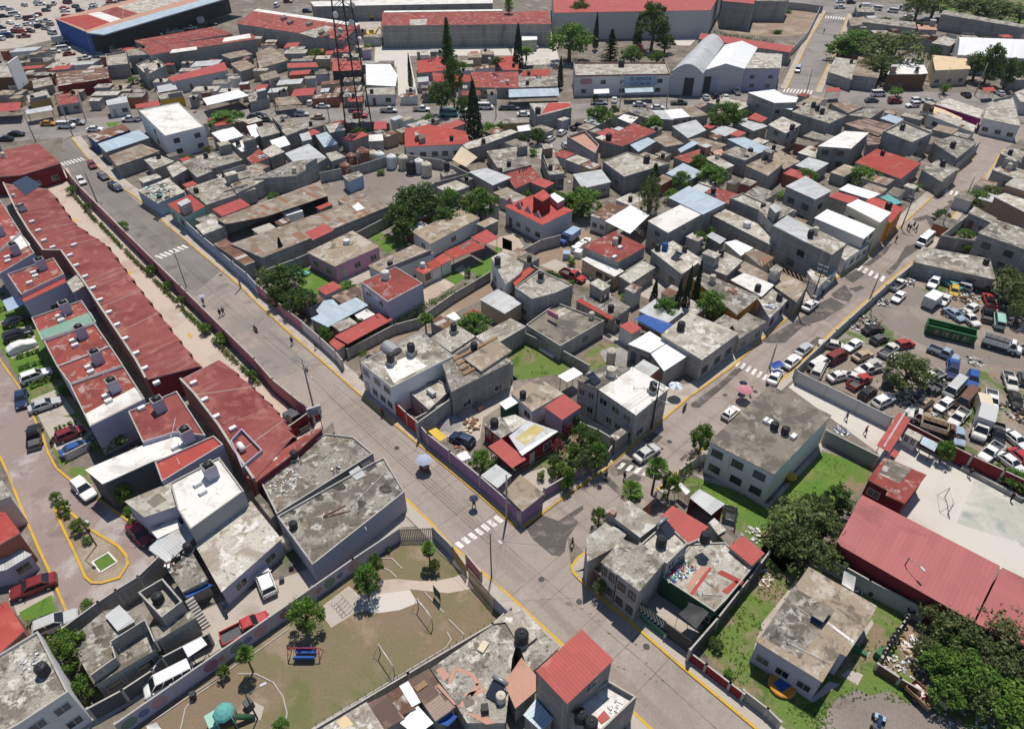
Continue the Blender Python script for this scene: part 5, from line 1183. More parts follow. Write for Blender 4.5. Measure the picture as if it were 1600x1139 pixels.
TP();Wl('tall grey block wall with stair treads between terrace and gravel yard',[652,660,708,620,800,568],3.4);
T(1,2);b=MB();r_=thing('staircase','short white outdoor stair against the tall grey block wall','staircase',(*G(1225,290),0))
for i in range(9):c=G(1215+2*i,215+11*i,2.4-.26*i);b.box((c.x,c.y,(2.4-.26*i)/2),(.9,.3,2.4-.26*i),R(A),'tank_white')
b.build('steps',r_,(*G(1225,290),0))
Wl('red-painted street wall left of the purple fence',[850,215,940,300,1000,350],2.6,'red');Wl('purple street fence running to the corner',[1000,350,1070,430,1210,540,1400,695,1640,905,1615+40,915],2.5,'purple',n='street_fence')
Wl('grey parapet wall at the corner of the gravel yard',[1000,330,1240,205],2.4)
GP('yard',[1040,390,1260,200,1600,60,1760,200,1600,330,1420,350,1400,560,1330,590,1220,500],'dirt_grey',.006);GP('yard',[1100,400,1300,280,1500,150,1600,120,1620,200,1420,330,1400,460,1330,520],'pavement',.010)
def heap(u,v,r_,h,m,desc):
 c=G(u,v);b=MB();V=[];Fs=[];n=20;R_=6
 for k in range(R_):
  f=k/(R_-1)
  for i in range(n):a=2*math.pi*i/n;rr=r_*(1-f)*rnd.uniform(.88,1.12);V.append((c.x+rr*math.cos(a),c.y+rr*math.sin(a),.01+h*(f**.8)*rnd.uniform(.9,1.1)))
 Fs=[(k*n+i,k*n+(i+1)%n,(k+1)*n+(i+1)%n,(k+1)*n+i)for k in range(R_-1)for i in range(n)]
 b.mesh(V,Fs,m,True);o=b.build('gravel_heap',None,(c.x,c.y,0));tag(o,desc,'gravel heap',(c.x,c.y,.5))
heap(1190,355,2.3,.8,'gravel','large pale gravel heap in the yard behind the purple fence');heap(1310,285,1.9,.8,'sand','brown sand heap in the yard beside the stair');heap(1380,235,1.5,.5,'gravel','small grey gravel heap against the tall block wall')
litter((1340,380),'timber_pile','stack of loose timber planks on the gravel yard','timber pile',0,28,1.4,('tan','brown','ltan'),.55,.4)
BX('brick_pallet','small pallet of orange-brown bricks in the gravel yard','bricks',1400,265,0,(1.1,.8,.8),B,'wall_brick')
C('hatchback','navy',1288,460,150,desc='dark blue hatchback parked in the gravel yard')
shade('bright yellow tarpaulin stretched behind the purple fence',[1075,415,1125,392,1195,452,1150,478],[2.3,2.3,2.2,2.2],col='yellow',cat='tarpaulin',n='tarpaulin',sag=.1)
H('long planter bench of grey blocks in the gravel yard',[1380,150,1480,110,1490,130,1390,175],1.0,'roof_concrete',n='planter')
H('green-walled white-roofed hut in the gravel yard',[1520,240,1600,190,1650,230,1560,280],2.6,'sheet_white',col='dgreen',n='hut')
H('flat-roofed pinkish house with red wall and black tank in the yard',[1420,370,1520,320,1630,400,1530,460],2.8,'roof_concrete',col='red',nick='red-walled yard house',win='L2');KT('black',1490,360,r=.6,h=1.3)
H('bright red corrugated canopy beside the flowering garden',[1450,510,1535,460,1690,590,1600,645],2.7,'sheet_red',n='canopy',open_=1)
H('grey lean-to sheet roof against the purple fence',[1405,690,1500,620,1600,690,1510,770],2.5,'sheet_grey',n='shed');H('small white sheet lean-to by the purple fence',[1250,565,1310,535,1345,580,1290,600],2.3,'sheet_white',n='shed',open_=1)
TR('bright',1410,590,160,3.6,seed=0);TR('sparse',1500,600,80,2.4,seed=1);litter((1290,525),'clutter_heap','old boards and scrap piled behind the purple fence','clutter',0,30,1.0,('grey','brown','brick','ltan'),.45)
pole(1567,960,8.2,'slim dark utility pole on the pavement at the purple fence end','plain');pole(1472,1330,8.3,'grey concrete street lamp pole standing beside the playground gate','lamp',40);pole(358,260,9.4,'power pole with crossarms and transformer beside the billboard','power',44)
T(2,2)
TP();H('brown-roofed purple-walled house on the street corner',[786,769,813,741,851,771,816,799],2.9,'roof_brown',col='purple',nick='corner house');
T(2,2);GP('yard',[60,690,200,640,330,740,200,830,110,760],'pavement',.007)
Wl('low purple wall along the cross street below the garden',[40,915,200,775,380,670,440,640],1.9,'purple');Wl('purple wall continuing beside the big garden trees',[440,640,600,545,640,480],2.0,'purple')
H('long shed roof of white and yellow translucent sheets',[-20,445,100,348,290,415,62,568],3.0,'sheet_grey',col='dred',nick='patchwork shed');U(20,460,140,370,205,400,85,500,m='fibre_yellow',dz=.02);U(45,545,240,425,285,412,65,565,m='sheet_white',dz=.03)
H('flat grey roof house with yellow corner wall and black tank',[-10,170,165,80,322,180,125,292],3.1,'roof_brown',col='white',win='L2',nick='yellow-cornered grey house');KT('black',68,185,r=.5,h=1.2);U
H('bright red tin roof shed beside the garden, next to the two-storey cream roof',[200,262,325,182,435,262,315,345],3.2,'sheet_red',col='lilac',n='shed');
H('pale grey slab roof beside the yard shed',[-60,330,20,310,100,350,0,420],2.8,'roof_light',n='shed',col='offwhite')
GP('garden',[90,640,230,520,300,380,420,330,640,500,440,650,330,730,200,640],'rough_grass',.008);weeds([90,640,230,520,300,380,420,330,640,500,440,650,330,730],500,'leaf_mid',.25)
for(k,u,v,w_,h_,s)in(('round',440,420,130,3.6,0),('dark',500,480,150,4.6,1),('round',540,560,170,5.2,2),('olive',450,600,150,4.6,0),('bright',390,530,110,3.0,3),('magenta',290,510,90,2.8,0),('magenta',345,405,70,2.6,1),('round',260,600,90,2.6,2),('bright',360,690,90,3.4,1),('bright',340,745,80,2.6,0),('bush',190,690,80,1.8,0),('dark',410,350,60,2.5,3),('bright',310,640,80,2.2,2),('dark',255,680,60,1.6,1)):TR(k,u,v,w_,h_,seed=s)
TR('bright',350,700,75,3.9,desc='clipped round tree on the corner pavement',seed=2)
H('two-storey grey house with pale cream-white roof on the cross street',[535,150,750,12,985,145,775,315],6.0,'roof_white',win='L3dR2',nick='pale-roofed two-storey house',col='lgrey' if False else None);
H('darker flat roof with skylight beside the pale two-storey roof',[405,95,590,0,740,20,535,148],6.2,'roof_concrete',win='L2',nick='skylit grey roof');SH(515,90,-47);KT('beige',620,40,r=.75,h=1.4)
H('grey curved awning porch beside the garden wall',[612,440,715,375,740,400,650,475],3.0,'roof_concrete',n='porch');Wl('white-topped yard wall beside the two-storey grey house',[430,360,540,405,640,465],1.9,'lgrey')
H('small white sheet roof standing over a weedy yard',[285,70,385,15,445,55,345,108],2.8,'sheet_white',n='canopy',open_=1)
GP('yard',[430,300,560,380,700,440,640,480,480,400,410,340],'pavement',.009);GP('yard',[900,230,980,120,1100,120,1000,250],'pavement',.009)
p=G(1010,200);PU(p.x,p.y,0,'white','blue and white striped parasol beside the pale two-storey house','lblue',1.1,2.6);litter((570,350),'clutter_heap','furniture and boards in a narrow yard','clutter',0,22,.9)
pole(870,405,9.0,'dark wooden utility pole in front of the pale two-storey house','wood',44)
C('sedan','lgrey',843,545,38,desc='grey-beige sedan driving on the cross street near the zebra bars');motorcycle(1080,265,60,'black','dark motorcycle parked at the yellow kerb of the cross street')
PE(588,705,200,'lgrey','black','person in a grey top crossing at the street junction');PE(700,720,20,'black','black','person in black clothes walking across the junction');PE(500,690,0,'white','grey','person in a white top standing on the corner pavement by the garden','stand')
p=G(1440,215);PU(p.x,p.y,0,'rose','bright pink-red parasol at the kerb behind the school hall',None,1.2,2.4);PE(1430,170,200,'black','navy','person under a dark umbrella near the pink-red parasol',umb=('navy','dark umbrella held beside the pink-red parasol','black'));PE(1487,190,200,'navy','black','person in dark clothes standing by the pink-red parasol','stand')
C('hatchback','white',1370,295,44,desc='white car half hidden behind the school hall roof',scale=.9)
PE(1345,340,30,'white','navy','person in a white shirt behind the school hall wall','stand')
TR('round',1190,450,175,5.6,seed=1,mat='leaf_bright');TR('bush',1250,615,130,2.4);TR('palm',905,640,150,6.4,seed=0);TR('palm',745,780,145,5.0,seed=1);TR('palm',985,740,130,4.6,seed=2,mat='leaf_bright')if False else TR('bright',990,740,140,4.8,seed=2);TR('bright',545,940,100,3.4,seed=1)
Wl('ivy-covered purple wall end below the palms',[820,860,900,800],1.9,'purple');Wl('curved low wall beside the school garden entrance',[1055,650,1090,620,1170,570],1.6,'lgrey');HG('hedge covering the curved wall by the school gate',[1060,690,1130,610],1.6,1.0,'leaf_olive')
GP('lawn',[1090,700,1240,720,1400,760,1600,900,1900,700,1960,560,2260,640,2200,760,1700,1300,1500,1100,1300,950,1130,830,1040,750],'rough_grass',.006);GP('lawn',[1180,720,1400,770,1600,900,1660,840,1940,540,2130,600,2100,720,1800,1000,1560,1050,1330,870,1200,790],'lawn',.010)
GP('path',[1130,680,1220,700,1390,750,1600,870,1930,485,1970,500,1600,900,1380,775,1210,725],'pavement',.014)
H('white school hall with a long dark weathered concrete roof',[1232,480,1612,125,1998,315,1638,685],5.8,'roof_dark',col='offwhite',win='L3',n='school_building',nick='school hall')
b=MB();h_=LAST;facade(None,h_['poly'],h_['root'],h_['o'],h_['h'],0,'L4d',(.5,.5,.5))if False else None
for(u,v)in((1590,345),(1645,385)):skylight(u,v)
T(3,2);KT('black',42,380,r=.55,h=1.2);KT('black',110,410,r=.55,h=1.2);skylight(10,355);skylight(160,445)
p=G(135,720);r=thing('float_buoy','round yellow inflatable lying on the path beside the school hall','inflatable',(p.x,p.y,.0));b=MB();b.lathe([(.3,0),(.75,.25),(.85,.6),(.7,.95),(.3,1.15),(.02,1.18)],'yellow',14);b.build('shell',r);b=MB();b.lathe([(.86,.5),(.88,.6),(.86,.7)],'black',14);b.build('band',r)
T(2,2)
H('grey sheet canopy over a dark red wall beside the school lawn',[1110,830,1172,775,1332,868,1245,938],3.0,'sheet_grey',n='canopy',open_=2,col='dred');H('red corrugated roof along a driveway beside the corner house',[932,945,1002,878,1228,1010,1120,1132],3.2,'sheet_red',col='offwhite',n='carport')
H('dark flat shelter roof beside the black car',[1225,990,1270,960,1410,1070,1360,1139],2.4,'roof_dark',n='shed');H('small white shed roof with holes beside the red carport',[1230,985,1265,955,1340,1030,1290,1062],2.8,'roof_light',n='shed')
C('sedan','black',1360,955,70,desc='black car parked on the grass beside the shelter');shade('white cloth awning beside the fan palms',[1030,745,1055,735,1115,790,1090,812],[2.2,2.2,2.0,2.0],col='white',cat='awning',n='awning')
H('two-storey grey house at the junction, upper slab roof',[580,912,735,848,925,985,800,1078],6.0,'roof_light',win='L1',nick='upper junction roof');c=G(628,930,6.3);b=MB();b.box((c.x,c.y,6.35),(.7,.7,.7),R(B),'wall_brick');b.build('chimney',LAST['root'],LAST['o'])
H('lower grey slab roof of the junction house facing the street',[460,1080,585,985,725,1052,640,1140,470,1230],5.2,'roof_light',nick='lower junction roof')
T(2,3)
H('grey slab roof with a step, second house from the junction',[555,95,690,-50,850,20,655,175],5.6,'roof_concrete',win='L2',nick='stepped slab house');H('grey flat roof overhanging the street, third house from the junction',[655,168,800,-30,955,92,795,280],6.0,'roof_concrete',win='L2',nick='overhanging grey roof')
TP();H('pale roof terrace with solar heater and black tank beside the junction house',[998,852,1040,815,1075,848,1042,880],5.6,'roof_light',nick='solar terrace',par=.3);T(2,2);SH(975,1030,-47);KT('black',935,1100,r=.62,h=1.4);T(3,2);KT('black',-390,1075,r=.6,h=1.5);T(2,3)
H('brick-red street shop front under the grey slabs',[478,110,560,60,760,260,720,320],2.9,'roof_dark',col='brick',n='shop',win='L3d')
H('cream roof terrace with red painted lines and scattered clutter',[940,190,1120,-20,1330,-30,1505,130,1340,330,1265,405,1100,295],3.3,'roof_light',col='dgreen',nick='red-lined cream terrace',win='L2',par=.15)
U(1110,290,1235,125,1250,135,1130,305,m='roof_red',dz=.02);U(1280,165,1310,145,1450,215,1430,240,m='roof_red',dz=.02);U(1310,275,1400,210,1420,225,1345,295,m='roof_red',dz=.02);U(1100,280,1230,130,1180,120,1090,240,m='roof_rose',dz=.012);U(1240,270,1290,240,1300,280,1260,305,m='roof_brown',dz=.022)
for(u,v)in((1040,170),(1100,130),(1010,190)):litter((u,v),'bottle_heap','heap of coloured bottles and bags on the cream roof terrace','clutter',LAST['z'],36,.9,('white','green','red','dgrey','blue','teal'),.2,.25)
CW([1080,-10,1190,-60],.5);H('red sheet roof at the rear of the cream terrace',[1355,0,1440,-70,1580,40,1500,120],3.8,'sheet_red',n='shed')
GP('yard',[800,330,940,180,1100,290,1270,400,1130,580,960,470],'pavement',.008)
Wl('dark green street wall of the small chevron-gated yard',[795,410,960,545],.9,'green')
def gate(desc,p0,p1,h,col,chev=None,n='gate'):
 a,c_=G(*p0,h),G(*p1,h);e=(c_-a);L=e.length;e.normalize();nn=Vector((e.y,-e.x));nn=-nn if nn.y>0 else nn;r=thing(n,desc,'gate',(*a.lerp(c_,.5),0));o=a.lerp(c_,.5);b=MB();P=[a,c_,c_-nn*.06,a-nn*.06];b.prism(ccw(P),.1,h,'plain_paint','plain_paint');b.build('panel',r,o,COLS[col])
 for q in(a,c_):b=MB();b.bar((*q,0),(*q,h+.1),.06,'dark_steel',6);b.build('post',r,o)
 if chev:
  b=MB();k=8
  for i in range(k):
   x0=L*i/k;w_=L/k*.5;hm=h*.55
   for(za,zb)in((.25,hm),(h-.1,hm)):
    pts=[]
    for(x,z)in((x0,za),(x0+w_,za),(min(L,x0+w_+.55),zb),(min(L,x0+.55),zb)):q=a+e*x+nn*.03;pts.append((q.x,q.y,z))
    b.face(pts,'plain_paint')
  b.build('chevron_stripes',r,o,COLS[chev])
 return r
gate('sliding gate painted with pale and dark green chevrons',(790,340),(962,470),2.4,'dgreen','lgrey');gate('plain dark grey double gate at the street',(962,475),(1122,590),2.4,'vdark')
shade('black shade sail stretched over a small yard',[1040,420,1120,352,1238,402,1150,512],[2.8,3.0,2.9,2.6],col='vdark',sag=.4)
Wl('long dark wall with a blue inner face between yard and grassy lot',[1115,640,1290,440,1480,200,1610,30],2.5,'dgrey');Wl('low red and grey street wall of the grassy lot',[1115,660,1215,735,1365,850,1450,915],1.5,'dred');Wl('low grey wall of the cottage yard at the lower street',[1450,895,1600,1010,1680,1090],1.6)
TR('olive',560,240,120,3.0,seed=1,desc='dry leafless-looking street tree in shadow by the kerb');TR('round',760,330,80,3.0,seed=2)
b_=0
for(u,v,c1,c2,d_)in((540,300,'rose','dgrey','person in a pale top in the shade of the junction shops'),(640,330,'dred','navy','person in a red top in the shade of the junction shops'),(690,400,'navy','black','person in dark blue at the shaded kerb below the shops'),(660,370,'white','navy','person in a white top at the shaded kerb below the shops')):PE(u,v,rnd.choice([130,-50]),c1,c2,d_)
PE(375,0,150,'black','dgrey','person in black walking near the dark asphalt at the junction')
H('red corrugated top storey of a tall grey street house',[148,765,435,525,635,715,347,972],8.4,'sheet_red',win='R1',nick='red tin-roofed tower',slope=.10,sdir=B)
H('white roof deck with low parapet in front of the red tin-roofed tower',[345,1025,600,832,780,935,555,1150],5.2,'roof_white',par=.7,nick='white roof deck');KT('black',432,1055,r=.62,h=1.4);KT('black',495,1105,r=.62,h=1.4);U(530,1070,575,1020,615,1065,560,1105,m='sheet_red',dz=.1);litter((650,1010),'clutter_heap','buckets and boards on the white roof deck','clutter',LAST['z'],14,.7,('white','offwhite','grey'),.3)
H('low grey roof with a black tank beside the street, left of the red tower',[-30,475,60,370,210,545,60,650],3.0,'roof_light',nick='low tank roof');KT('black',60,560,r=.75,h=1.7)
H('brownish grey roof between the black tank and the red tower',[60,655,210,545,300,625,150,760,110,790],3.0,'roof_concrete');H('pinkish litter-strewn roof left of the red tower',[-50,850,60,690,150,800,150,900,20,1010],3.2,'roof_rose');H('white and blue sheet roof with plants at the foot of the red tower',[70,1050,150,950,260,1075,180,1150],3.0,'sheet_blue',n='shed')
T(1,3)
H('large grey roof with red scrawled waterproofing lines above the bottom edge',[1090,760,1480,490,1560,470,1640,560,1600,700,1560,1100,1320,1100,1250,985],3.2,'roof_concrete',nick='red-lined grey roof')
for p_ in([1120,770,1160,750,1210,800,1180,840],[1200,850,1230,750,1250,755,1220,860],[1250,750,1360,790,1400,850,1380,870,1340,810,1250,770],[1380,850,1410,860,1300,1000,1260,1000],[1300,920,1430,880,1440,900,1310,950],[1300,1030,1450,1060,1500,1100,1440,1110],[1150,860,1250,980,1240,990,1130,870]):U(*p_,m='roof_rose',dz=.012,n='red_sealant')
U(1290,950,1340,920,1370,980,1310,1010,m='roof_dark',dz=.02);SH(1495,905,-120);KT('beige',1530,940,r=.5,h=1.1);c=G(1420,615,3.5);BX('foam_block','pale yellow foam block lying on the grey roof','foam',1420,625,3.2,(1.2,.7,.3),60,'cream');BX('roof_bin','black lidded bin on the red-lined grey roof','bin',1430,1010,3.2,(.7,.7,.7),10,'vdark')
H('grey roof corner beside the street below the playground',[1480,480,1590,395,1760,560,1660,640,1560,470],3.4,'roof_light');
H('brown rusty sheet roof with an orange pallet, patched in strips',[945,835,1080,760,1250,1000,1120,1090],3.0,'sheet_brown',nick='rusty strip roof',n='shed');U(985,880,1050,830,1075,860,1010,905,m='wood',dz=.15,n='pallet')
H('dark rust-brown sheet roof with a hole, second strip',[815,920,900,870,1000,1010,910,1050],3.0,'sheet_rust',n='shed');H('narrow white translucent sheet strip between rusty roofs',[895,870,950,838,1030,970,975,1000],3.05,'sheet_white',n='shed');H('grey-brown plank-strewn sheet roof at the bottom edge',[690,980,815,920,930,1070,800,1150],2.9,'sheet_brown',n='shed')
H('grey and cream stained slab roof at the bottom edge',[400,1139,690,968,800,1139,600,1300],3.0,'roof_light',nick='cream-stained slab roof');U(500,1090,560,1050,610,1110,540,1139,m='roof_cream');H('white sheet canopy at the bottom edge beside rusty roofs',[900,1100,1010,990,1110,1100,1000,1180],2.8,'sheet_white',n='canopy',open_=1)
shade('bright blue tarpaulin between the rusty roofs and the red-lined roof',[1130,1100,1210,1030,1260,1060,1200,1120],[2.4,2.4,2.4,2.4],col='blue',cat='tarpaulin',n='tarpaulin')
def CV(kind,col,u1,v1,u2,v2,state='',**k):
 """vehicle from rear (u1,v1) to front (u2,v2)"""
 d=G(u2,v2,.75)-G(u1,v1,.75);C(kind,col,(u1+u2)/2,(v1+v2)/2,math.degrees(math.atan2(d.y,d.x)),state,**k)
TP()
GP('yard',[1247,574,1432,418,1560,432,1720,452,1720,820,1600,745,1420,662],'dirt_yard',.005)
T(3,1);GP('track',[600,835,740,700,900,640,1000,690,950,800,1340,1000,1650,1090,1650,1170,1300,1130,950,1010,740,900],'dirt_grey',.010)
TP();GP('yard',[1232,605,1247,592,1395,655,1420,675,1440,698,1522,732,1600,770,1720,820,1720,960,1500,860,1406,805,1372,707],'court',.009)
T(3,2);GP('painted_court',[1290,720,1480,790,1700,880,1700,1180,1400,1060,1180,990],'court_green',.013)
TP();Wl('grey wall along the street side of the wrecking yard',[1244,576,1307,516,1385,446,1424,415],1.9,'grey');Wl('long mauve-grey wall between school passage and wrecking yard',[1247,580,1395,652],2.3,'lgrey');Wl('dark grey wall on the lawn side of the school passage',[1292,672,1372,712],2.4,'grey');Wl('dark red wall between the basketball court and the wrecking yard',[1418,660,1520,712,1570,735,1640,768],2.6,'dred')
Wl('low grey planter kerb along the court edge',[1504,727,1545,748,1600,778],.7,None,.5,'planter_wall',posts=False)
T(3,2);gate('grey metal door in the dark red court wall',(1285,575),(1330,590),2.3,'lgrey')
H('red gabled gateway canopy at the end of the school passage',[820,293,890,342,760,547,680,500],3.4,'sheet_red',n='canopy',open_=1);U(850,295,862,300,730,515,718,510,m='concrete_trim',dz=.09,n='ridge')
H('small red roof slab below the gateway canopy',[790,525,820,545,795,582,760,562],2.8,'sheet_red',n='canopy',open_=1)
H('school toilet block with patchy faded red roof and dark red walls',[730,575,992,687,855,866,735,812,748,785,622,715],3.3,'roof_red_worn',col='dred',win='L1');U(750,590,900,650,820,740,690,680,m='roof_concrete')
H('cage-fronted white-topped locker shelter on the court edge',[868,392,968,440,945,478,850,425],2.3,'roof_light',n='shelter',col='lgrey',win='L2');H('lilac sheet shelter at the court edge beside the dark red wall',[970,445,1065,490,1040,540,950,490],2.3,'sheet_blue',n='shelter',open_=1)
TP();H('long maroon sheet-roofed school canopy above the court, left section',[1347,773,1563,884,1521,971,1314,853,1308,845],4.2,'sheet_maroon',col='dred',n='school_canopy');H('long maroon sheet-roofed school canopy, right section at the photo edge',[1566,886,1720,962,1690,1050,1524,973],4.2,'sheet_maroon',col='dred',n='school_canopy')
T(3,2);TR('round',1112,530,112,3.6,seed=3,mat='leaf_mid');TR('bush',1440,640,60,1.4);TR('round',1560,715,170,2.6,seed=1);TR('round',1480,690,80,2.0,seed=0);TR('bush',1370,655,60,1.2)
goal(1112,880,70,'white tubular goal frame standing on the pale court')
PE(485,345,160,'black','navy','person in dark clothes walking in the school passage');PE(602,435,-20,'red','black','person in a red top walking in the school passage');PE(1250,700,0,'black','dgrey','person in dark clothes near the planter kerb of the court');PE(1512,850,0,'black','black','person in black at the far side of the green court','stand')
litter((460,415),'clutter_heap','pile of pale pipes and sacks in the school passage','clutter',0,30,1.1,('offwhite','lblue','dgrey'),.3,.3)
T(3,1);J='in the wrecking yard';OP=dict(paint='old_paint')
CV('suv','white',1065,585,1010,665,J);CV('sedan','white',855,675,785,745,J);CV('suv','silver',1262,662,1145,625,J);CV('sedan','teal',1185,655,1115,615,J,**OP);CV('hatchback','yellow',1170,640,1160,712,J,**OP);CV('pickup','white',770,670,860,600,'stripped '+J,**OP);CV('pickup','red',1400,770,1370,700,J,**OP);CV('sedan','dgrey',1480,790,1470,705,J,**OP);CV('pickup','black',1375,870,1375,770,J);CV('van','mint',1450,910,1440,820,J);CV('sedan','white',1310,760,1230,810,J,**OP);CV('pickup','white',1200,800,1310,890,J,**OP);CV('sedan','lblue',1120,790,1210,850,J,**OP);CV('sedan','white',1130,700,1080,760,'stripped '+J,**OP)
C('stake_truck','white',1462,1020,math.degrees(math.atan2(*(lambda d:(d.y,d.x))(G(1590,1060)-G(1340,985)))),desc='white-cabbed truck with grey slatted bed beside the green dump body',cargo='lgrey')
CV('sedan','white',590,975,475,1050,J);CV('sedan','black',600,930,720,900,'stripped '+J,**OP);CV('hatchback','dgrey',640,1000,760,950,'stripped '+J,**OP);CV('van','dred',370,1120,490,1055,J,**OP);CV('sedan','tan',540,1100,650,1055,'rusty '+J,**OP);CV('pickup','offwhite',700,1085,820,1000,J,**OP);CV('hatchback','white',760,1130,850,1060,J,**OP);CV('sedan','lgrey',600,1160,700,1105,J,**OP);CV('van','white',270,1165,370,1100,J,**OP);CV('pickup','blue',1150,1190,1160,1110,J);CV('hatchback','red',830,1010,880,1000,'flattened '+J,**OP)
p=G(1010,770);r=thing('box_trailer','white and grey box trailer body on the ground beside yard cars','trailer',(p.x,p.y,0),R(math.degrees(math.atan2(*(lambda d:(d.y,d.x))(G(1080,720)-G(950,820))))));b=MB();b.box((0,0,1.35),(3.6,2.0,1.9),0,'metal_paint');b.build('box',r,(0,0,0),COLS['lgrey']);b=MB();b.box((0,0,2.33),(3.66,2.06,.06),0,'tank_white');b.build('roof',r)
for y in(-.95,.95):b=MB();b.bar((0,y-.1,.33),(0,y+.1,.33),.33,'tyre',12);b.build('wheel',r)
d=G(1290,980,1)-G(985,905,1);p=G(1140,935,1);r=thing('dump_body','long green ribbed steel dump body lying in the wrecking yard','dump body',(p.x,p.y,0),math.atan2(d.y,d.x));L_=d.length
b=MB();b.box((0,-1.1,1.1),(L_,.1,1.6),0,'metal_paint');b.box((0,1.1,1.1),(L_,.1,1.6),0,'metal_paint');b.box((-L_/2,0,1.1),(.1,2.3,1.6),0,'metal_paint');b.box((L_/2,0,1.0),(.1,2.3,1.4),0,'metal_paint');b.box((0,0,.3),(L_,2.2,.12),0,'metal_paint');b.build('tub',r,(0,0,0),(.02,.115,.035))
for i in range(9):b=MB();b.box((-L_/2+.4+i*(L_-.8)/8,-1.2,1.1),(.16,.14,1.7),0,'metal_paint');b.build('rib',r,(0,0,0),(.018,.09,.03))
for i in range(4):b=MB();b.box((-L_/2+.4+(i+.75)*(L_-.8)/4.4,-1.16,1.0),(.9,.02,.9),0,'sheet_old');b.build('rust_panel',r)
for y in(-1.15,1.15):b=MB();b.box((0,y,1.93),(L_+.1,.22,.12),0,'metal_paint');b.build('rim_beam',r,(0,0,0),(.03,.16,.05))
b=MB();b.bar((-L_/2,-1.1,1.9),(-L_/2+.1,-1.1,2.6),.06,'dgreen',5);b.bar((-L_/2+.1,-1.1,2.6),(-L_/2+3.2,-1.1,2.6),.06,'dgreen',5);b.build('tarp_bar',r)
for(u,v,n_,rr,ds)in((860,620,60,1.9,'heap of car body scrap beside the yard wall'),(720,755,40,1.3,'small heap of mixed scrap by the yard wall'),(1230,720,90,2.6,'broad heap of engine parts and boards among wrecks'),(640,890,50,1.8,'heap of scrap panels near the yard wall'),(1130,830,40,1.4,'scrap behind the green dump body'),(540,900,30,1.2,'scatter of parts along the yard wall'),(1540,880,40,1.6,'dark scrap heap at the right edge of the yard'),(590,850,14,.8,'pale sacks by the yard wall')):litter((u,v),'scrap_heap',ds,'scrap heap',0,n_,rr,('dgrey','lgrey','vdark','brown','offwhite','grey','orange' if n_>80 else 'black'),.42,.5)
T(3,2)
CV('van','offwhite',300,60,330,0,J,**OP);CV('sedan','white',410,75,480,55,J,**OP);CV('hatchback','white',560,85,490,60,'stripped '+J,**OP);CV('pickup','red',530,125,620,70,'roofless '+J,**OP);CV('hatchback','black',590,195,665,140,J,**OP);CV('suv','white',675,245,775,195,J);CV('suv','black',750,150,765,30,'with a silver bonnet '+J);CV('pickup','white',690,5,570,40,J,**OP);CV('pickup','white',1075,50,970,95,J,**OP);CV('pickup','dgrey',1070,130,950,195,'stripped '+J,**OP);CV('minibus','lgrey',1205,105,1125,190,J);CV('suv','blue',1285,35,1275,145,J);CV('suv','navy',1160,10,1150,70,J);CV('hatchback','white',1130,225,1075,265,J);CV('minibus','brown',1275,175,1205,255,'rusty '+J,**OP);CV('pickup','white',1235,280,1150,370,J,**OP);CV('pickup','white',1400,150,1400,280,J);CV('pickup','black',1440,380,1440,480,J);CV('pickup','offwhite',1500,50,1530,150,'stripped '+J,**OP);CV('sedan','white',1500,420,1600,500,J);CV('sedan','white',1460,560,1580,650,J);CV('sedan','red',1545,540,1640,620,J);CV('pickup','white',1430,510,1360,570,J);CV('sedan','black',1540,180,1560,250,'stripped '+J,**OP);CV('hatchback','dgrey',1610,120,1600,40,J);CV('sedan','lblue',1190,400,1200,480,'stripped '+J,**OP)
CV('hatchback','tan',960,245,1010,205,'crushed '+J,**OP)
C('box_truck','white',1330,390,math.degrees(math.atan2(*(lambda d:(d.y,d.x))(G(1300,520)-G(1365,260)))),desc='box truck with white and cream cargo box in the wrecking yard',paint='old_paint',cargo='lgrey',scale=1.1);C('box_truck','cream',1340,290,250,desc='cream box body parked behind the white box truck',paint='old_paint',cargo='cream',scale=.8)
C('stake_truck','brown',1080,405,-30,desc='rusty stake-bed truck against the dark red court wall',paint='old_paint',cargo='tan',scale=.9);C('flatbed_truck','offwhite',995,345,150,desc='stripped pale truck with open bed near the court wall',paint='old_paint',scale=.9)
BX('sheet_panel','crumpled silver sheet metal lying by the court wall','sheet metal',905,290,0,(2.6,1.6,.5),40,'sheet_grey')
for(u,v,n_,rr,ds)in((1080,110,40,1.5,'scrap scattered beside the yard tree'),(1560,290,70,2.4,'heap of brown engine scrap at the right of the yard'),(1060,290,40,1.6,'dark engine scrap between wrecks by the court wall'),(860,230,30,1.3,'torn sheet scrap below the yard tree'),(1190,470,26,1.1,'orange-brown parts heap by the dark red wall'),(1590,330,40,1.5,'heap of dark bumpers at the right photo edge'),(620,160,20,.9,'rusty parts beside the black hatchback wreck'),(1640,230,40,1.5,'dark heap of parts at the extreme right')):litter((u,v),'scrap_heap',ds,'scrap heap',0,n_,rr,('dgrey','brown','vdark','lgrey','tan','black'),.42,.5)
TR('dark',890,30,270,6.5,seed=1,mat='leaf_olive',desc='dark bushy tree standing among the wrecked cars');weeds([230,50,420,60,800,300,1000,400,1250,520,1600,720,1600,500,1300,300,1000,200,600,0],700,'leaf_mid',.22)
T(3,1);weeds([640,820,300,1139,800,1139,900,1000],350,'leaf_mid',.22);weeds([980,600,1300,640,1250,900,1000,800],200,'leaf_mid',.2)
TR('olive',1560,660,230,6.5,seed=1);TR('olive',1500,590,150,5.0,seed=2);TR('olive',1590,790,130,5.0,seed=3);TR('round',1330,95,170,3.6,seed=0);TR('olive',1400,60,130,4.0,seed=2)
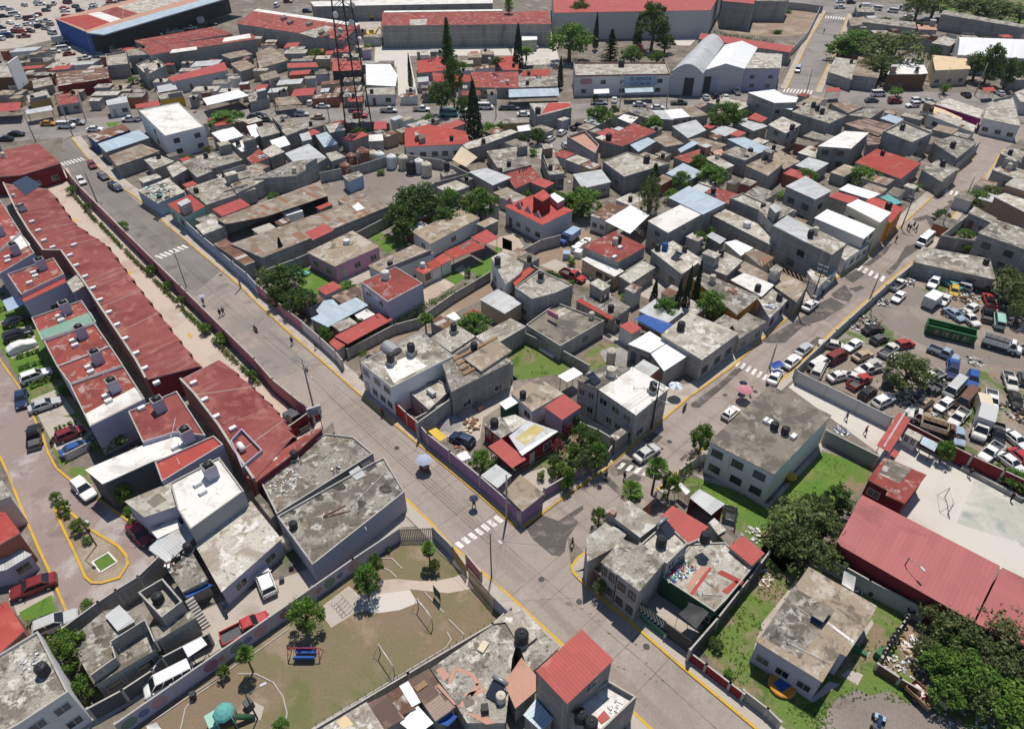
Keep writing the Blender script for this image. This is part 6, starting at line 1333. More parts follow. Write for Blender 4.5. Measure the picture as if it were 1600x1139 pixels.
C('sedan','white',265,765,44,desc='white sedan parked at the kerb of the cross street');C('sedan','silver',225,1040,44,desc='silver sedan parked on the yard side of the cross street');C('sedan','white',150,1115,44,desc='white sedan parked behind the silver sedan on the cross street')
C('minibus','white',980,365,224,desc='white minibus driving down the cross street');o=None
shade('deep blue tarpaulin tied over a stall beside the parked sedan',[10,1135,70,1112,110,1139,40,1170],[2.2,2.2,2.0,2.0],col='blue',cat='tarpaulin',n='tarpaulin');T(3,2);CV('sedan','white',30,95,60,40,'parked by the blue tarpaulin on the cross street');T(3,1)
for(u,v,dg,c1,c2,ds)in((868,300,200,'navy','black','leftmost person of a group standing in the cross street'),(880,310,20,'black','dgrey','second person of the group standing in the cross street'),(905,290,90,'dgrey','navy','third person of the group standing in the cross street'),(920,310,300,'black','black','rightmost person of the group in the cross street'),(795,375,200,'grey','brown','person walking alone in the upper cross street'),(335,715,60,'black','navy','person in dark clothes on the pavement by a parked white sedan'),(632,390,60,'lblue','navy','person in pale blue by the house fronts')):PE(u,v,dg,c1,c2,ds)
pole(188,828,7.4,'dark power pole at the kerb beside the parked white sedan','wood',44);pole(625,760,6.5,'slim utility pole on the wrecking yard pavement','plain');pole(1065,325,5.5,'dark utility pole beyond the white minibus','plain');pole(832,290,7.5,'grey utility pole by the orange house wall','wood',44);pole(1220,130,6.5,'dark utility pole near the end of the cross street','plain');T(3,2);pole(10,20,5.2,'thin pole beside the blue tarpaulin','plain')
T(3,1)
for(u,v,ds)in((330,700,1),(1430,575,2)):pass
TP();pole(1268,473,8.0,'tall dark pole on the house side of the cross street','wood',44)
T(3,1)
H('low grey flat roof between the wrecking yard and the street',[965,402,1388,478,1425,610,905,497],3.1,'roof_concrete',par=.0,nick='low grey street roof');KT('black',1365,495,r=.55,h=1.2)
H('grey building with one dark window, high flat roof right of the street',[1312,315,1425,232,1720,330,1720,450,1610,420],6.2,'roof_concrete',win='L2');
H('small flat roof over a plant courtyard beside the street',[1252,190,1290,150,1432,225,1395,252],3.6,'roof_light');Wl('pale courtyard wall with plants right of the cross street',[1085,330,1200,245,1255,200],2.4,'lgrey');Wl('grey courtyard front wall beside the minibus',[1085,330,1190,350,1310,365],2.8);TR('bright',1240,320,90,2.2,seed=0);TR('bush',1180,260,60,1.6)
H('brick and grey house with stepped flat roofs at the right edge',[1412,90,1495,62,1720,130,1720,210,1600,185],5.0,'roof_light',wall='wall_brick',win='L3');H('dark upper house at the right edge above the brick house',[1480,15,1540,-30,1720,20,1720,90],6.5,'roof_light',wall='wall_brick',win='L2')
H('tall grey and brick house with half-sheeted roof on the cross street',[28,272,122,205,492,385,400,452],7.0,'roof_light',win='L1',nick='half-sheeted tall roof');U(35,270,120,208,262,290,240,375,m='sheet_grey',dz=.25);KT('beige',298,300,r=.55,h=1.5);KT('black',268,320,r=.6,h=1.6);
H('white corrugated roof beside the tall half-sheeted house',[288,222,370,168,672,290,600,355],5.4,'sheet_white',col='offwhite',win='R2');H('cream-walled upper storey with pale sheet roof near the street',[488,142,562,105,772,190,702,252],6.6,'sheet_white',col='cream',win='L2')
H('orange-walled house with red roof on the cross street',[610,115,660,92,850,160,765,255],4.6,'roof_red',col='orange',nick='orange-walled house');KT('black',755,145,r=.7,h=1.5);H('bright red canvas-like roof behind the white corrugated roof',[378,88,430,58,568,98,505,132],5.0,'sheet_red');H('long grey block house with blue-white sheet roof, behind the red canvas roof',[110,25,235,-40,398,55,295,108],6.8,'sheet_grey',win='L2R1');H('long pale sheet roof behind the cream-walled storey',[440,45,500,10,700,72,640,108],4.2,'sheet_white');shade('green shade net over a patio near the orange house',[700,95,750,75,845,130,790,140],[3.6,3.6,3.4,3.4],col='teal',cat='shade cloth')
H('grey shaded house wall with parapet left of the half-sheeted house',[-60,170,60,120,180,180,30,262],6.0,'roof_concrete',win='L1');H('brown roof with wooden pergola beams on the cross street',[-20,610,60,545,250,640,180,750],3.4,'roof_brown')
for i in range(14):u=-60+i*27;v=455+i*11;z=LAST['z'];p0,p1=G(u,v+20,3.6),G(u+18,v+55,3.6);b=MB();b.bar((*p0,3.6),(*p1,3.6),.09,'wood',4,sm=False);b.build('pergola_beam',LAST['root'],LAST['o'])
H('low grey shop roof at the kerb below the pergola',[-80,700,-10,635,122,738,10,850],3.2,'roof_light',col='lilac',win='R2');H('narrow white-fronted house strip along the kerb below the tall house',[245,560,330,470,440,540,310,660],3.0,'roof_light',col='offwhite',win='R2')
H('white-fronted row house along the kerb beside the white corrugated roof',[430,440,560,350,640,380,480,490],3.2,'roof_light',col='offwhite',win='R3d')
T(3,3)
TP();GP('grass_lot',[1085,1000,1120,950,1210,830,1300,870,1460,935,1560,1000,1640,1060,1640,1180,1290,1180,1200,1139],'rough_grass',.006);T(3,3);GP('bare_ground',[380,1010,440,940,560,890,640,930,760,900,880,980,960,960,1060,1060,1180,1080,1300,1200,480,1260,420,1150,330,1139,360,1060],'dirt_grey',.011)
GP('path',[-40,480,180,205,210,225,20,520,260,960,380,840,450,860,280,975,-10,780,-90,640],'pavement',.013);GP('path',[540,600,650,450,660,480,560,640,640,660,620,690,540,650],'pavement',.013);GP('path',[455,800,510,760,595,800,560,865],'pavement',.014)
weeds([-340,600,0,100,300,150,100,300,-100,600,-300,800],500,'leaf_bright',.2);weeds([640,300,850,400,700,700,560,860,300,1000,250,950,560,650],600,'leaf_bright',.18);weeds([250,980,600,850,900,900,1000,960,1000,1010,700,950,460,980,420,1130,300,1130],500,'leaf_bright',.16);weeds([100,1000,350,960,380,1139,100,1139],300,'leaf_mid',.16)
H('brown-roofed cottage with blue-grey walls on a grassy lot',[255,125,682,370,612,500,545,600,490,685,450,665,340,847,-75,590],4.0,'roof_brown',col='lilac',win='L3R1d',nick='brown-roofed cottage');U(350,190,590,340,560,390,350,330,m='roof_brown',dz=.012);U(-40,560,160,250,420,400,200,700,m='roof_concrete',dz=.010);RB([270,425,345,335,405,390,345,470],.9,'roof_dark',col='navy');U(370,480,380,470,540,590,530,600,m='paint_white',dz=.03,n='roof_curb');U(95,325,105,318,265,425,258,432,m='roof_dark',dz=.03,n='roof_joint');U(430,385,438,380,615,495,608,500,m='roof_dark',dz=.03,n='roof_joint')
Wl('grey wall running behind the brown-roofed cottage under the maroon canopy',[300,35,460,110,640,210,995,395],2.4,'grey');m_=Wl('low wall carrying old tyres beside the cottage',[905,385,845,480,770,590,715,690],1.2,'grey');Wl('dark low wall between bare ground and rubbish heap',[690,730,830,820,955,895],1.3,'brown')
for(u,v)in((895,400),(870,440),(820,525),(800,555),(785,580),(765,610),(740,660)):
 c=G(u,v,1.3);r=bpy.data.objects.new('tyre',MATS and PROTO.setdefault('tyre',None)or None);bpy.data.objects.remove(r)
 b=MB();N,M_=14,6;V=[]
 for i in range(N):
  for j in range(M_):a,t=2*math.pi*i/N,2*math.pi*j/M_;V.append(((.30+.11*math.cos(t))*math.cos(a),(.30+.11*math.cos(t))*math.sin(a),.1*math.sin(t)))
 b.mesh(V,[(i*M_+j,((i+1)%N)*M_+j,((i+1)%N)*M_+(j+1)%M_,i*M_+(j+1)%M_)for i in range(N)for j in range(M_)],'tyre');o=b.build('tyre',None,(0,0,0),None,(c.x,c.y,1.35));tag(o,'old black tyre resting on the low wall beside the cottage','tyre',(c.x,c.y,1.3),'tyres on the low wall',True)
shade('white and pink sheet strung up behind the cottage',[475,150,550,190,535,280,460,235],[2.6,2.6,1.6,1.8],col='offwhite',cat='sheet');BX('green_bin','green plastic crate bin at the low wall corner','bin',700,670,0,(1.0,.8,1.0),40,'green');BX('trough','green trough beside the cottage wall','trough',573,650,0,(1.5,.5,.4),-40,'green');KT('blue',648,275,0,.35,.8,where='barrel behind the brown-roofed cottage');KT('black',645,290,0,.3,.8,where='barrel beside the blue barrel');litter((570,260),'clutter_heap','boxes and boards behind the cottage','clutter',0,24,1.0);litter((770,740),'rubble_heap','grey rubble heap by the low wall corner','rubble',0,40,1.3,('grey','lgrey','offwhite'),.25,.4);litter((900,620),'rubbish_heap','boards and rubbish on orange soil','rubbish',0,44,1.5,('ltan','offwhite','brown','tan'),.4,.3);litter((920,770),'rubbish_heap','pale rubbish bags under the shrubs','rubbish',0,30,1.3,('offwhite','grey','brown','lblue'),.25,.3);litter((1150,1060),'rubbish_heap','rubbish strewn below the big olive shrubs','rubbish',0,60,2.0,('offwhite','tan','grey','dgrey'),.22,.3);litter((1400,1100),'rubbish_heap','rubbish pile at the bottom right of the lot','rubbish',0,60,2.0,('offwhite','brown','grey','lblue'),.22,.3)
GP('bare_ground',[880,440,1010,500,960,640,820,640],'dirt',.012)
p=G(85,870);r=thing('inflatable_pool','orange round pool with blue water and towels beside the cottage','pool',(p.x,p.y,0));b=MB();b.lathe([(1.25,0),(1.45,.2),(1.35,.42),(1.15,.42)],'orange',16);b.build('rim',r);b=MB();b.box((0,0,.46),(1.5,1.1,.06),.5,'blue');b.build('cover',r)
p=G(940,950);r=thing('trailer','rusty open cart trailer on the bare ground','trailer',(p.x,p.y,0),R(120));b=MB();b.box((0,0,.6),(2.6,1.5,.1),0,'wood')
for y in(-.75,.75):b.box((0,y,.85),(2.6,.06,.5),0,'wood')
for x in(-1.3,1.3):b.box((x,0,.85),(.06,1.5,.5),0,'wood')
b.build('bed',r);b=MB();b.bar((1.3,0,.5),(2.6,0,.3),.05,'dark_steel',5);b.build('tow_bar',r)
for y in(-.85,.85):b=MB();b.bar((0,y-.08,.35),(0,y+.08,.35),.35,'tyre',12);b.build('wheel',r)
b=MB();c=G(1025,930);b.bar((c.x-.6,c.y+1.2,.3),(c.x+.8,c.y-1.4,.3),.3,'tan',8);o=b.build('pipe_section',None,(c.x,c.y,0));tag(o,'rusty tan pipe section beside the rusty trailer','pipe',(c.x,c.y,.3));CV('sedan','dred',1100,880,1020,890,'half hidden under the olive shrubs');b=MB();c=G(690,1105,.4)
r=thing('quad_bike','dark blue-grey four-wheeled bike on the bare ground','quad bike',(c.x,c.y,0),R(60));b=MB();b.bar((-.7,0,.6),(.7,0,.65),.28,'navy',8);b.box((.55,0,.75),(.5,1.0,.12),0,'lblue');b.box((-.6,0,.75),(.5,1.0,.12),0,'dgrey');b.build('body',r)
for x in(-.65,.65):
 for y in(-.5,.5):b=MB();b.bar((x,y-.12,.28),(x,y+.12,.28),.28,'tyre',10);b.build('wheel',r)
pole(775,250,5.6,'street lamp with pale head standing behind the cottage wall','lamp',20)
for(k,u,v,w_,h_,s)in(('olive',1080,450,230,4.4,0),('sparse',1190,530,300,5.0,1),('sparse',1330,600,260,4.6,3),('olive',1450,540,300,5.2,2),('round',1090,720,240,4.2,1),('round',1250,800,290,5.0,2),('olive',1420,740,250,4.6,0),('sparse',1560,650,260,5.0,3),('round',1150,900,220,3.8,3),('olive',1330,930,220,4.0,1),('round',1180,610,170,3.6,0),('bright',1530,980,320,4.5,0),('olive',1480,440,200,4.5,0),('olive',1000,640,170,3.4,2)):TR(k,u,v,w_,h_,seed=s)
T(3,2)
for(k,u,v,w_,h_,s,m_)in(('sparse',215,960,360,6.5,1,'leaf_olive'),('sparse',370,1020,220,5.5,0,'leaf_olive'),('sparse',90,1060,260,5.5,2,'leaf_olive'),('dark',300,900,200,6,2,'leaf_olive'),('dark',440,850,210,5.5,3,None)):TR(k,u,v,w_,h_,seed=s,mat=m_)
T(3,3);TR('olive',260,40,300,5.0,seed=3);TR('olive',420,60,200,3.6,seed=1);TR('bush',270,600,90,1.5)if False else None
T(2,3);TR('dark',1280,605,90,1.4,seed=2);litter((1560,190),'rubbish_heap','white rubbish scattered by the dark wall','rubbish',0,40,1.4,('white','offwhite','tan'),.22,.3);TR('bush',1360,790,80,1.2);weeds([1180,700,1330,450,1560,150,1600,500,1450,880],500,'leaf_bright',.2)
for(u,v,w_)in((1480,400,20),(1500,380,20)):p0,p1=G(1430,400+(w_-20),.5),G(1600,340+(w_-20),.5)
T(2,2);weeds([1100,720,1330,860,1560,1050,2100,720,2130,600,1940,540,1660,840],900,'leaf_mid',.13);litter((1500,1060),'rubbish_heap','pale rubbish on the grass by the red carport','rubbish',0,30,1.4,('white','offwhite','lgrey'),.25,.3)
T(1,1)
H('storage shed with a long rusty sheet roof, farther of the two',[-245,232,-190,262,60,215,448,85,400,-8],4.0,'sheet_old',n='shed',open_=2);H('storage shed with long brown sheet roof and one red panel, nearer of the two',[-160,385,700,85,832,150,40,472],3.6,'sheet_old',n='shed',nick='brown storage shed');LAST['z']=3.62;U(303,312,432,258,487,300,355,362,m='sheet_red',dz=.03);U(600,152,637,125,682,162,632,180,m='tank_white',dz=.03)
H('lower rusty lean-to roof at the street corner of the storage yard',[-265,385,-190,350,-5,495,-70,520],3.2,'sheet_rust',n='shed');H('grey slab hut roof in the storage yard entrance',[-380,270,-260,222,-190,272,-330,328],3.2,'roof_light',n='shed')
GP('yard',[-300,360,-150,280,440,60,560,-100,900,-90,980,-20,830,130,700,70,0,340,-150,440],'dirt_grey',.006)
C('box_truck','white',215,250,math.degrees(math.atan2(*(lambda d:(d.y,d.x))(G(110,285)-G(320,220)))),desc='white box truck parked between the two storage sheds')
TP();Wl('bluish street wall of the storage yard',[291,347,312,366,335,385,362,409,385,427,400,444],2.6,'lblue');Wl('pale pinkish garden wall along the long street',[401,445,422,461,445,482,470,501],2.2,'rose');Wl('white garden wall with a red tile panel by the long street',[471,502,500,527,524,549,534,562],2.2,'offwhite');Wl('dark boundary wall behind the pink house',[405,425,460,405,540,372,612,335,625,325],2.4)
Wl('boundary wall enclosing the drum yard',[500,270,560,258,620,240,690,250,735,272],2.6);Wl('grey yard wall running up from the storage sheds',[612,322,680,285,740,270,790,300],2.6)
T(1,1)
GP('lawn',[250,600,270,500,330,540,480,620,560,610,660,650,480,710,390,755,300,700],'lawn',.008);GP('lawn',[690,330,740,300,960,385,820,445,770,400],'lawn',.008);GP('lawn',[1170,590,1260,540,1310,600,1240,640],'lawn',.009);GP('lawn',[1320,540,1480,450,1500,390,1600,440,1560,520,1400,600],'lawn',.008)
GP('patio',[490,620,700,530,720,600,600,650,540,640],'pavement',.010);GP('patio',[1030,640,1140,585,1245,640,1060,760],'paving_pink',.010);GP('patio',[1240,545,1290,515,1330,560,1300,585],'pavement',.011);GP('patio',[1440,385,1530,340,1600,370,1600,430],'paving_pink',.010);GP('track',[560,1060,850,920,1100,800,1440,650,1620,560,1650,640,1450,720,1100,880,850,1010,700,1090],'dirt',.007)
H('pink house with a flat brown roof and garden lawn',[318,437,602,302,772,402,492,527],3.4,'roof_brown',col='pink',win='L2R2d',nick='pink house');KT('grey' if False else 'white',565,370,r=.7,h=.9);BX('pool','small pale blue paddling pool on the lawn of the pink house','paddling pool',300,568,0,(2.4,1.3,.35),-20,'teal')
H('white two-storey house with bright worn red roof and a water tank',[655,622,872,527,1042,630,822,747],5.6,'roof_red_worn',col='lilac',win='L2',nick='white red-roofed house',par=.12);KT('white',808,575,r=.75,h=1.6)
for k,(u,v)in enumerate(((690,670),(755,720))):b=MB();c=G(u,v,6.0);e=Vector((math.cos(R(A)),math.sin(R(A))));b.face([(c.x-e.x,c.y-e.y,5.55),(c.x+e.x,c.y+e.y,5.55),(c.x,c.y,6.4)],'wall_paint');b.build('gable',LAST['root'],LAST['o'],COLS['offwhite'])
H('low brown flat roof behind the white red-roofed house',[700,520,985,390,1112,442,790,572],3.1,'roof_brown',col='offwhite');H('pale-walled bungalow with long brown flat roof under the big trees',[978,310,1290,168,1400,222,1090,387],3.2,'roof_brown',col='offwhite',win='L1R1')
H('small square bright red canopy beside the turreted house',[1340,345,1440,295,1517,345,1425,392],3.0,'sheet_red',n='canopy',open_=1);H('long red roof with dark lettering stains in the garden',[1175,435,1345,358,1432,408,1230,478],3.0,'roof_red',col='offwhite',n='canopy',open_=1);U(1270,405,1340,370,1350,380,1280,415,m='roof_dark',dz=.012)
H('small red step-roof in a row of garden roofs',[1110,480,1172,442,1222,485,1160,515],2.8,'roof_red',col='offwhite',n='shed');H('dark red roof beside a white tank in the garden row',[1066,508,1115,482,1160,520,1100,545],2.7,'roof_red',col='offwhite',n='shed');H('little store with red top and white tank',[992,545,1050,520,1105,545,1050,575],2.6,'roof_red',col='cream',n='shed',nick='little red-topped store',win='R1');KT('white',1042,515,r=.5,h=1.0)
H('blue-grey sheet roof over a carport by the street wall',[340,850,625,718,702,768,450,905],2.9,'sheet_blue',n='carport',open_=2,col='offwhite');H('pale blue roof slab beside the lawn',[375,800,420,740,480,730,525,778,400,832],2.6,'sheet_blue',n='carport',open_=1);H('brown and white striped sheet roof beside the blue carport',[470,712,640,640,662,692,540,762],2.7,'sheet_brown',n='carport',open_=1)
H('long bright red canopy roof above the hedge',[490,962,772,815,856,857,572,1010],2.8,'sheet_red',n='canopy',open_=2,col='offwhite',over=.1);H('small rose-tiled roof at the end of the red canopy',[455,1000,490,970,560,1015,510,1050],2.4,'sheet_red',n='shed')
for p_,ds in(([480,890,560,858,612,900,520,942],'white cloth canopy between carport and red canopy, nearer the street'),([615,828,690,790,746,826,652,870],'white cloth canopy between carport and red canopy, farther in')):shade(ds,p_,[2.5]*4,col='offwhite',cat='awning',n='awning',sag=.1)
Wl('garden wall under the long hedge beside the dirt lane',[570,1040,860,890,1010,850,1240,690,1460,560],2.0);HG('long clipped hedge growing over the garden wall by the dirt lane',[570,1045,860,875,1010,790,1240,680,1440,580],2.3,1.2,'leaf_mid')
for(k,u,v,w_,h_,s,m_)in(('cypress',158,425,62,5.5,0,None),('dark',180,600,260,6.2,1,None),('dark',270,730,230,5.4,2,None),('olive',60,590,150,4.5,0,None),('dark',130,700,150,4.5,3,None),('bush',575,640,130,2.2,1,None),('dark',1010,110,300,9.0,0,None),('dark',900,200,220,7.5,1,None),('dark',920,290,170,5.5,3,None),('round',1200,110,170,7.0,2,None),('round',1170,210,190,5.0,3,'leaf_dark'),('round',1400,120,250,7.0,1,None),('round',1360,870,215,4.4,2,None),('palm',1055,845,100,4.0,1,None),('bright',430,940,90,3.4,1,None),('bush',670,1075,80,1.3,2,'leaf_bright'),('bush',120,480,60,1.8,1,None),('bush',1390,600,90,2.2,0,None),('bush',60,520,100,2.4,0,'leaf_olive'),('bush',1330,560,70,2.2,0,None)):TR(k,u,v,w_,h_,seed=s,mat=m_)
H('rusty scrap roof beside the palm in the dirt lane',[1085,870,1150,830,1240,890,1180,920],2.4,'sheet_rust',n='shed');H('pale sheet laid on posts beside the rusty scrap roof',[1185,835,1240,808,1280,850,1240,865],2.3,'sheet_white',n='canopy',open_=1);H('grey slab roof behind the terrace house with formwork',[1090,970,1240,880,1372,962,1222,1062],3.4,'roof_light',n='house');H('pale slab roof running along the lot beside a round tree',[1372,962,1590,850,1690,900,1450,1040],3.4,'roof_light')
PE(228,1015,-50,'black','black','person in black walking along the long street kerb');PE(377,1045,-50,'dgrey','navy','person on the pavement near the red canopy wall')
T(0,1);PE(1380,840,130,'black','black','left person of the pair walking up the long street');PE(1400,830,130,'dgrey','black','right person of the pair walking up the long street');motorcycle(1595,915,130,'black','dark motorcycle riding up the long street near the perimeter wall');p_=PE(1275,765,-50,'lblue','navy','person with a pale umbrella behind the perimeter wall','stand',umb=('lblue','pale blue umbrella behind the perimeter wall','lilac'))
pole(1165,655,8.0,'tall dark street lamp pole by the perimeter wall','lamp',44);pole(607,125,9.5,'leaning dark pole by the upper perimeter wall','plain');pole(1505,660,6.0,'slim pole on the pavement opposite the crosswalk','plain')
HSC=.76
T(2,1)
H('turreted house with red roof and zigzag gables',[-45,150,130,78,382,175,190,267],5.6,'roof_red',col='lgrey',win='L3dR0',nick='turreted red house');
h_=LAST;RB([130,85,195,45,245,85,190,120],3.2,'roof_red',col='dred',n='turret');RB([232,82,265,65,330,105,285,130],1.5,'sheet_white',col='rose')
P=h_['poly'];e0=min(P,key=lambda p:p.x);nb=min(P,key=lambda p:p.y)
for k in range(4):
 p=e0.lerp(nb,(k+.1)/4);q=e0.lerp(nb,(k+.9)/4);c=p.lerp(q,.5);d_=(q-p).normalized();n_=Vector((-d_.y,d_.x))*.15;b=MB()
 for s in(1,-1):t=[(*(p+n_*s),5.5),(*(q+n_*s),5.5),(*(c+n_*s),7.0)];b.face(t if s<0 else t[::-1],'wall_paint')
 b.face([(*(p+n_),5.5),(*(p-n_),5.5),(*(c-n_),7),(*(c+n_),7)],'wall_paint');b.face([(*(q-n_),5.5),(*(q+n_),5.5),(*(c+n_),7),(*(c-n_),7)],'wall_paint');b.build('gable',h_['root'],h_['o'],COLS['rose'])
H('faded reddish barn roof beside the round trees',[490,208,600,130,722,152,590,240],4.6,'sheet_rust',col='offwhite',win='L2');H('bright white sheet canopy with a tree shadow',[580,242,742,143,860,205,737,322],4.4,'sheet_white',n='canopy',open_=1)
H('tall grey house with narrow white roof',[848,242,1052,140,1182,202,975,316],7.6,'roof_white',win='L1R1');H('pale blue pitched sheet roof behind the narrow white roof',[978,96,1105,22,1337,130,1192,202],6.4,'sheet_blue',win='R1');H('worn red roof behind the pale blue sheet roof',[1208,62,1255,28,1432,80,1352,138],5,'roof_red_worn')
H('grey block house with boxes on its parapet roof',[1364,98,1442,66,1592,132,1542,172],6.6,'roof_light',par=.3);KT('black',1570,150);H('long low light roof below the block house',[1250,205,1332,168,1700,332,1622,395],4.6,'roof_light',win='L1');KT('white',1470,262,r=.8,h=1.2);U(1320,210,1350,195,1400,215,1370,230,m='roof_brown')
H('worn red-roofed house with tanks, tan lower storey',[440,402,640,305,837,402,662,497],5.8,'roof_red_worn',win='L2',nick='worn red-roofed house');KT('beige',645,365,r=.6,h=1.5);KT('black',670,355,r=.55,h=1.4);skylight(675,405);skylight(640,465);H('white-edged tan porch of the worn red-roofed house',[435,480,520,440,700,555,640,590,520,530],2.9,'roof_white',col='tan',win='L2',n='porch')
H('pale flat hut beside the worn red-roofed house',[668,588,820,492,897,532,742,632],3.0,'roof_light',win='R1');H('grey block house with blue and black tanks',[868,425,1005,365,1192,482,1062,575],5.8,'roof_light',nick='blue-tank block house');KT('black',912,405,r=.55,h=1.3);KT('blue',957,400,r=.6,h=1.6);SH(1025,465,B2);KT('black',1080,415,r=.5)
H('pale square flat roof beside the cypresses',[1162,508,1298,420,1442,490,1342,582],6.0,'roof_light');H('orange-walled house with long weathered grey roof',[1130,600,1200,565,1547,715,1405,828],5.2,'roof_concrete',col='orange',win='R2');H('white flat roof next to the orange-walled house',[1365,610,1450,565,1640,640,1560,715],5.0,'roof_white');H('brown sheet strip roof above the white flat roof',[1400,545,1450,492,1640,590,1600,650],4.6,'sheet_old');H('row of pale sheet lean-tos with a white awning',[1215,335,1250,310,1340,355,1300,385],3,'sheet_grey',n='shed');H('cream hut roof by the white awning',[1330,375,1400,360,1510,410,1430,460],3,'sheet_white',n='shed',col='cream');H('pale hut roof beside brown strip roof',[1450,440,1520,415,1640,470,1560,530],3.2,'sheet_old',n='shed',col='cream')
H('block house with pale parapet roof above the garden yard',[18,655,170,545,378,640,270,690,125,728],7.0,'roof_light',par=.25,nick='parapet block house');H('white three-storey house with red terrace stripe',[-130,470,-60,430,75,510,60,560,-40,640],6.2,'roof_light',col='white',win='L2R2',nick='white three-storey house');KT('black',-90,490,r=.6,h=1.6,base=.3);H('red terrace beside the block house',[-10,600,110,530,140,545,20,650],5.4,'roof_red')
H('dark-stained flat roof with parapet above the weedy yard',[88,888,280,750,577,862,302,1022],4.0,'roof_dark',par=.3,win='R1',nick='dark-stained parapet roof');KT('beige',497,830,r=.5,h=1.4);U(230,830,330,780,380,800,280,850,m='roof_light');BX('bed_frame','old red bed frame standing on a dark roof','bed frame',255,825,3.7,(2.2,.3,1.0),A2,'rose')
H('brown and red edged roof with stains between yards',[398,740,530,660,742,780,650,845],3.0,'roof_concrete');U(400,740,430,725,640,845,620,860,m='roof_red');H('small red sheet roof beside the blue tarpaulin canopy',[668,897,742,862,812,912,750,948],3.0,'sheet_red',col='offwhite',win='');KT('black',665,865,r=.4,h=1)
shade('vivid blue tarpaulin canopy over a yard',[770,852,828,825,1006,888,932,945],[3.0]*4,col='blue',cat='tarpaulin',n='tarpaulin',sag=.15)
H('big pale flat roof with white wall on the cross street',[930,952,1105,812,1420,940,1188,1110],5.8,'roof_light',win='R3',nick='big pale street roof');KT('black',1058,895,r=.65,h=1.6);H('low grey roof at the kerb beside the big pale roof',[1380,895,1470,815,1592,870,1420,978],3.4,'roof_concrete',win='R2');H('white corrugated roof, left of two joined roofs',[725,1010,860,930,972,1000,865,1065],4.6,'sheet_white',sheet_flip=True);H('white corrugated roof, right of two joined roofs',[868,1072,975,1002,1097,1085,950,1180],4.6,'sheet_white',sheet_flip=True)
Wl('weedy yard wall below the dark-stained roof',[0,990,80,940,300,1040,480,1140],2.0);GP('yard',[-40,1030,80,960,300,1060,420,1110,300,1200,0,1240],'rough_grass',.006);GP('yard',[440,1090,570,990,680,1040,640,1120,500,1180],'rough_grass',.006);weeds([-40,1030,80,960,300,1060,420,1110,300,1200,0,1240],300);heap(640,1080,2.2,.7,'gravel','grey rubble mound in the yard beside the white corrugated roofs');BX('roof_sheets','stack of white sheets lying in the weedy yard','sheets',225,1060,0,(3.2,1.1,.4),A2,'tank_white');GP('patio',[560,960,600,940,730,1010,700,1030],'pavement',.008)
GP('yard',[90,470,260,360,500,290,620,560,520,680,330,620,200,540],'dirt',.006);GP('patio',[180,520,270,480,440,560,560,610,520,660,380,600,310,570],'pavement',.010);GP('patio',[740,680,900,580,1040,660,900,750],'pavement',.008);GP('patio',[-60,340,20,320,75,400,0,460,-60,430],'paving_pink',.010)
Wl('grey wall between the garden lane and the truck yard',[40,460,200,560,375,650],2.2);Wl('grey wall between the truck yard and turreted house',[70,420,180,360,300,330],2.4);Wl('grey wall of the yard with red tow truck',[540,655,700,560,830,480],2.2)
CV('stake_truck','blue',430,290,275,400,desc='blue cargo truck with blue covered bed in the dirt yard',cargo='blue');p=G(375,310,2.2);BX('truck_tarpaulin','blue ribbed cover over the cargo truck bed','tarpaulin',378,320,.95,(3.6,2.0,1.5),math.degrees(math.atan2(*(lambda d:(d.y,d.x))(G(275,400)-G(430,290)))),'lblue')
CV('pickup','red',320,555,440,605,desc='bright red pickup truck parked in the concrete yard',scale=1.05);PE(488,635,0,'white','black','person standing beside the red pickup truck','stand')
for i,(u,v)in enumerate(((400,420),(425,400),(450,385),(415,445),(470,375),(340,455))):BX('bale',['white wrapped bale stacked in the truck yard','pale blue wrapped bale lying apart in the truck yard'][i==5],'bale',u,v,0,(1.6,1.4,1.4),40+i*9,'lblue' if i==5 else 'tank_white')['group']='wrapped bales'
for(k,u,v,w_,h_,s)in(('cypress',1040,725,56,8,0),('cypress',1097,690,66,10.5,1),('cypress',1160,640,58,9.5,2),('cypress',892,690,62,5.5,3),('round',960,780,170,4.6,0),('round',1255,750,215,5.5,1),('round',440,110,270,6.5,2),('round',360,130,150,5.0,0),('sparse',865,70,150,12,1),('round',1175,350,110,4.0,3),('bush',1300,840,110,2.4,1),('bush',60,430,70,1.6,0),('bush',370,490,80,2,2),('bush',720,720,130,1.6,1),('bush',280,590,70,1.4,2),('round',250,60,60,2.5,3)):TR(k,u,v,w_,h_,seed=s)
for(u,v)in((640,1105),(820,1080)):KT('beige',u-20,v-20,0,.75,2.6,where='standing in the yard by the white corrugated roofs')
HSC=.72
def M(l):
 for a in l:H(a[0],a[1],a[2],*a[3:4],**(a[4]if len(a)>4 else{}))
RC,RL,RD,RR_,RW,SG,SW,SR,SO,SB='roof_concrete','roof_light','roof_dark','roof_red_worn','roof_white','sheet_grey','sheet_white','sheet_red','sheet_old','sheet_blue'
SHD=dict(n='shed');CAN=dict(n='canopy',open_=1)
T(0,1);M([('teal-walled house with red roof at the long street',[1045,137,1190,75,1282,150,1150,217],5,'roof_red',dict(col='mint',win='L2')),('flat roof covered with scrap beside the teal house',[858,52,1050,-25,1155,60,985,132],4.4,RL,dict(nick='scrap-covered roof',col='lblue')),('long grey wall-house behind the teal house',[1160,40,1400,-40,1600,40,1290,140],4.4,RC)])
LAST['z']=4.4
for q in((940,40),(1010,20),(1060,60),(980,90)):litter(q,'scrap_heap','scrap heaped on the flat roof beside the teal house','scrap heap',4.4,30,1.3,('lgrey','offwhite','teal','dgrey','brown'),.4,.5)
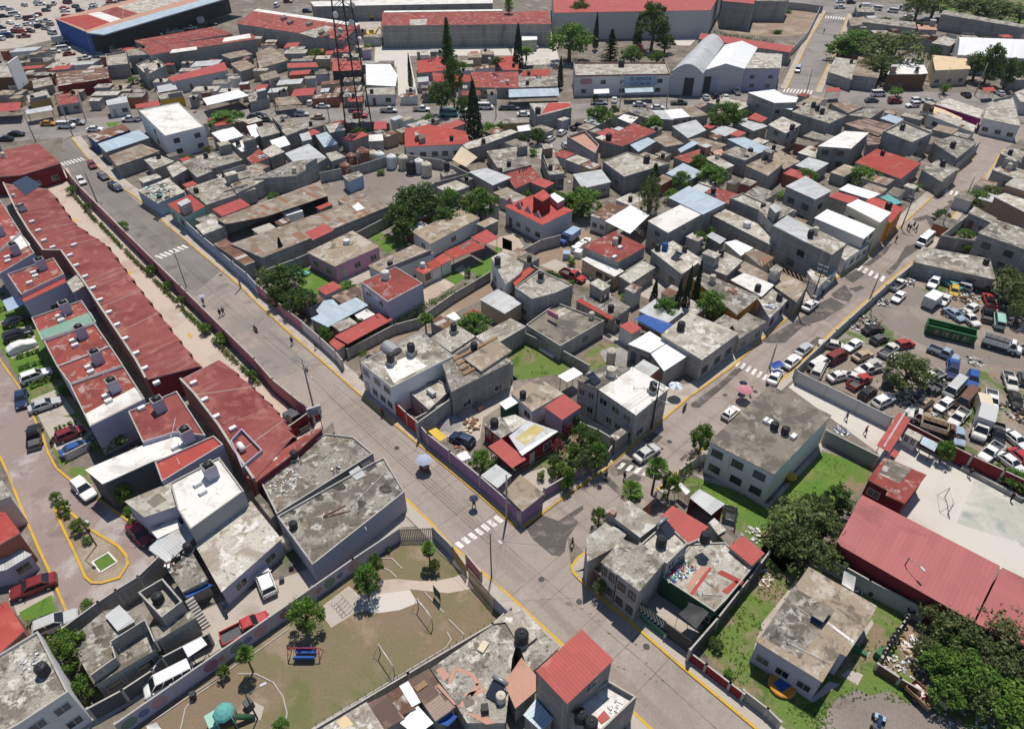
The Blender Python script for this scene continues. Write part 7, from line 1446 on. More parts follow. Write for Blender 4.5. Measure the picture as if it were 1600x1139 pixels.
H('rear grey house wall with rooftop tank near the teal house',[1400,-40,1560,-90,1650,-10,1480,70],5,RC);KT('black',1225,50,4.4)
CV('sedan','navy',690,0,760,50,'parked at the upper kerb of the long street');CV('hatchback','white',480,-40,530,15,'parked by the upper perimeter wall');TP();CV('hatchback','dred',139,250,148,264,'parked at the upper kerb of the long street');CV('sedan','dgrey',153,268,168,280,'parked at the upper kerb of the long street');CV('sedan','black',168,282,186,297,'parked at the upper kerb of the long street')
T(0,0);M([('red-walled house with oxide roof at the top of the row',[-60,960,238,895,378,1020,130,1095,-60,1110],6.2,'roof_oxide',dict(col='dred',win='R2')),('white rendered three-storey house with flat roof',[865,690,1115,640,1275,790,1030,850],8.6,RW,dict(col='white',win='L1R2',par=.25,nick='white rendered house')),('blue-walled shop with rusty patched roof',[540,845,762,775,815,812,600,890],4.4,'sheet_rust',dict(col='blue')),('shop with pale blue pitched sheet roof',[610,900,865,812,935,862,662,952],4.6,SB),('shop with old beige sheet roof',[680,975,880,900,1000,945,730,1040],4.6,SO),('small white cube house at the street',[1040,1045,1115,1008,1172,1058,1080,1110],5.2,RL),('grey roof with one black tank behind white house',[1220,980,1440,930,1515,1000,1300,1062],5,RC),('red awning hut behind the white house',[1290,745,1420,715,1452,772,1350,790],4.4,SR),('white lean-to sheet roof',[1320,832,1460,795,1522,850,1385,890],4,SW,SHD),('shop with rust and white striped sheet roof',[350,455,672,420,682,490,358,540],5.6,'sheet_rust',dict(col='dred')),('two-storey grey shell with open terrace',[660,340,785,320,800,400,670,412],6,RL,dict(par=.6)),('grey block upper room beside the terrace',[788,315,925,292,945,340,800,352],8,RC,dict(win='F1')),('grey parapet house beside open shell',[850,405,965,355,1035,410,915,470],6.5,RL,dict(par=.5)),('long red-roofed house facing north road',[1045,487,1402,390,1425,440,1080,512],5.4,SR,dict(col='lgrey')),('white street awning by the north road',[1265,617,1490,560,1555,600,1295,660],3.4,SW,CAN),('yellow-walled kiosk shop',[165,600,290,560,315,610,180,640],4,RL,dict(col='ochre')),('dark shop block at the left edge',[-60,415,100,410,105,480,-60,490],8,RL,dict(col='brown')),('red street awning at the left edge',[-60,650,132,640,122,692,-60,700],3.4,SR,CAN),('pale striped market awning',[160,690,320,660,330,690,165,715],3,SG,CAN),('small kiosk house with grey patched roof',[345,600,490,570,500,640,360,660],4,RR_),('white box house with grey roof on the road corner',[660,630,790,600,800,640,670,660],5,SG,dict(col='offwhite')),('pink awning behind the white house',[845,655,990,630,1000,660,850,680],3.4,SR,CAN),('yellow-fronted shop roof',[985,590,1140,570,1150,600,1000,625],4,RC,dict(col='yellow')),('grey sheet roof behind yellow shop',[980,540,1090,520,1110,560,990,580],4,SG),('large depot hall with red and white roof and blue end wall',[342,118,560,212,1420,-40,1180,-90],8,'roof_rose',dict(n='warehouse',col='blue'))])
h_=LAST;b=MB();p0,p1=G(545,212,8.2),G(1420,-40,8.2);e=(p1-p0).normalized();nn=Vector((e.y,-e.x));b.prism(ccw([p0,p1,p1+nn*8,p0+nn*8]),8.1,8.5,'sheet_blue','sheet_blue');b.build('front_canopy',h_['root'],h_['o'])
U(360,120,545,190,685,142,545,92,m='roof_red');U(628,75,760,120,865,88,725,45,m='roof_red_worn');U(550,90,690,140,755,120,622,76,m='roof_white');U(740,42,870,85,1300,-40,1180,-80,m='roof_light')
b=MB();q0,q1=p0+e*1+nn*.1,p1+nn*.1;b.side(q0,q1,.2,6.6,'vdark');b.build('bay_opening',h_['root'],h_['o'])  # near-black sheet over the wall, painting the shade inside the open depot front
M([('red workshop roof in the depot yard',[838,255,930,302,1455,212,1330,170],5,RR_,dict(n='workshop')),('long grey workshop with red and white roof',[935,345,1600,245,1575,210,870,305],6,RR_,dict(n='workshop'))]);U(1060,335,1232,312,1228,292,1075,312,m='roof_white');U(1390,265,1570,238,1560,212,1400,240,m='roof_white')
b=MB();p=G(130,500,5);r=thing('billboard','tall white billboard panel seen edge-on by the road','billboard',(p.x,p.y,0),R(100));b.box((0,0,7),(8,.4,8),0,'tank_white');b.build('panel',r);b=MB();b.bar((0,0,0),(0,0,4),.3,'dark_steel');b.build('post',r)
FAR=dict(far=True)
def cars(l,state,**k):
 for(kd,c,u,v,d)in l:C(kd,c,u,v,d,state,far=True,**k)
cols=['white','white','silver','dgrey','black','dred','white','lgrey','navy','grey','red','white'];kinds=['sedan','suv','hatchback','pickup','van','sedan','hatchback']
cars([(kinds[i%7],cols[(i*5)%12],u,v,(20,160,35,150)[i%4])for i,(u,v)in enumerate(((30,200),(85,195),(140,195),(185,190),(45,225),(110,165),(170,150),(215,155),(250,165),(310,150),(280,130),(325,205),(205,100),(235,90),(400,50),(470,40),(500,65),(580,50),(90,90),(60,140),(20,100),(60,60),(30,50),(150,30),(250,25),(420,15),(690,10),(730,20),(0,170),(0,240),(120,110)))],'in the far parking lot')
GP('parking_lot',[-200,-60,760,-60,560,100,360,240,120,300,-200,330],'pavement',.006);GP('forecourt',[350,330,560,240,700,280,700,400,340,400],'pavement',.006)
cars([('van','white',400,305,30),('box_truck','silver',380,262,30),('pickup','white',530,362,20),('sedan','dred',430,335,30),('hatchback','white',345,320,20),('suv','silver',640,345,20),('van','white',690,315,10),('van','white',785,268,15),('van','white',980,215,10),('pickup','white',1050,203,10),('sedan','white',1110,193,10),('pickup','white',1190,175,10),('sedan','black',1325,150,10),('box_truck','white',1260,140,100)],'by the depot')
cars([('sedan','black',100,835,5),('sedan','black',30,865,185),('van','white',412,785,3),('sedan','orange',300,770,3),('pickup','white',815,745,185),('sedan','white',590,805,10),('suv','grey',480,765,5),('sedan','dgrey',1590,725,5),('sedan','black',1480,715,185)],'on the north road')
for u,v,h_,ds in((225,890,9,'leaning dark pole by the road junction'),(455,850,11,'tall pole at the blue shop corner'),(540,760,8,'thin pole by the road verge'),(590,350,12,'tall pole in front of the blue depot end')):pole(u,v,h_,ds,'plain')
T(1,0)
M([('long workshop with faded red roof and white rear strip',[-120,150,-10,62,650,155,545,252],6,RR_,dict(n='workshop'))]);U(270,210,430,162,490,172,370,240,m='roof_light');U(-20,70,10,58,650,150,620,165,m='roof_white');[RB([u,v,u+30,v-12,u+45,v,u+12,v+12],1,RD,n='roof_vent')for u,v in((190,130),(310,140),(385,195),(415,215),(490,215),(150,105))]
M([('long white-fronted store at the top edge',[340,12,1480,-14,1480,22,360,42],6,RW,dict(n='warehouse')),('grey block warehouse with worn red roof',[788,78,1540,66,1562,152,785,162],8,RR_,dict(n='warehouse'))]);U(960,125,1070,120,1065,158,962,160,m='roof_light');U(800,70,1540,60,1540,70,800,80,m='roof_white',dz=.2)
GP('forecourt',[745,292,1560,282,1600,348,1040,352,960,352,1010,590,890,600,880,420,740,392],'court',.006);GP('forecourt',[640,-20,780,-20,780,260,640,200],'pavement',.007)
M([('red-roofed house beside the tall conifer',[1005,382,1182,350,1192,440,1010,458],4,'roof_red',dict(win='F1')),('low red-roofed wing facing the north road',[1100,455,1340,470,1348,512,1110,518],4,'roof_red',dict(col='lilac',win='F3')),('long red-roofed row facing the north road',[1340,452,1640,450,1640,552,1372,548],4.4,RR_,dict(win='F2')),('far red roof behind the courtyard',[1485,362,1640,345,1640,440,1545,440],4.4,'roof_red'),('wavy white sheet roof near the tower',[685,402,840,402,884,470,872,542,690,532],4.6,SW),('white shop front by the tower',[680,552,866,548,872,592,680,596],4.4,RL,dict(col='offwhite',win='F1d')),('small red cabin behind the tower',[500,282,585,276,592,325,490,330],4,SR),('dark shop with red roof under the tower',[480,386,662,380,664,440,475,446],7,SR,dict(col='vdark')),('teal-grey shed with red roof',[195,397,375,392,392,420,195,427],4,SR,dict(col='teal',win='F2')),('old beige sheet roofs left of the shed',[0,330,95,290,205,378,20,430],4.4,SO),('low sheet roof by the road, far left',[20,470,120,440,150,480,40,510],4,SO),('tan market canopy with green end',[115,615,245,600,290,652,130,662],3.4,SO,CAN),('red kiosk roof by the tower foot',[575,612,665,608,668,636,575,638],3,SR,CAN),('red-roofed bungalow with chimney',[928,805,1080,780,1310,822,1332,880,1290,902,930,918],3.8,'roof_red',dict(col='offwhite',win='F4d',nick='red bungalow'))]);RB([1015,845,1050,835,1060,860,1020,870],1.4,RD,n='chimney');RB([990,825,1010,820,1018,845,995,850],1.6,RL,n='chimney')
M([('rust and blue sheet roof near drums',[370,845,442,825,515,900,425,922],4.4,SB),('cream flat roof near the tower foot',[435,785,520,765,562,812,460,832],5,RL),('small red roof beside the tower compound',[740,762,815,757,817,805,735,812],4,SR),('white container cabin beside the tower compound',[705,845,790,838,797,880,705,885],4,RW,SHD),('long grey house with white roof edge by tan sail',[1285,902,1590,810,1640,825,1400,915,1320,935],5,RL,dict(win='R3')),('grey slab roof right of the tan sail',[1440,945,1640,918,1660,1040,1510,1050],4,RC),('sheet roof below grey slab',[1330,1075,1440,1050,1600,1110,1480,1160],3.4,SG),('black tank pad block in drum yard',[1145,1075,1230,1060,1255,1085,1170,1105],2.4,RC,dict(nick='drum yard pad',n='tank_stand'))]);KT('black',1192,1040,r=.7,h=2.2)
M([('white-sheeted roof in the crowded left block',[0,800,110,770,150,830,30,860],5,RL),('grey wall house in the crowded block',[75,730,180,715,320,800,190,850],5.4,RC),('white canvas strip roof in the crowded block',[85,880,180,850,215,905,120,935],4.6,SW),('block house with tin roof and tank',[180,960,330,900,440,985,230,1010],5.4,SG),('grey block house wall above the storage yard',[-20,1120,230,1010,445,985,250,1100],5.4,RC),('brown-roofed block beside storage yard',[-120,1080,20,1020,85,1040,-60,1110],5.0,SO),('pale patched roof with blue sheet',[30,950,110,900,180,950,90,985],4.6,RL),('low roof by the drums',[435,960,500,945,560,980,470,1010],3.6,RL),('grey sheet hut by drums',[270,840,330,825,350,870,290,885],6,SG)]);KT('black',165,745,5.4);KT('black',400,915,5.4,where='in the crowded block');SH(330,935,B2)if False else None
T(0,0);M([('patched grey roof in the crowded block',[1130,1015,1225,985,1330,1070,1230,1110],5,RC),('red and white striped roof in the crowded block',[1540,990,1620,930,1680,985,1580,1030],5,RR_),('grey roofs beside striped roof',[1510,1060,1600,1020,1660,1080,1560,1120],5,RC),('low roof beside white cube house',[900,1000,1000,970,1090,1010,960,1060],4,RL),('dark yard roof behind the white cube',[1350,1095,1500,1060,1580,1120,1430,1165],4.4,RL),('white terrace roof right of the lean-to',[1450,900,1550,860,1620,920,1510,950],4.4,RW),('sheet roof at the block edge',[1540,790,1600,775,1640,840,1580,870],4.4,SW),('grey shed behind long red-roofed house',[1440,400,1530,370,1600,420,1500,450],4.6,SO),('grey shop roof by the white awning',[1540,590,1640,560,1680,610,1560,640],4,RC),('grey shed with sheets beside long grey workshop',[1380,345,1520,310,1580,340,1440,370],4.4,SO),('grey yard block beside rust striped shop',[200,505,320,480,330,530,210,555],4,RC)])
T(1,0)
DR=[(560,1062,'rust'),(597,1000,'rust'),(672,985,'rust'),(775,990,'white'),(848,1008,'white'),(920,1012,'beige'),(970,1042,'black'),(1018,1036,'white'),(1066,1056,'beige'),(735,985,'beige')]
for i,(u,v,k)in enumerate(DR):
 KT(k,u,v,0,1.35 if i not in(2,)else 1.7,3.6 if i!=2 else 5.0,where='standing in a row in the drum yard');REG[-1][0].name='storage_drum';REG[-1][1]=REG[-1][1].replace('water tank','storage drum');REG[-1][2]='storage drum'
 REG[-1][0]['category']='storage drum';REG[-1][0]['group']='storage drums'
GP('yard',[440,1139,600,1000,1100,1010,1330,1080,1200,1200,900,1300,560,1250],'dirt_grey',.005);M([('bluish block hut in the drum yard',[540,1100,640,1072,672,1095,580,1139],3,RC,dict(col='lblue',n='hut'))])
shade('tan shade sail stretched beside the grey house',[1285,915,1385,985,1310,1045,1225,1000],[4,4,3,3],col='ltan',cat='shade cloth')
cars([('sedan','silver',285,710,5),('sedan','tan',385,730,185),('pickup','silver',830,688,0),('pickup','white',1035,680,0),('van','white',1435,668,0),('sedan','dgrey',1560,672,0),('sedan','black',20,720,5),('hatchback','dgrey',55,745,185),('minibus','teal',1205,712,0),('minibus','white',1330,715,0),('suv','red',650,720,0),('sedan','white',420,660,0),('hatchback','white',340,640,90),('van','white',130,35,90),('suv','dred',200,10,10),('suv','navy',320,70,0),('suv','lgrey',1120,5,0)],'on the north road')
for(u,v,d)in((735,110,'yellow excavator in the yard behind the tower'),(722,228,'yellow loader bucket machine near the tower')):
 p=G(u,v,1);r=thing('excavator',d,'excavator',(p.x,p.y,0),.5);b=MB();b.box((0,0,1.6),(3.6,2.4,1.2),0,'yellow');b.box((.4,.5,2.7),(1.6,1.2,1.2),0,'yellow');b.build('body',r);b=MB();b.bar((1.5,-.4,1.8),(3.6,-.4,4.2),.28,'yellow',6);b.bar((3.6,-.4,4.2),(5.2,-.4,1.6),.22,'yellow',6);b.box((5.2,-.4,1.2),(.8,1.0,.8),0,'dgrey');b.build('arm',r)
 for y in(-1,1):b=MB();b.box((0,y,.5),(3.8,.6,.9),0,'tyre');b.build('track',r)
for(k,u,v,w_,h_,s)in(('pine',1195,275,110,17,0),('cypress',1358,705,120,16,1),('dark',1230,480,120,15,1),('dark',1150,590,170,10,0),('bush',1085,745,120,4,0),('cypress',960,450,34,11,0),('round',1510,390,90,5,2),('dark',1300,660,110,7,2),('bush',1000,770,100,2.5,1),('bush',1270,790,90,3,2),('round',380,335,110,4,1),('bush',700,300,90,4,0),('bush',1450,790,120,3,1),('bush',1540,780,90,3,2),('palm',1580,30,60,14,0),('round',1290,420,110,4,1),('bush',460,1095,80,2,1),('bush',180,560,60,4,2),('bush',780,1075,70,1.5,2)):TR(k,u,v,w_,h_,seed=s)
T(0,0);TR('round',1400,740,210,5,seed=2);GP('grass_verge',[660,770,760,760,720,790,680,795],'lawn',.012);T(1,0);GP('lawn',[1400,800,1640,770,1640,800,1420,830],'lawn',.012)
p=Gp(562,207);r=thing('radio_tower','tall steel lattice radio tower with drum antennas','radio tower',(p.x,p.y,0),R(12));HT=56
def leg(i,z):w_=3.7-2.2*z/HT;return Vector((w_*(1,-1,-1,1)[i],w_*(1,1,-1,-1)[i],z))
for i in range(4):b=MB();b.bar(leg(i,0),leg(i,HT),.17,'dark_steel',5);b.build('leg',r)
zs=[0];
while zs[-1]<HT-1:zs.append(min(HT,zs[-1]+2*(3.3-2.1*zs[-1]/HT)*.95))
for a,c in zip(zs,zs[1:]):
 b=MB()
 for i in range(4):j=(i+1)%4;b.bar(leg(i,a),leg(j,c),.08,'dark_steel',3);b.bar(leg(j,a),leg(i,c),.08,'dark_steel',3);b.bar(leg(i,c),leg(j,c),.08,'dark_steel',3)
 b.build('bracing',r)
b=MB();b.bar((.4,0,0),(.4,0,HT),.22,'dark_steel',5);b.build('cable_ladder',r)
for z,a in((24,.3),(26,2),(29,-1),(33,-.6),(36,.9),(38,-1.8),(41,-.4),(44,1.2),(47,-1.2),(31,-2.2)):w_=3.7-2.2*z/HT+.5;b=MB();c,s=math.cos(a),math.sin(a);b.bar((w_*c,w_*s,z),((w_+.6)*c,(w_+.6)*s,z),.75,'tank_white',12);b.bar((w_*c*.7,w_*s*.7,z),(w_*c,w_*s,z),.1,'steel',4);b.build('drum_antenna',r)
for z in(40,46,50):
 for i in range(4):b=MB();q=leg(i,z)*1.25;b.box((q.x,q.y,z),(.3,.3,2.2),0,'lgrey');b.build('panel_antenna',r)
Wl('grey wall of the tower compound',[490,840,560,770,740,760,830,770],2.6);p_=None
pole(1500,735,9,'grey pole on the far side of the north road','plain');pole(460,760,9,'pole left of the tower by the road','plain');pole(125,690,10,'pole in front of tan market canopy','plain')
T(2,0)
M([('vast red-roofed hall with pale grey walls',[250,-90,1330,-90,1242,66,262,82],10,SR,dict(n='warehouse',col='lgrey')),('red roof section left of the hall',[-60,82,222,66,248,152,-60,152],8,RR_,dict(n='warehouse')),('red-roofed grey block right of the hall',[1310,-30,1530,-30,1512,26,1315,8],10,SR,dict(n='warehouse')),('grey block beside the vacant lot',[1520,-40,1740,-30,1720,10,1510,8],8,RC,dict(n='warehouse')),('two-storey white shop building with SE RENTA sign',[385,390,962,390,990,462,398,472],9,RL,dict(col='offwhite',win='F5',par=.5,pcol=(.34,.14,.10),nick='SE RENTA building')),('pale workshop with flat roof right of the gabled shed',[1455,428,1680,428,1690,340,1520,330],7,RL,dict(col='lilac',win='F2',n='workshop')),('long red roof strip behind the vaulted warehouse',[1165,245,1180,208,1760,290,1740,330],6,SR),('blue market awning of the white shop building',[705,555,880,548,885,575,708,582],3.2,SB,CAN),('cream market awning of the white shop building',[510,560,606,556,608,584,512,588],3.2,SW,CAN),('pale blue awning row by the palms',[-20,560,290,552,295,600,-20,610],3.4,SB,CAN),('grey flat roof behind the awning row',[30,485,285,470,285,540,40,548],4.4,RC),('red roof with tanks left of SE RENTA',[60,450,235,430,240,475,60,480],4.4,'roof_red',dict(nick='red roof')),('dark shelter under palms',[90,380,232,370,240,405,90,410],3,RL,CAN),('white lorry box shed by the warehouse',[60,215,155,205,158,250,62,255],4,SW,SHD)])
SE=[q for q in HOUSES if q['nick']=='SE RENTA building'][0];KT('black',105,460,4.4);KT('black',45,465,4.4);KT('black',685,395,6.8,1.0,2.2,where='on the SE RENTA building')
def sign(desc,u,v,z,w_,h_,txt,col,tcol,ang=0.0,par=None):
 p=G(u,v,z);f_=sorted(SE['poly'],key=lambda q:q.y)[:2];f_.sort(key=lambda q:q.x);y_=f_[0].y+(f_[1].y-f_[0].y)*(p.x-f_[0].x)/(f_[1].x-f_[0].x);r=thing('sign',desc,'sign',(p.x,y_-.35,z),math.atan2(f_[1].y-f_[0].y,f_[1].x-f_[0].x));b=MB();b.box((0,0,0),(w_,.12,h_),0,'plain_paint');b.build('panel',r,(0,0,0),COLS[col])
 n=len(txt)
 for i,t in enumerate(txt):
  cu=bpy.data.curves.new('lettering','FONT');cu.body=t;cu.align_x='CENTER';cu.align_y='CENTER';cu.size=h_/n*1.05;cu.extrude=.02;o=bpy.data.objects.new('lettering',cu);COL.objects.link(o);bpy.context.view_layer.update()
  me=bpy.data.meshes.new_from_object(o.evaluated_get(bpy.context.evaluated_depsgraph_get()));bpy.data.objects.remove(o);me.materials.clear();me.materials.append(MATS['plain_paint']);o=bpy.data.objects.new('lettering',me);COL.objects.link(o);o.parent=r;o.color=(*COLS[tcol],1)
  k=min(1.0,w_*.92/max(.1,max(vv.co.x for vv in me.vertices)*2));o.scale=(k,1,1);o.location=(0,-.09,h_*(.5-(i+.5)/n));o.rotation_euler=(R(90),0,0)
sign('pale blue SE RENTA sign on the white shop building',800,505,4.4,10.5,3.0,['SE RENTA','LOCALES'],'lblue','navy');sign('small red sign on the white shop building',462,503,4.6,3.6,1.4,[],'rose','white')
def vault(desc,n0,n1,f0,f1,he,hr,m,gable=False,col='lgrey',n='warehouse',win=''):
 a,b_,c,d=G(*n0,he),G(*n1,he),G(*f1,he),G(*f0,he);o=(a+b_+c+d)/4;r=thing(n,desc,n,(o.x,o.y,0));b=MB();b.prism(ccw([a,b_,c,d]),0,he,'wall_paint');b.build('wall',r,o,COLS[col]);N=3 if gable else 13;b=MB();e=MB()
 def arc(p,q):return[Vector((*p.lerp(q,i/(N-1)),he+hr*(math.sin(math.pi*i/(N-1))if not gable else(0,1,0)[i])))for i in range(N)]
 A_,B_=arc(a,b_),arc(d,c)
 L_=(d-a).length
 for i in range(N-1):b.face([A_[i],A_[i+1],B_[i+1],B_[i]],m,[(0,i*.9),(0,i*.9+.9),(L_,i*.9+.9),(L_,i*.9)],not gable)
 e.face(A_[::-1],'wall_paint');e.face(B_,'wall_paint');b.build('roof',r,o);e.build('gable_end',r,o,COLS[col])
 return r,a,b_,o
def bigdoor(r,a,b_,o,t0,t1,h_,col):
 e=(b_-a);p,q=a+e*t0,a+e*t1;nn=Vector((0,-.1));b=MB();b.side(p+nn,q+nn,0,h_,'plain_paint');b.build('door',r,o,COLS[col])
x=vault('barrel-vaulted white warehouse on the north road',(995,450),(1195,462),(1190,250),(1325,275),7,2.6,'sheet_grey');bigdoor(*x,.45,.75,5.5,'vdark');bigdoor(*x,.76,.92,5.5,'lgrey')
x=vault('white gabled warehouse beside the barrel vault',(1205,440),(1455,432),(1330,282),(1535,300),7,1.8,'sheet_white',True);bigdoor(*x,.03,.2,5,'vdark');bigdoor(*x,.21,.4,5,'lilac')
GP('forecourt',[960,192,1245,156,1110,288,1000,282],'court',.006);GP('forecourt',[0,200,250,200,300,390,260,420,0,380],'court',.006);GP('vacant_lot',[1260,150,1640,60,1900,20,2150,30,1930,200,1700,230,1350,220],'dirt',.006)
CAR2=[('suv','grey',130,292,0),('sedan','white',222,270,80),('pickup','white',545,638,0),('sedan','white',640,622,80),('sedan','lgrey',800,650,0),('sedan','white',910,670,0),('pickup','dgrey',1045,640,0),('sedan','silver',1212,605,90),('suv','black',1270,600,90),('sedan','white',1335,605,90),('sedan','white',75,712,0),('sedan','dgrey',5,672,0),('pickup','white',1405,570,90),('suv','white',690,200,0),('suv','black',1200,675,70)]
cars(CAR2,'near the north road')
for(kd,c,u1,v1,u2,v2)in(('hatchback','white',205,885,270,845),('hatchback','white',280,850,345,805),('pickup','black',370,805,450,775),('hatchback','silver',345,930,320,880)):CV(kd,c,u1,v1,u2,v2,'parked in the lane beside the grey-red corner house')
GP('lane',[220,890,460,770,520,790,350,850,330,960,250,920],'road_far',.010);GP('lane',[90,920,220,890,270,950,190,1000,110,970],'pavement',.008);weeds([270,940,330,970,340,1060,290,1040],80,'leaf_mid',.25)
M([('grey house with half red roof on the road corner',[108,648,362,640,376,672,160,728],6.4,RL,dict(nick='grey-red corner house'))]);U(225,645,355,645,370,668,185,712,m='roof_red');KT('black',162,690,r=.8,h=1.8)
M([('ochre-walled yard room by the road corner',[-60,745,95,735,110,765,-60,775],3.4,RC,dict(col='ochre')),('white cart shed below the road corner',[30,790,105,780,118,815,40,825],2.8,SW,SHD),('grey and pink house with brick terrace floor',[345,852,455,815,545,905,520,958],6.4,'roof_rose',dict(par=.7,nick='grey-pink house')),('red-roofed block house with tank behind the grey-pink house',[555,880,760,770,905,822,690,915],5.6,RR_,dict(nick='red block house'))]);KT('black',605,855,r=.8,h=1.8)
M([('small white flat-roofed hut by the road tree',[660,740,700,715,790,735,745,775],5,RW),('grey sheet roof with blue strip beside the red block',[735,905,850,860,900,885,790,950],5,SB),('brown sheet roof right of the blue strip',[880,870,960,830,1075,900,960,920],4.6,SO),('wide cream flat roof with parapet and black tank',[570,1010,720,950,985,1020,700,1105],6,RL,dict(par=.2,nick='wide cream roof',win=''))]);KT('black',842,995,r=.8,h=1.8)
M([('beige sheet roof with skylights by the road',[720,668,880,690,940,720,860,745,730,700],4,RC),('white and blue patched sheet roof by the road',[870,690,960,690,1010,750,930,745],4,SG),('white sheet roof with dark edge by the road',[950,690,1060,680,1115,730,1000,745],4,SW),('rubbish-strewn rusty roof by the road',[1040,670,1130,660,1230,720,1120,735],4,SO),('white patched sheet roof among the shacks',[1000,790,1150,750,1215,815,1100,865],4,SG),('long low beige sheet roof in the centre',[1100,875,1180,860,1345,905,1250,950],4,SO),('narrow pale blue sheet roof',[1035,935,1130,880,1170,895,1055,955],4,SB),('blue sheet roof on the right shacks',[1345,870,1450,858,1620,930,1530,965],5,SB),('grey roof with black tank among shacks',[1312,955,1400,915,1540,960,1460,1005],5.5,RC,dict(nick='shack-side grey roof')),('red and pale roofs in the centre',[1010,985,1170,935,1250,965,1100,1020],4,RR_),('pale concrete patio roof',[1195,985,1270,970,1390,1035,1330,1060],4,RL),('grey-blue sheet roof near garden trees',[960,1085,1070,1020,1200,1080,1090,1139],4.4,SB),('brown flat roof right of garden trees',[1460,1035,1580,980,1700,1020,1600,1100],6,'roof_brown'),('pale sheet roof behind the round tree',[1380,760,1480,735,1600,790,1510,820],4.4,SG),('red roof patch behind the round tree',[1470,740,1520,705,1600,740,1560,765],5,SR),('grey flat house by the road, right',[1215,640,1320,610,1510,650,1420,690],5,RL),('tall grey block house with white sheet roof',[1475,580,1640,560,1780,640,1640,645],9.4,SW),('rose flat roof low in centre',[1250,945,1310,930,1330,960,1280,985],4,'roof_rose'),('grey hut below the cream roof',[380,1090,560,1060,620,1139,440,1180],4.4,SG),('grey weathered roof below the lane',[-60,960,95,935,125,1030,-60,1075],5,RC),('low white sheet roof behind hedge',[180,960,260,950,330,1085,230,1095],3.6,RC),('red worn roof behind turreted house',[-40,1090,110,1030,180,1110,20,1180],4.4,RR_)]);KT('black',1490,945,r=.7,h=1.6);KT('black',1465,985,r=.6,h=1.2)
for(k,u,v,w_,h_,s)in(('round',365,240,260,13,0),('dark',420,80,150,13,1),('cypress',527,200,42,13,0),('cypress',308,60,34,12,1),('cypress',38,300,70,15,2),('cypress',303,460,44,10,0),('pine',620,285,130,11,1),('dark',890,130,200,17,2),('cypress',790,190,60,12,1),('round',750,340,150,7,1),('dark',960,260,130,7,0),('round',905,355,100,5,2),('palm',90,320,110,6,0),('round',545,720,190,6.5,3),('round',640,700,80,5,0),('round',890,765,120,4.5,1),('round',1340,710,230,8,0),('dark',160,840,110,4.5,1),('bush',135,945,90,2,0),('bush',310,1010,80,2,1),('bush',320,1080,60,1.8,2),('magenta',1000,930,70,3,0),('round',1170,1010,130,4.5,1),('pine',890,1110,120,7,0),('round',1240,1090,200,6,2),('round',1060,1120,130,5,0),('dark',60,870,80,4,3),('bush',520,610,50,3,1),('magenta',800,320,60,6,1)):TR(k,u,v,w_,h_,seed=s)
pole(672,690,11,'grey pole in front of the SE RENTA building','power',0);pole(965,655,12,'tall pole left of the barrel vault','power',0);HG('green hedge fence along the vacant lot',[1250,200,1640,260],2.6,1.6,'leaf_dark')
T(3,0)
M([('grey flat building at the far side street corner',[375,450,420,358,560,378,525,500],5,RL),('pitched brown sheet house behind the big thin tree',[528,470,565,355,720,370,690,490],6,SO),('white-roofed two-storey house on the north road',[745,465,960,465,1000,460,960,370,800,375],7,RW,dict(col='brown',win='F3')),('cream two-storey building with skylight',[1025,345,1240,365,1268,432,1045,442],7,'roof_cream',dict(col='ltan',win='F3',nick='cream building')),('magenta-walled shop with flat cluttered roof',[1035,650,1130,615,1350,690,1335,745],5.4,RL,dict(col='magenta')),('white roof shop row right of the magenta wall',[1345,740,1380,640,1530,610,1580,790],6,RL,dict(win='L3',col='offwhite')),('yellow-fronted low shop below the magenta wall',[950,690,1030,655,1215,740,1200,770],3.2,'roof_cream',dict(col='cream',win='L3d')),('cream shopfront with white door row',[1000,720,1080,700,1310,790,1290,830],3.2,RL,dict(col='offwhite',win='L3')),('pale roof at the right edge by the road',[1540,580,1700,520,1700,640,1580,640],5,RL,dict(col='lgrey'))]);T(3,0);U(1140,375,1185,375,1195,415,1150,415,m='sheet_blue')if False else None
x=vault('white curved-roof hangar at the right edge',(1195,330),(1195,330),(1195,330),(1195,330),5,1,'sheet_white')if False else None
a=[1185,340,1175,235,1720,260,1720,375];x=vault('white ribbed curved-roof hangar at the right edge',(1185,345),(1175,240),(1760,375),(1760,260),6,2.4,'sheet_white')
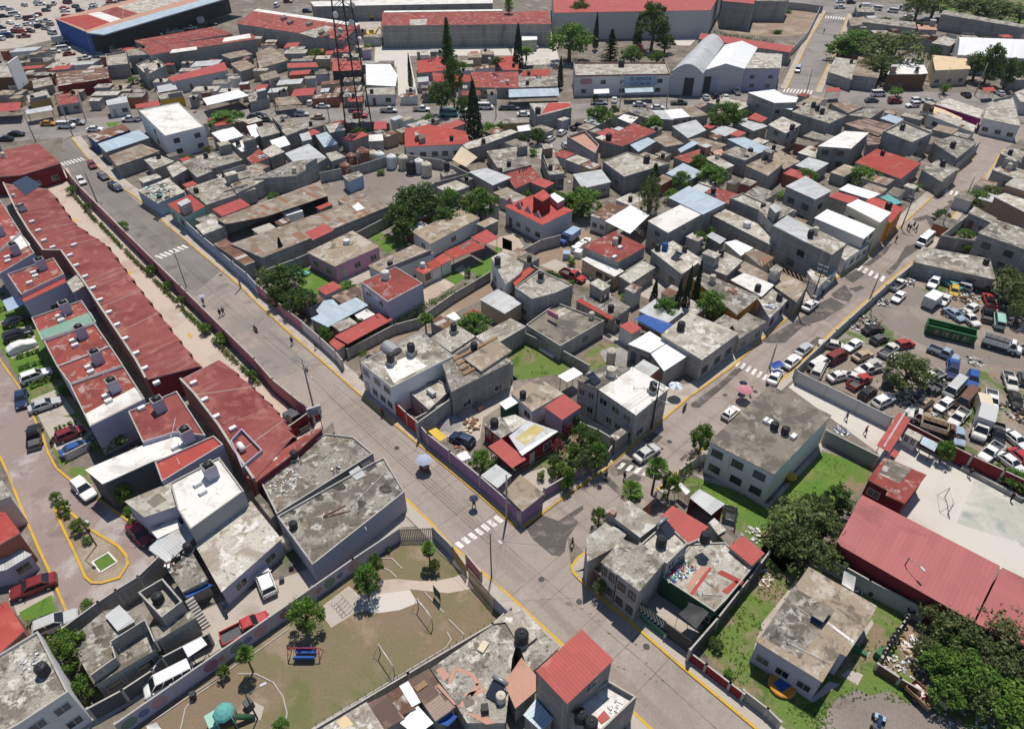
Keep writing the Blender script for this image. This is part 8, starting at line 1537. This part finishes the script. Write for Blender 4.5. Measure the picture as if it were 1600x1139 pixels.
M([('grey house with dark windows beside the hangar',[1020,270,1100,225,1190,250,1140,290],7,RL,dict(win='F2')),('long brown roof strip behind the big tree',[660,215,1000,245,1030,250,820,215,690,190],6,SO),('grey warehouse wall at the upper right',[1080,90,1100,65,1620,160,1590,175],6,RC,dict(n='warehouse')),('grey lorry park building row',[595,110,920,140,930,180,590,140],5,RC),('rose flat roof behind row',[930,155,1040,160,1060,190,940,185],5,'roof_rose'),('grey fronted sheds by the back road',[545,40,660,45,670,80,560,75],4,RC),('pale shed roofs by side street top',[500,120,600,105,640,150,520,165],4,SO),('red market awning on the north road',[360,555,445,548,455,572,365,575],3,SR,CAN),('red parasol-like awning by the right trees',[1340,550,1410,545,1425,570,1350,575],3,SR,CAN),('tall grey house with white corrugated roof near the road',[-60,640,0,575,190,610,150,690],7.4,SW,dict(win='R1')),('tall block house with three black tanks',[150,700,260,640,492,722,385,772],7.6,RC,dict(nick='three-tank block house')),('block house with doorways and one tank',[0,780,90,730,207,780,110,835],7.4,RL,dict(win='R2L1',nick='doorway block house')),('large twin-roofed grey block house',[310,915,480,820,632,830,520,930],8,RW,dict(nick='twin-roofed block house')),('grey parapet house with roof terrace and tank',[720,820,845,755,1030,830,900,890],8,RL,dict(par=.5,nick='terrace block house')),('dark brown corrugated roof between block houses',[480,775,600,740,830,790,690,850],5,'sheet_brown'),('brown sheet roof at the road',[610,820,720,840,700,900,620,910],4.4,'sheet_brown'),('beige sheet house at the road edge',[395,650,480,635,590,670,500,710],5,SO),('grey flat house beside the beige one',[500,720,600,680,735,680,640,740],5,RC),('bright red flat roof with tree beside it',[545,1015,680,930,960,1020,830,1120],5,'roof_red',dict(nick='bright red flat roof')),('grey house corner beside the red flat roof',[960,1060,1060,1000,1200,1060,1090,1139],5,RC),('cluttered grey roof by the street end',[1030,890,1150,850,1310,890,1180,990],6,RC,dict(nick='cluttered grey roof')),('blue sheet roof at the road end',[700,740,760,715,850,745,800,775],5,SB),('low grey roof right of the cluttered roof',[1400,1060,1480,1030,1660,1080,1600,1139],5,RL,dict(win='L1')),('pale roof with sheets near the street end',[1450,960,1520,920,1700,980,1640,1040],5,RC,dict(win='L1')),('low beige house at the lower left',[0,970,80,940,200,1010,100,1060],4.4,'roof_brown'),('pale lower storey of the twin-roofed house',[185,955,260,910,310,930,300,990],4.6,RL)])
for(u,v,z)in((215,600,7.4),(285,655,7.6),(310,675,7.6),(340,695,7.6),(152,795,7.4),(600,635,5),(805,755,5),(842,795,7.5),(1157,905,6),(1095,1020,5),(1000,960,6),(1035,955,6),(20,960,5),(465,1095,3)):KT('black',u,v,z,.65,1.6,where='on a far right block roof')
cars([('pickup','white',450,45,0),('suv','black',520,15,0),('van','white',780,70,150),('box_truck','lgrey',850,55,150),('sedan','silver',880,100,150),('sedan','white',990,118,160),('suv','black',1050,125,160),('van','white',680,55,150),('pickup','black',1460,195,0),('sedan','white',1490,212,0),('box_truck','white',620,55,0),('sedan','navy',540,90,80)],'by the back road')
cars([('van','white',690,588,5),('sedan','dgrey',650,625,5),('suv','dred',795,632,5),('suv','white',935,628,10),('suv','white',905,655,190),('sedan','silver',1010,630,10),('sedan','black',1240,590,90),('sedan','silver',1450,580,90),('pickup','grey',1190,880,40)],'on the north road');CV('van','lblue',195,415,180,455,'driving down the far side street',far=True);PE(347,210,90,'black','black','person walking in the far side street');CV('sedan','white',430,10,480,10,'at the top of the far side street',far=True)
Wl('wall along the far side street beside the vacant lot',[155,300,250,200,330,40],2.6,'lgrey');Wl('grey wall end closing the cross street',[1180,1020,1280,930,1325,885],3,'grey');Wl('low wall of the vacant lot at the top',[130,15,240,25,345,40],3,'grey');SH(0,0)if False else None
for(k,u,v,w_,h_,s)in(('round',545,260,260,10,1),('round',450,300,150,7,2),('sparse',800,300,320,14,0),('sparse',700,400,200,9,1),('dark',1410,370,130,13,1),('dark',1320,400,150,9,0),('dark',1520,440,150,10,2),('round',605,1090,190,4.5,2),('round',240,1095,140,4,1),('olive',950,30,160,11,1),('olive',1050,20,160,11,2),('olive',1320,40,200,10,3),('olive',1480,60,220,9,0),('olive',1590,90,120,7,1),('bush',810,575,100,3.5,1),('round',1050,310,70,5,0),('bush',1110,550,70,4,2),('olive',1220,20,150,9,0),('olive',1400,10,150,9,1),('bush',60,200,90,1.6,0),('bush',130,70,70,1.6,1)):TR(k,u,v,w_,h_,seed=s)
GP('field',[850,-60,1800,-60,1800,160,1580,150,1080,60,850,20],'rough_grass',.011);weeds([1100,-20,1700,0,1600,140,1150,60],200,'leaf_olive',.8)
pole(1070,610,9,'pole before the cream building','plain');pole(235,600,9,'pole at the foot of the far side street','plain');pole(1290,600,10,'leaning pale pole among the right trees','plain');pole(1010,110,10,'dark trunk-like pole by the back road','plain')
TP()
for P_ in(CA_far,CB_far,CA_far2):OCC+=[ccw([P_[i],P_[i+1],P_[i+1]+(P_[i+1]-P_[i]).orthogonal().normalized()*2.4,P_[i]+(P_[i+1]-P_[i]).orthogonal().normalized()*2.4])for i in range(len(P_)-1)]
for l in([-120,180,330,170,800,166,1200,136,1600,148,1700,186,1440,180,1240,154,1000,180,800,198,330,198,110,216,-120,234],[1222,142,1290,14,1332,14,1282,147],[1480,285,1525,240,1580,180,1640,200,1560,250],[-100,200,135,205,300,385,380,460,280,470,90,265],[1290,18,1200,8,1210,-2,1700,20,1700,42,1326,26]):OCC.append(ccw(PL(l)))
BB=[(min(p.x for p in P),max(p.x for p in P),min(p.y for p in P),max(p.y for p in P),P)for P in OCC]
def free(pts):
 x0,x1,y0,y1=min(p.x for p in pts),max(p.x for p in pts),min(p.y for p in pts),max(p.y for p in pts)
 for a,b_,c,d,P in BB:
  if a>x1 or b_<x0 or c>y1 or d<y0:continue
  if any(pip(p,P)for p in pts)or any(pip(q,pts)for q in P):return False
 return True
def addocc(P):BB.append((min(p.x for p in P),max(p.x for p in P),min(p.y for p in P),max(p.y for p in P),P))
def rect(c,sx,sy,a,n=4):
 ex=Vector((math.cos(a),math.sin(a)))*sx/2;ey=Vector((-math.sin(a),math.cos(a)))*sy/2
 return[c-ex-ey,c-ey,c+ex-ey,c+ex,c+ex+ey,c+ey,c-ex+ey,c-ex]
ROOFS=[('sheet_grey','small grey sheet lean-to'),('sheet_old','small beige sheet lean-to'),('sheet_rust','small rusty sheet lean-to'),('sheet_red','small red sheet lean-to'),('roof_concrete','small grey slab room'),('roof_light','small pale slab room'),('roof_concrete','small grey slab room'),('roof_light','small pale slab room'),('roof_dark','small dark slab room'),('roof_red_worn','small red slab room'),('roof_brown','small brown slab room'),('roof_concrete','small grey slab room'),('roof_light','small pale slab room')]
def fillin(region,tries,ang,smax,bush=.18):
 P=ccw(PL(region));x0,x1,y0,y1=min(p.x for p in P),max(p.x for p in P),min(p.y for p in P),max(p.y for p in P);k=0
 for t in range(tries):
  c=Vector((rnd.uniform(x0,x1),rnd.uniform(y0,y1)))
  if not pip(c,P):continue
  f=1-.72*t/tries;a=R(ang)+rnd.uniform(-.04,.04);sx,sy=rnd.uniform(3,smax)*f+.6,rnd.uniform(2.6,smax*.8)*f+.6
  q=rect(c,sx,sy,a)
  if not free(q):continue
  addocc(q);r_=rnd.random();u,v=proj((c.x,c.y,2.7))
  if r_<bush and max(sx,sy)<6 or(sx*sy<5 and r_<.5):
   u,v=proj((c.x,c.y,1.2));d=math.hypot(c.length,70);TR(rnd.choice(['bush','round','bright','bush','dark','olive']),u,v,min(sx,sy)*1.1*FPX/d,rnd.uniform(1.6,3.2));continue
  if r_<bush+.08 or sx*sy<5:
   litter(proj((c.x,c.y,0)),'clutter_heap','household clutter heap','clutter',0,18,min(sx,sy)*.42,rnd.choice([('offwhite','lgrey','brown'),('lblue','brown','dgrey','white'),('brick','grey','tan')]),.4,.4);continue
  rf,ds=ROOFS[rnd.randrange(len(ROOFS))];h=rnd.uniform(2.4,3.4);Q=[q[0],q[2],q[4],q[6]];pts=[]
  for p in Q:pts+=proj((p.x,p.y,h))
  H(ds,pts,h,rf,n='lean_to' if 'sheet' in rf else 'patio_room',open_=0,col=rnd.choice([None,None,None,'offwhite','lgrey','tan','lilac','brick']),slope=.05 if 'sheet' in rf else 0,sdir=ang);k+=1
  if rnd.random()<.16 and 'slab' in ds:KT('black',u,v,None,.5,1.2,where='on a '+ds)
 return k
CB_=[128,240,215,305,300,378,400,468,520,572,650,688,808,815,1000,676,1140,566,1300,432,1410,342,1520,236,1420,190,1240,162,1000,186,800,205,600,200,330,204,140,222]
print('fill',fillin(CB_,6500,B,7.5,.2),fillin([-80,100,0,92,340,70,640,40,780,100,780,160,330,168,100,180,-80,176],2200,5,9.0,.1),fillin([1250,145,1330,30,1600,45,1680,140,1430,138],500,-5,9.0,.3),fillin([1430,350,1520,312,1600,230,1700,200,1720,330,1500,400],300,B,6,.4),fillin([900,900,1000,800,1130,780,1180,850,1060,1000],200,B,4,.5))
for h_ in HOUSES:
 if h_['flat']and not h_.get('tank')and h_['n']=='house' and area(h_['poly'])>26 and h_['o'].y>60 and rnd.random()<.5:
  LAST=h_;c=h_['o'].lerp(h_['poly'][rnd.randrange(len(h_['poly']))],.55);u,v=proj((c.x,c.y,h_['z']+.6));KT(rnd.choice(['black']*5+['beige']),u,v,None,.55,1.3,where='on a flat house roof',base=rnd.choice([0,0,.5]))
BF=[q for q in HOUSES if q['flat']and q['n']in('house','patio_room')]
for h_ in BF:
 P,z,A_=h_['poly'],h_['z'],area(h_['poly']);LAST=h_;r_=rnd.random()
 if A_>34 and h_['o'].y>62 and not h_['nk']:
  I=inset(P,.12);i=rnd.randrange(len(I));p,q=I[i],I[(i+1)%len(I)]
  if rnd.random()<.5:b=MB();s0=rnd.uniform(0,.4);strip_wall(b,[p.lerp(q,s0),p.lerp(q,rnd.uniform(.6,1))],.14,z,z+rnd.choice([.4,.8,1.2]),'wall_block','concrete_trim');b.build('roof_wall',h_['root'],h_['o'])
  if rnd.random()<.3:
   c=I[i];e1=(I[(i+1)%len(I)]-c).normalized();e2=(I[i-1]-c).normalized();w1,w2=rnd.uniform(1.8,2.8),rnd.uniform(2,3.2);Q=ccw([c,c+e1*w1,c+e1*w1+e2*w2,c+e2*w2]);b=MB();b.prism(inset(Q,.1),z,z+2.1,rnd.choice(['wall_block','wall_block','wall_brick']));b.prism(Q,z+2.1,z+2.24,'concrete_trim',rnd.choice(['roof_concrete','roof_light','sheet_grey']),True);b.build('roof_room',h_['root'],h_['o'])
 if A_>14 and not h_['nk']and rnd.random()<.34:c=h_['o'].lerp(P[rnd.randrange(len(P))],rnd.uniform(.2,.6));litter(proj((c.x,c.y,z)),'clutter_heap','clutter on a flat roof','clutter',z,rnd.randint(8,20),rnd.uniform(.6,1.3),rnd.choice([('offwhite','lgrey','brown'),('lblue','dgrey','white'),('brick','grey','tan'),('wood','tan','brown')]),.4,.35)
 if A_>30 and not h_['nk']and h_['o'].y>60 and rnd.random()<.22:
  c=h_['o'];a=R(rnd.choice([A,B]));e=Vector((math.cos(a),math.sin(a)));rt=thing('clothes_line','clothes line with laundry on a flat roof','clothes line',(c.x,c.y,z));b=MB();p,q=c-e*1.7,c+e*1.7
  for k_ in(p,q):b=MB();b.bar((*k_,z),(*k_,z+1.8),.03,'dark_steel',4);b.build('post',rt,(c.x,c.y,z))
  b=MB();b.bar((*p,z+1.75),(*q,z+1.75),.012,'vdark',3);b.build('line',rt,(c.x,c.y,z))
  for k_ in range(5):s0=p.lerp(q,.1+.17*k_);s1=s0+e*rnd.uniform(.3,.5);zz=z+1.74;b=MB();b.prism(ccw([s0,s1,s1+Vector((.02,.03)),s0+Vector((.02,.03))]),zz-rnd.uniform(.5,1.0),zz,'fabric','fabric',True);b.build('cloth',rt,(c.x,c.y,z),COLS[rnd.choice(['white','red','lblue','offwhite','navy','rose','yellow','teal','dgrey'])])
YP=ccw(PL([1262,572,1330,505,1440,540,1555,436,1640,450,1640,745,1600,735,1425,655]));TRK=ccw(PL([1330,500,1400,432,1462,436,1445,500,1600,552,1600,585,1430,535]));VV=[r[0].location.xy.copy()for r in REG if r[2]in('car','van','truck','pickup truck','minibus','trailer','dump body','tree','scrap heap')]
k=0
for t in range(900):
 c=Vector((rnd.uniform(35,110),rnd.uniform(50,140)))
 if not pip(c,YP)or pip(c,TRK)or min((c-q).length for q in VV)<3.1:continue
 VV.append(c);u,v=proj((c.x,c.y,.75));k+=1
 if rnd.random()<.35:litter(proj((c.x,c.y,0)),'scrap_heap','low heap of car parts in the wrecking yard','scrap heap',0,26,1.3,('dgrey','lgrey','vdark','brown','offwhite'),.4,.4)
 else:C(rnd.choice(['sedan','hatchback','pickup','sedan','van']),rnd.choice(['white','offwhite','lgrey','dgrey','navy','dred','tan','black','lblue','brown','dgrey','tan','grey']),u,v,rnd.choice([B,A,B2,A2])+rnd.uniform(-25,25),'wreck in the wrecking yard',paint='old_paint')
LOT=ccw(PL([-60,60,20,20,60,0,190,-20,230,10,115,30,90,50,60,62,-20,80]))
VV=[r[0].location.xy.copy()for r in REG if r[2]in('car','van','truck','pickup truck')]
for t in range(900):
 c=Vector((rnd.uniform(-420,-130),rnd.uniform(200,420)))
 if not pip(c,LOT)or min((c-q).length for q in VV)<4.6:continue
 VV.append(c);u,v=proj((c.x,c.y,.75));C(rnd.choice(kinds),rnd.choice(cols),u,v,rnd.choice((20,160,110)),'in the far parking lot',far=True)
def W3(l):return[Vector((*Gp(u,v),z))for u,v,z in l]
AP=W3([(141,322,8.3),(291,449,7.8),(490,640,9),(768,906,8)]);wire(AP,'bundle of overhead cables following the long street',((-.6,0),(-.2,0),(.2,0),(.6,0),(0,-1.2)),.7)
BP=W3([(792,814,8),(1017,671,8.6),(1247,492,7.2),(1408,357,7.2),(1505,317,6.3)]);wire(BP,'bundle of overhead cables following the cross street',((-.5,0),(0,0),(.5,0),(0,-1)),.6)
wire(W3([(768,906,7.8),(792,814,7.8)]),'short cable span crossing the street junction',((0,0),(.3,0)),.3);wire(W3([(768,906,7.6),(975,905,6)]),'cable drop from the playground pole to the junction house',((0,0),),.5);wire(W3([(490,640,8.4),(625,590,5.6)]),'cable drop from the billboard pole to the white street house',((0,0),(.3,0)),.5);wire(W3([(1017,671,8),(1130,670,6)]),'cable drop across the cross street to the school hall',((0,0),),.5);wire(W3([(1356,475,6.4),(1247,492,7)]),'cable crossing the cross street by the wrecking yard',((0,0),(.3,0)),.4);wire(W3([(669,173,10),(839,172,10.4),(968,172,10.6),(1041,163,11),(1259,150,9)]),'overhead cables following the north road',((0,0),(.5,0),(0,-1.2)),1.0)
for i,(a_,b_,z)in enumerate((((291,449),(270,330),5),((490,640),(605,520),5.5),((1247,492),(1130,500),5.8),((1408,357),(1340,330),6.4),((1505,317),(1580,330),5))):wire(W3([(*a_,7),(*b_,z)]),'single service cable drop from a street pole',((0,0),),.6)
hz=bpy.data.materials.new('haze');hz.use_nodes=True;t=hz.node_tree;t.nodes.remove(t.nodes['Principled BSDF']);pv=t.nodes.new('ShaderNodeVolumePrincipled')
pv.inputs['Color'].default_value=(.80,.87,.95,1);pv.inputs['Density'].default_value=.00006;pv.inputs['Anisotropy'].default_value=.2
t.links.new(pv.outputs[0],t.nodes['Material Output'].inputs['Volume']);MATS['haze']=hz
b=MB();b.prism([Vector((-950,-70)),Vector((950,-70)),Vector((950,1510)),Vector((-950,1510))],-1,76,'haze','haze',True);o=b.build('haze');o['kind']='stuff';o['label']='thin pale summer haze over the whole town';o['category']='haze'
LM=[('the lattice radio tower',560,150),('the purple fence',700,720),('the green dump body',1490,515),('the playground swing',478,1015),('the white park goal',607,1018),('the yellow tarpaulin',683,680),('the red-roofed school canopy',1460,850),('the basketball court',1490,770),('the school hall',1205,645),('the street corner',808,825),('the blue tarpaulin canopy',1020,505),('the red tin-roofed tower house',898,1040),('the pink house',537,400),('the row of steel drums',615,255),('the SE RENTA building',965,115),('the barrel-vaulted warehouse',1095,85),('the magenta shop',1495,185),('the blue depot',110,60),('the cul-de-sac island',150,855),('the mural wall',400,985),('the four cypresses',1065,460),('the turreted red house',845,330),('the red car hauler yard',900,430),('the teal house',280,330),('the white minibus',1443,377),('the green lawn',500,445),('the storage sheds',430,340),('the grey billboard',500,640),('the two big umbrellas',690,750),('the brown-roofed cottage',1270,985),('the far side street',1270,80),('the white curved hangar',1545,75),('the large red hall',1000,15),('the red-roofed bungalow',680,212),('the painted crosswalk',268,393),('the north road',400,190),('the cream building',1485,105),('the wrecking yard gate',1240,580),('the walled alley',680,500),('the white rendered house',275,205),('the junction zebra crossing',745,830),('the cream-roofed corner shop',1000,600),('the green palm clump',1020,750),('the chevron gate',1020,965),('the far parking lot',50,60),('the red row houses',300,560),('the long perimeter wall',300,470),('the gas cylinder enclosure',385,700)]
def finalize():
 def words(s):return s.split()
 num=['zero','one','two','three','four','five','six','seven','eight','nine','ten','eleven','twelve','thirteen','fourteen','fifteen','sixteen']
 order=['','second','third','fourth','fifth','sixth','seventh','eighth','ninth','tenth','eleventh','twelfth','thirteenth','fourteenth','fifteenth','sixteenth']
 by={}
 for r in REG:by.setdefault(r[1],[]).append(r)
 for d,rs in by.items():
  if len(rs)==1 and len(words(d))>=6 or rs[0][4]:
   for r in rs:r.append(d)
   continue
  rel={}
  for r in rs:
   u,v=r[3];cand=sorted(LM,key=lambda l:(l[1]-u)**2+((l[2]-v)*1.3)**2)
   for name,lu,lv in cand:
    if not any(wd_ in d for wd_ in words(name)[-1:]):break
   du,dv=u-lu,(v-lv)*1.3
   dist=math.hypot(du,dv)
   if abs(du)>abs(dv)*1.2:w_='right of' if du>0 else 'left of'
   else:w_='in front of' if dv>0 else 'behind'
   rel.setdefault(f'{d} {w_} {name}',[]).append(r)
  for k,l in rel.items():
   if len(l)==1:l[0].append(k);continue
   l.sort(key=lambda r:r[3][0])
   for i,r in enumerate(l):
    if i==0:t='leftmost' if len(l)>2 else 'the left one'
    elif i==len(l)-1:t='rightmost' if len(l)>2 else 'the right one'
    else:t=(order[i]+' from left')if i<len(order)else f'{i + 1}th from left'
    r.append(f'{k}, {t}')
 seen={}
 for r in REG:seen[r[-1]]=seen.get(r[-1],0)+1
 CUT=(' parked ',' standing ',' half hidden ',' wreck ',' with ',' in the ',' on the ',' on a ',' beside ',' growing ',' along ',' by the ',' at the ',' covered ',' driving ')
 for r in REG:
  s=r[-1]
  if len(words(s))>16:
   for c in CUT:
    if len(words(s))<=16:break
    if c in r[1]:s=s.replace(r[1],r[1].split(c)[0],1);r[1]=r[1].split(c)[0]
  if len(words(s))>16:print('LABEL LONG',s)
  r[0]['label']=s
  seen2.setdefault(s,[]).append(r[0])
 for s,l in seen2.items():
  if len(l)>1 and 'group' not in l[0]:print('DUP',len(l),s)
seen2={}
finalize()
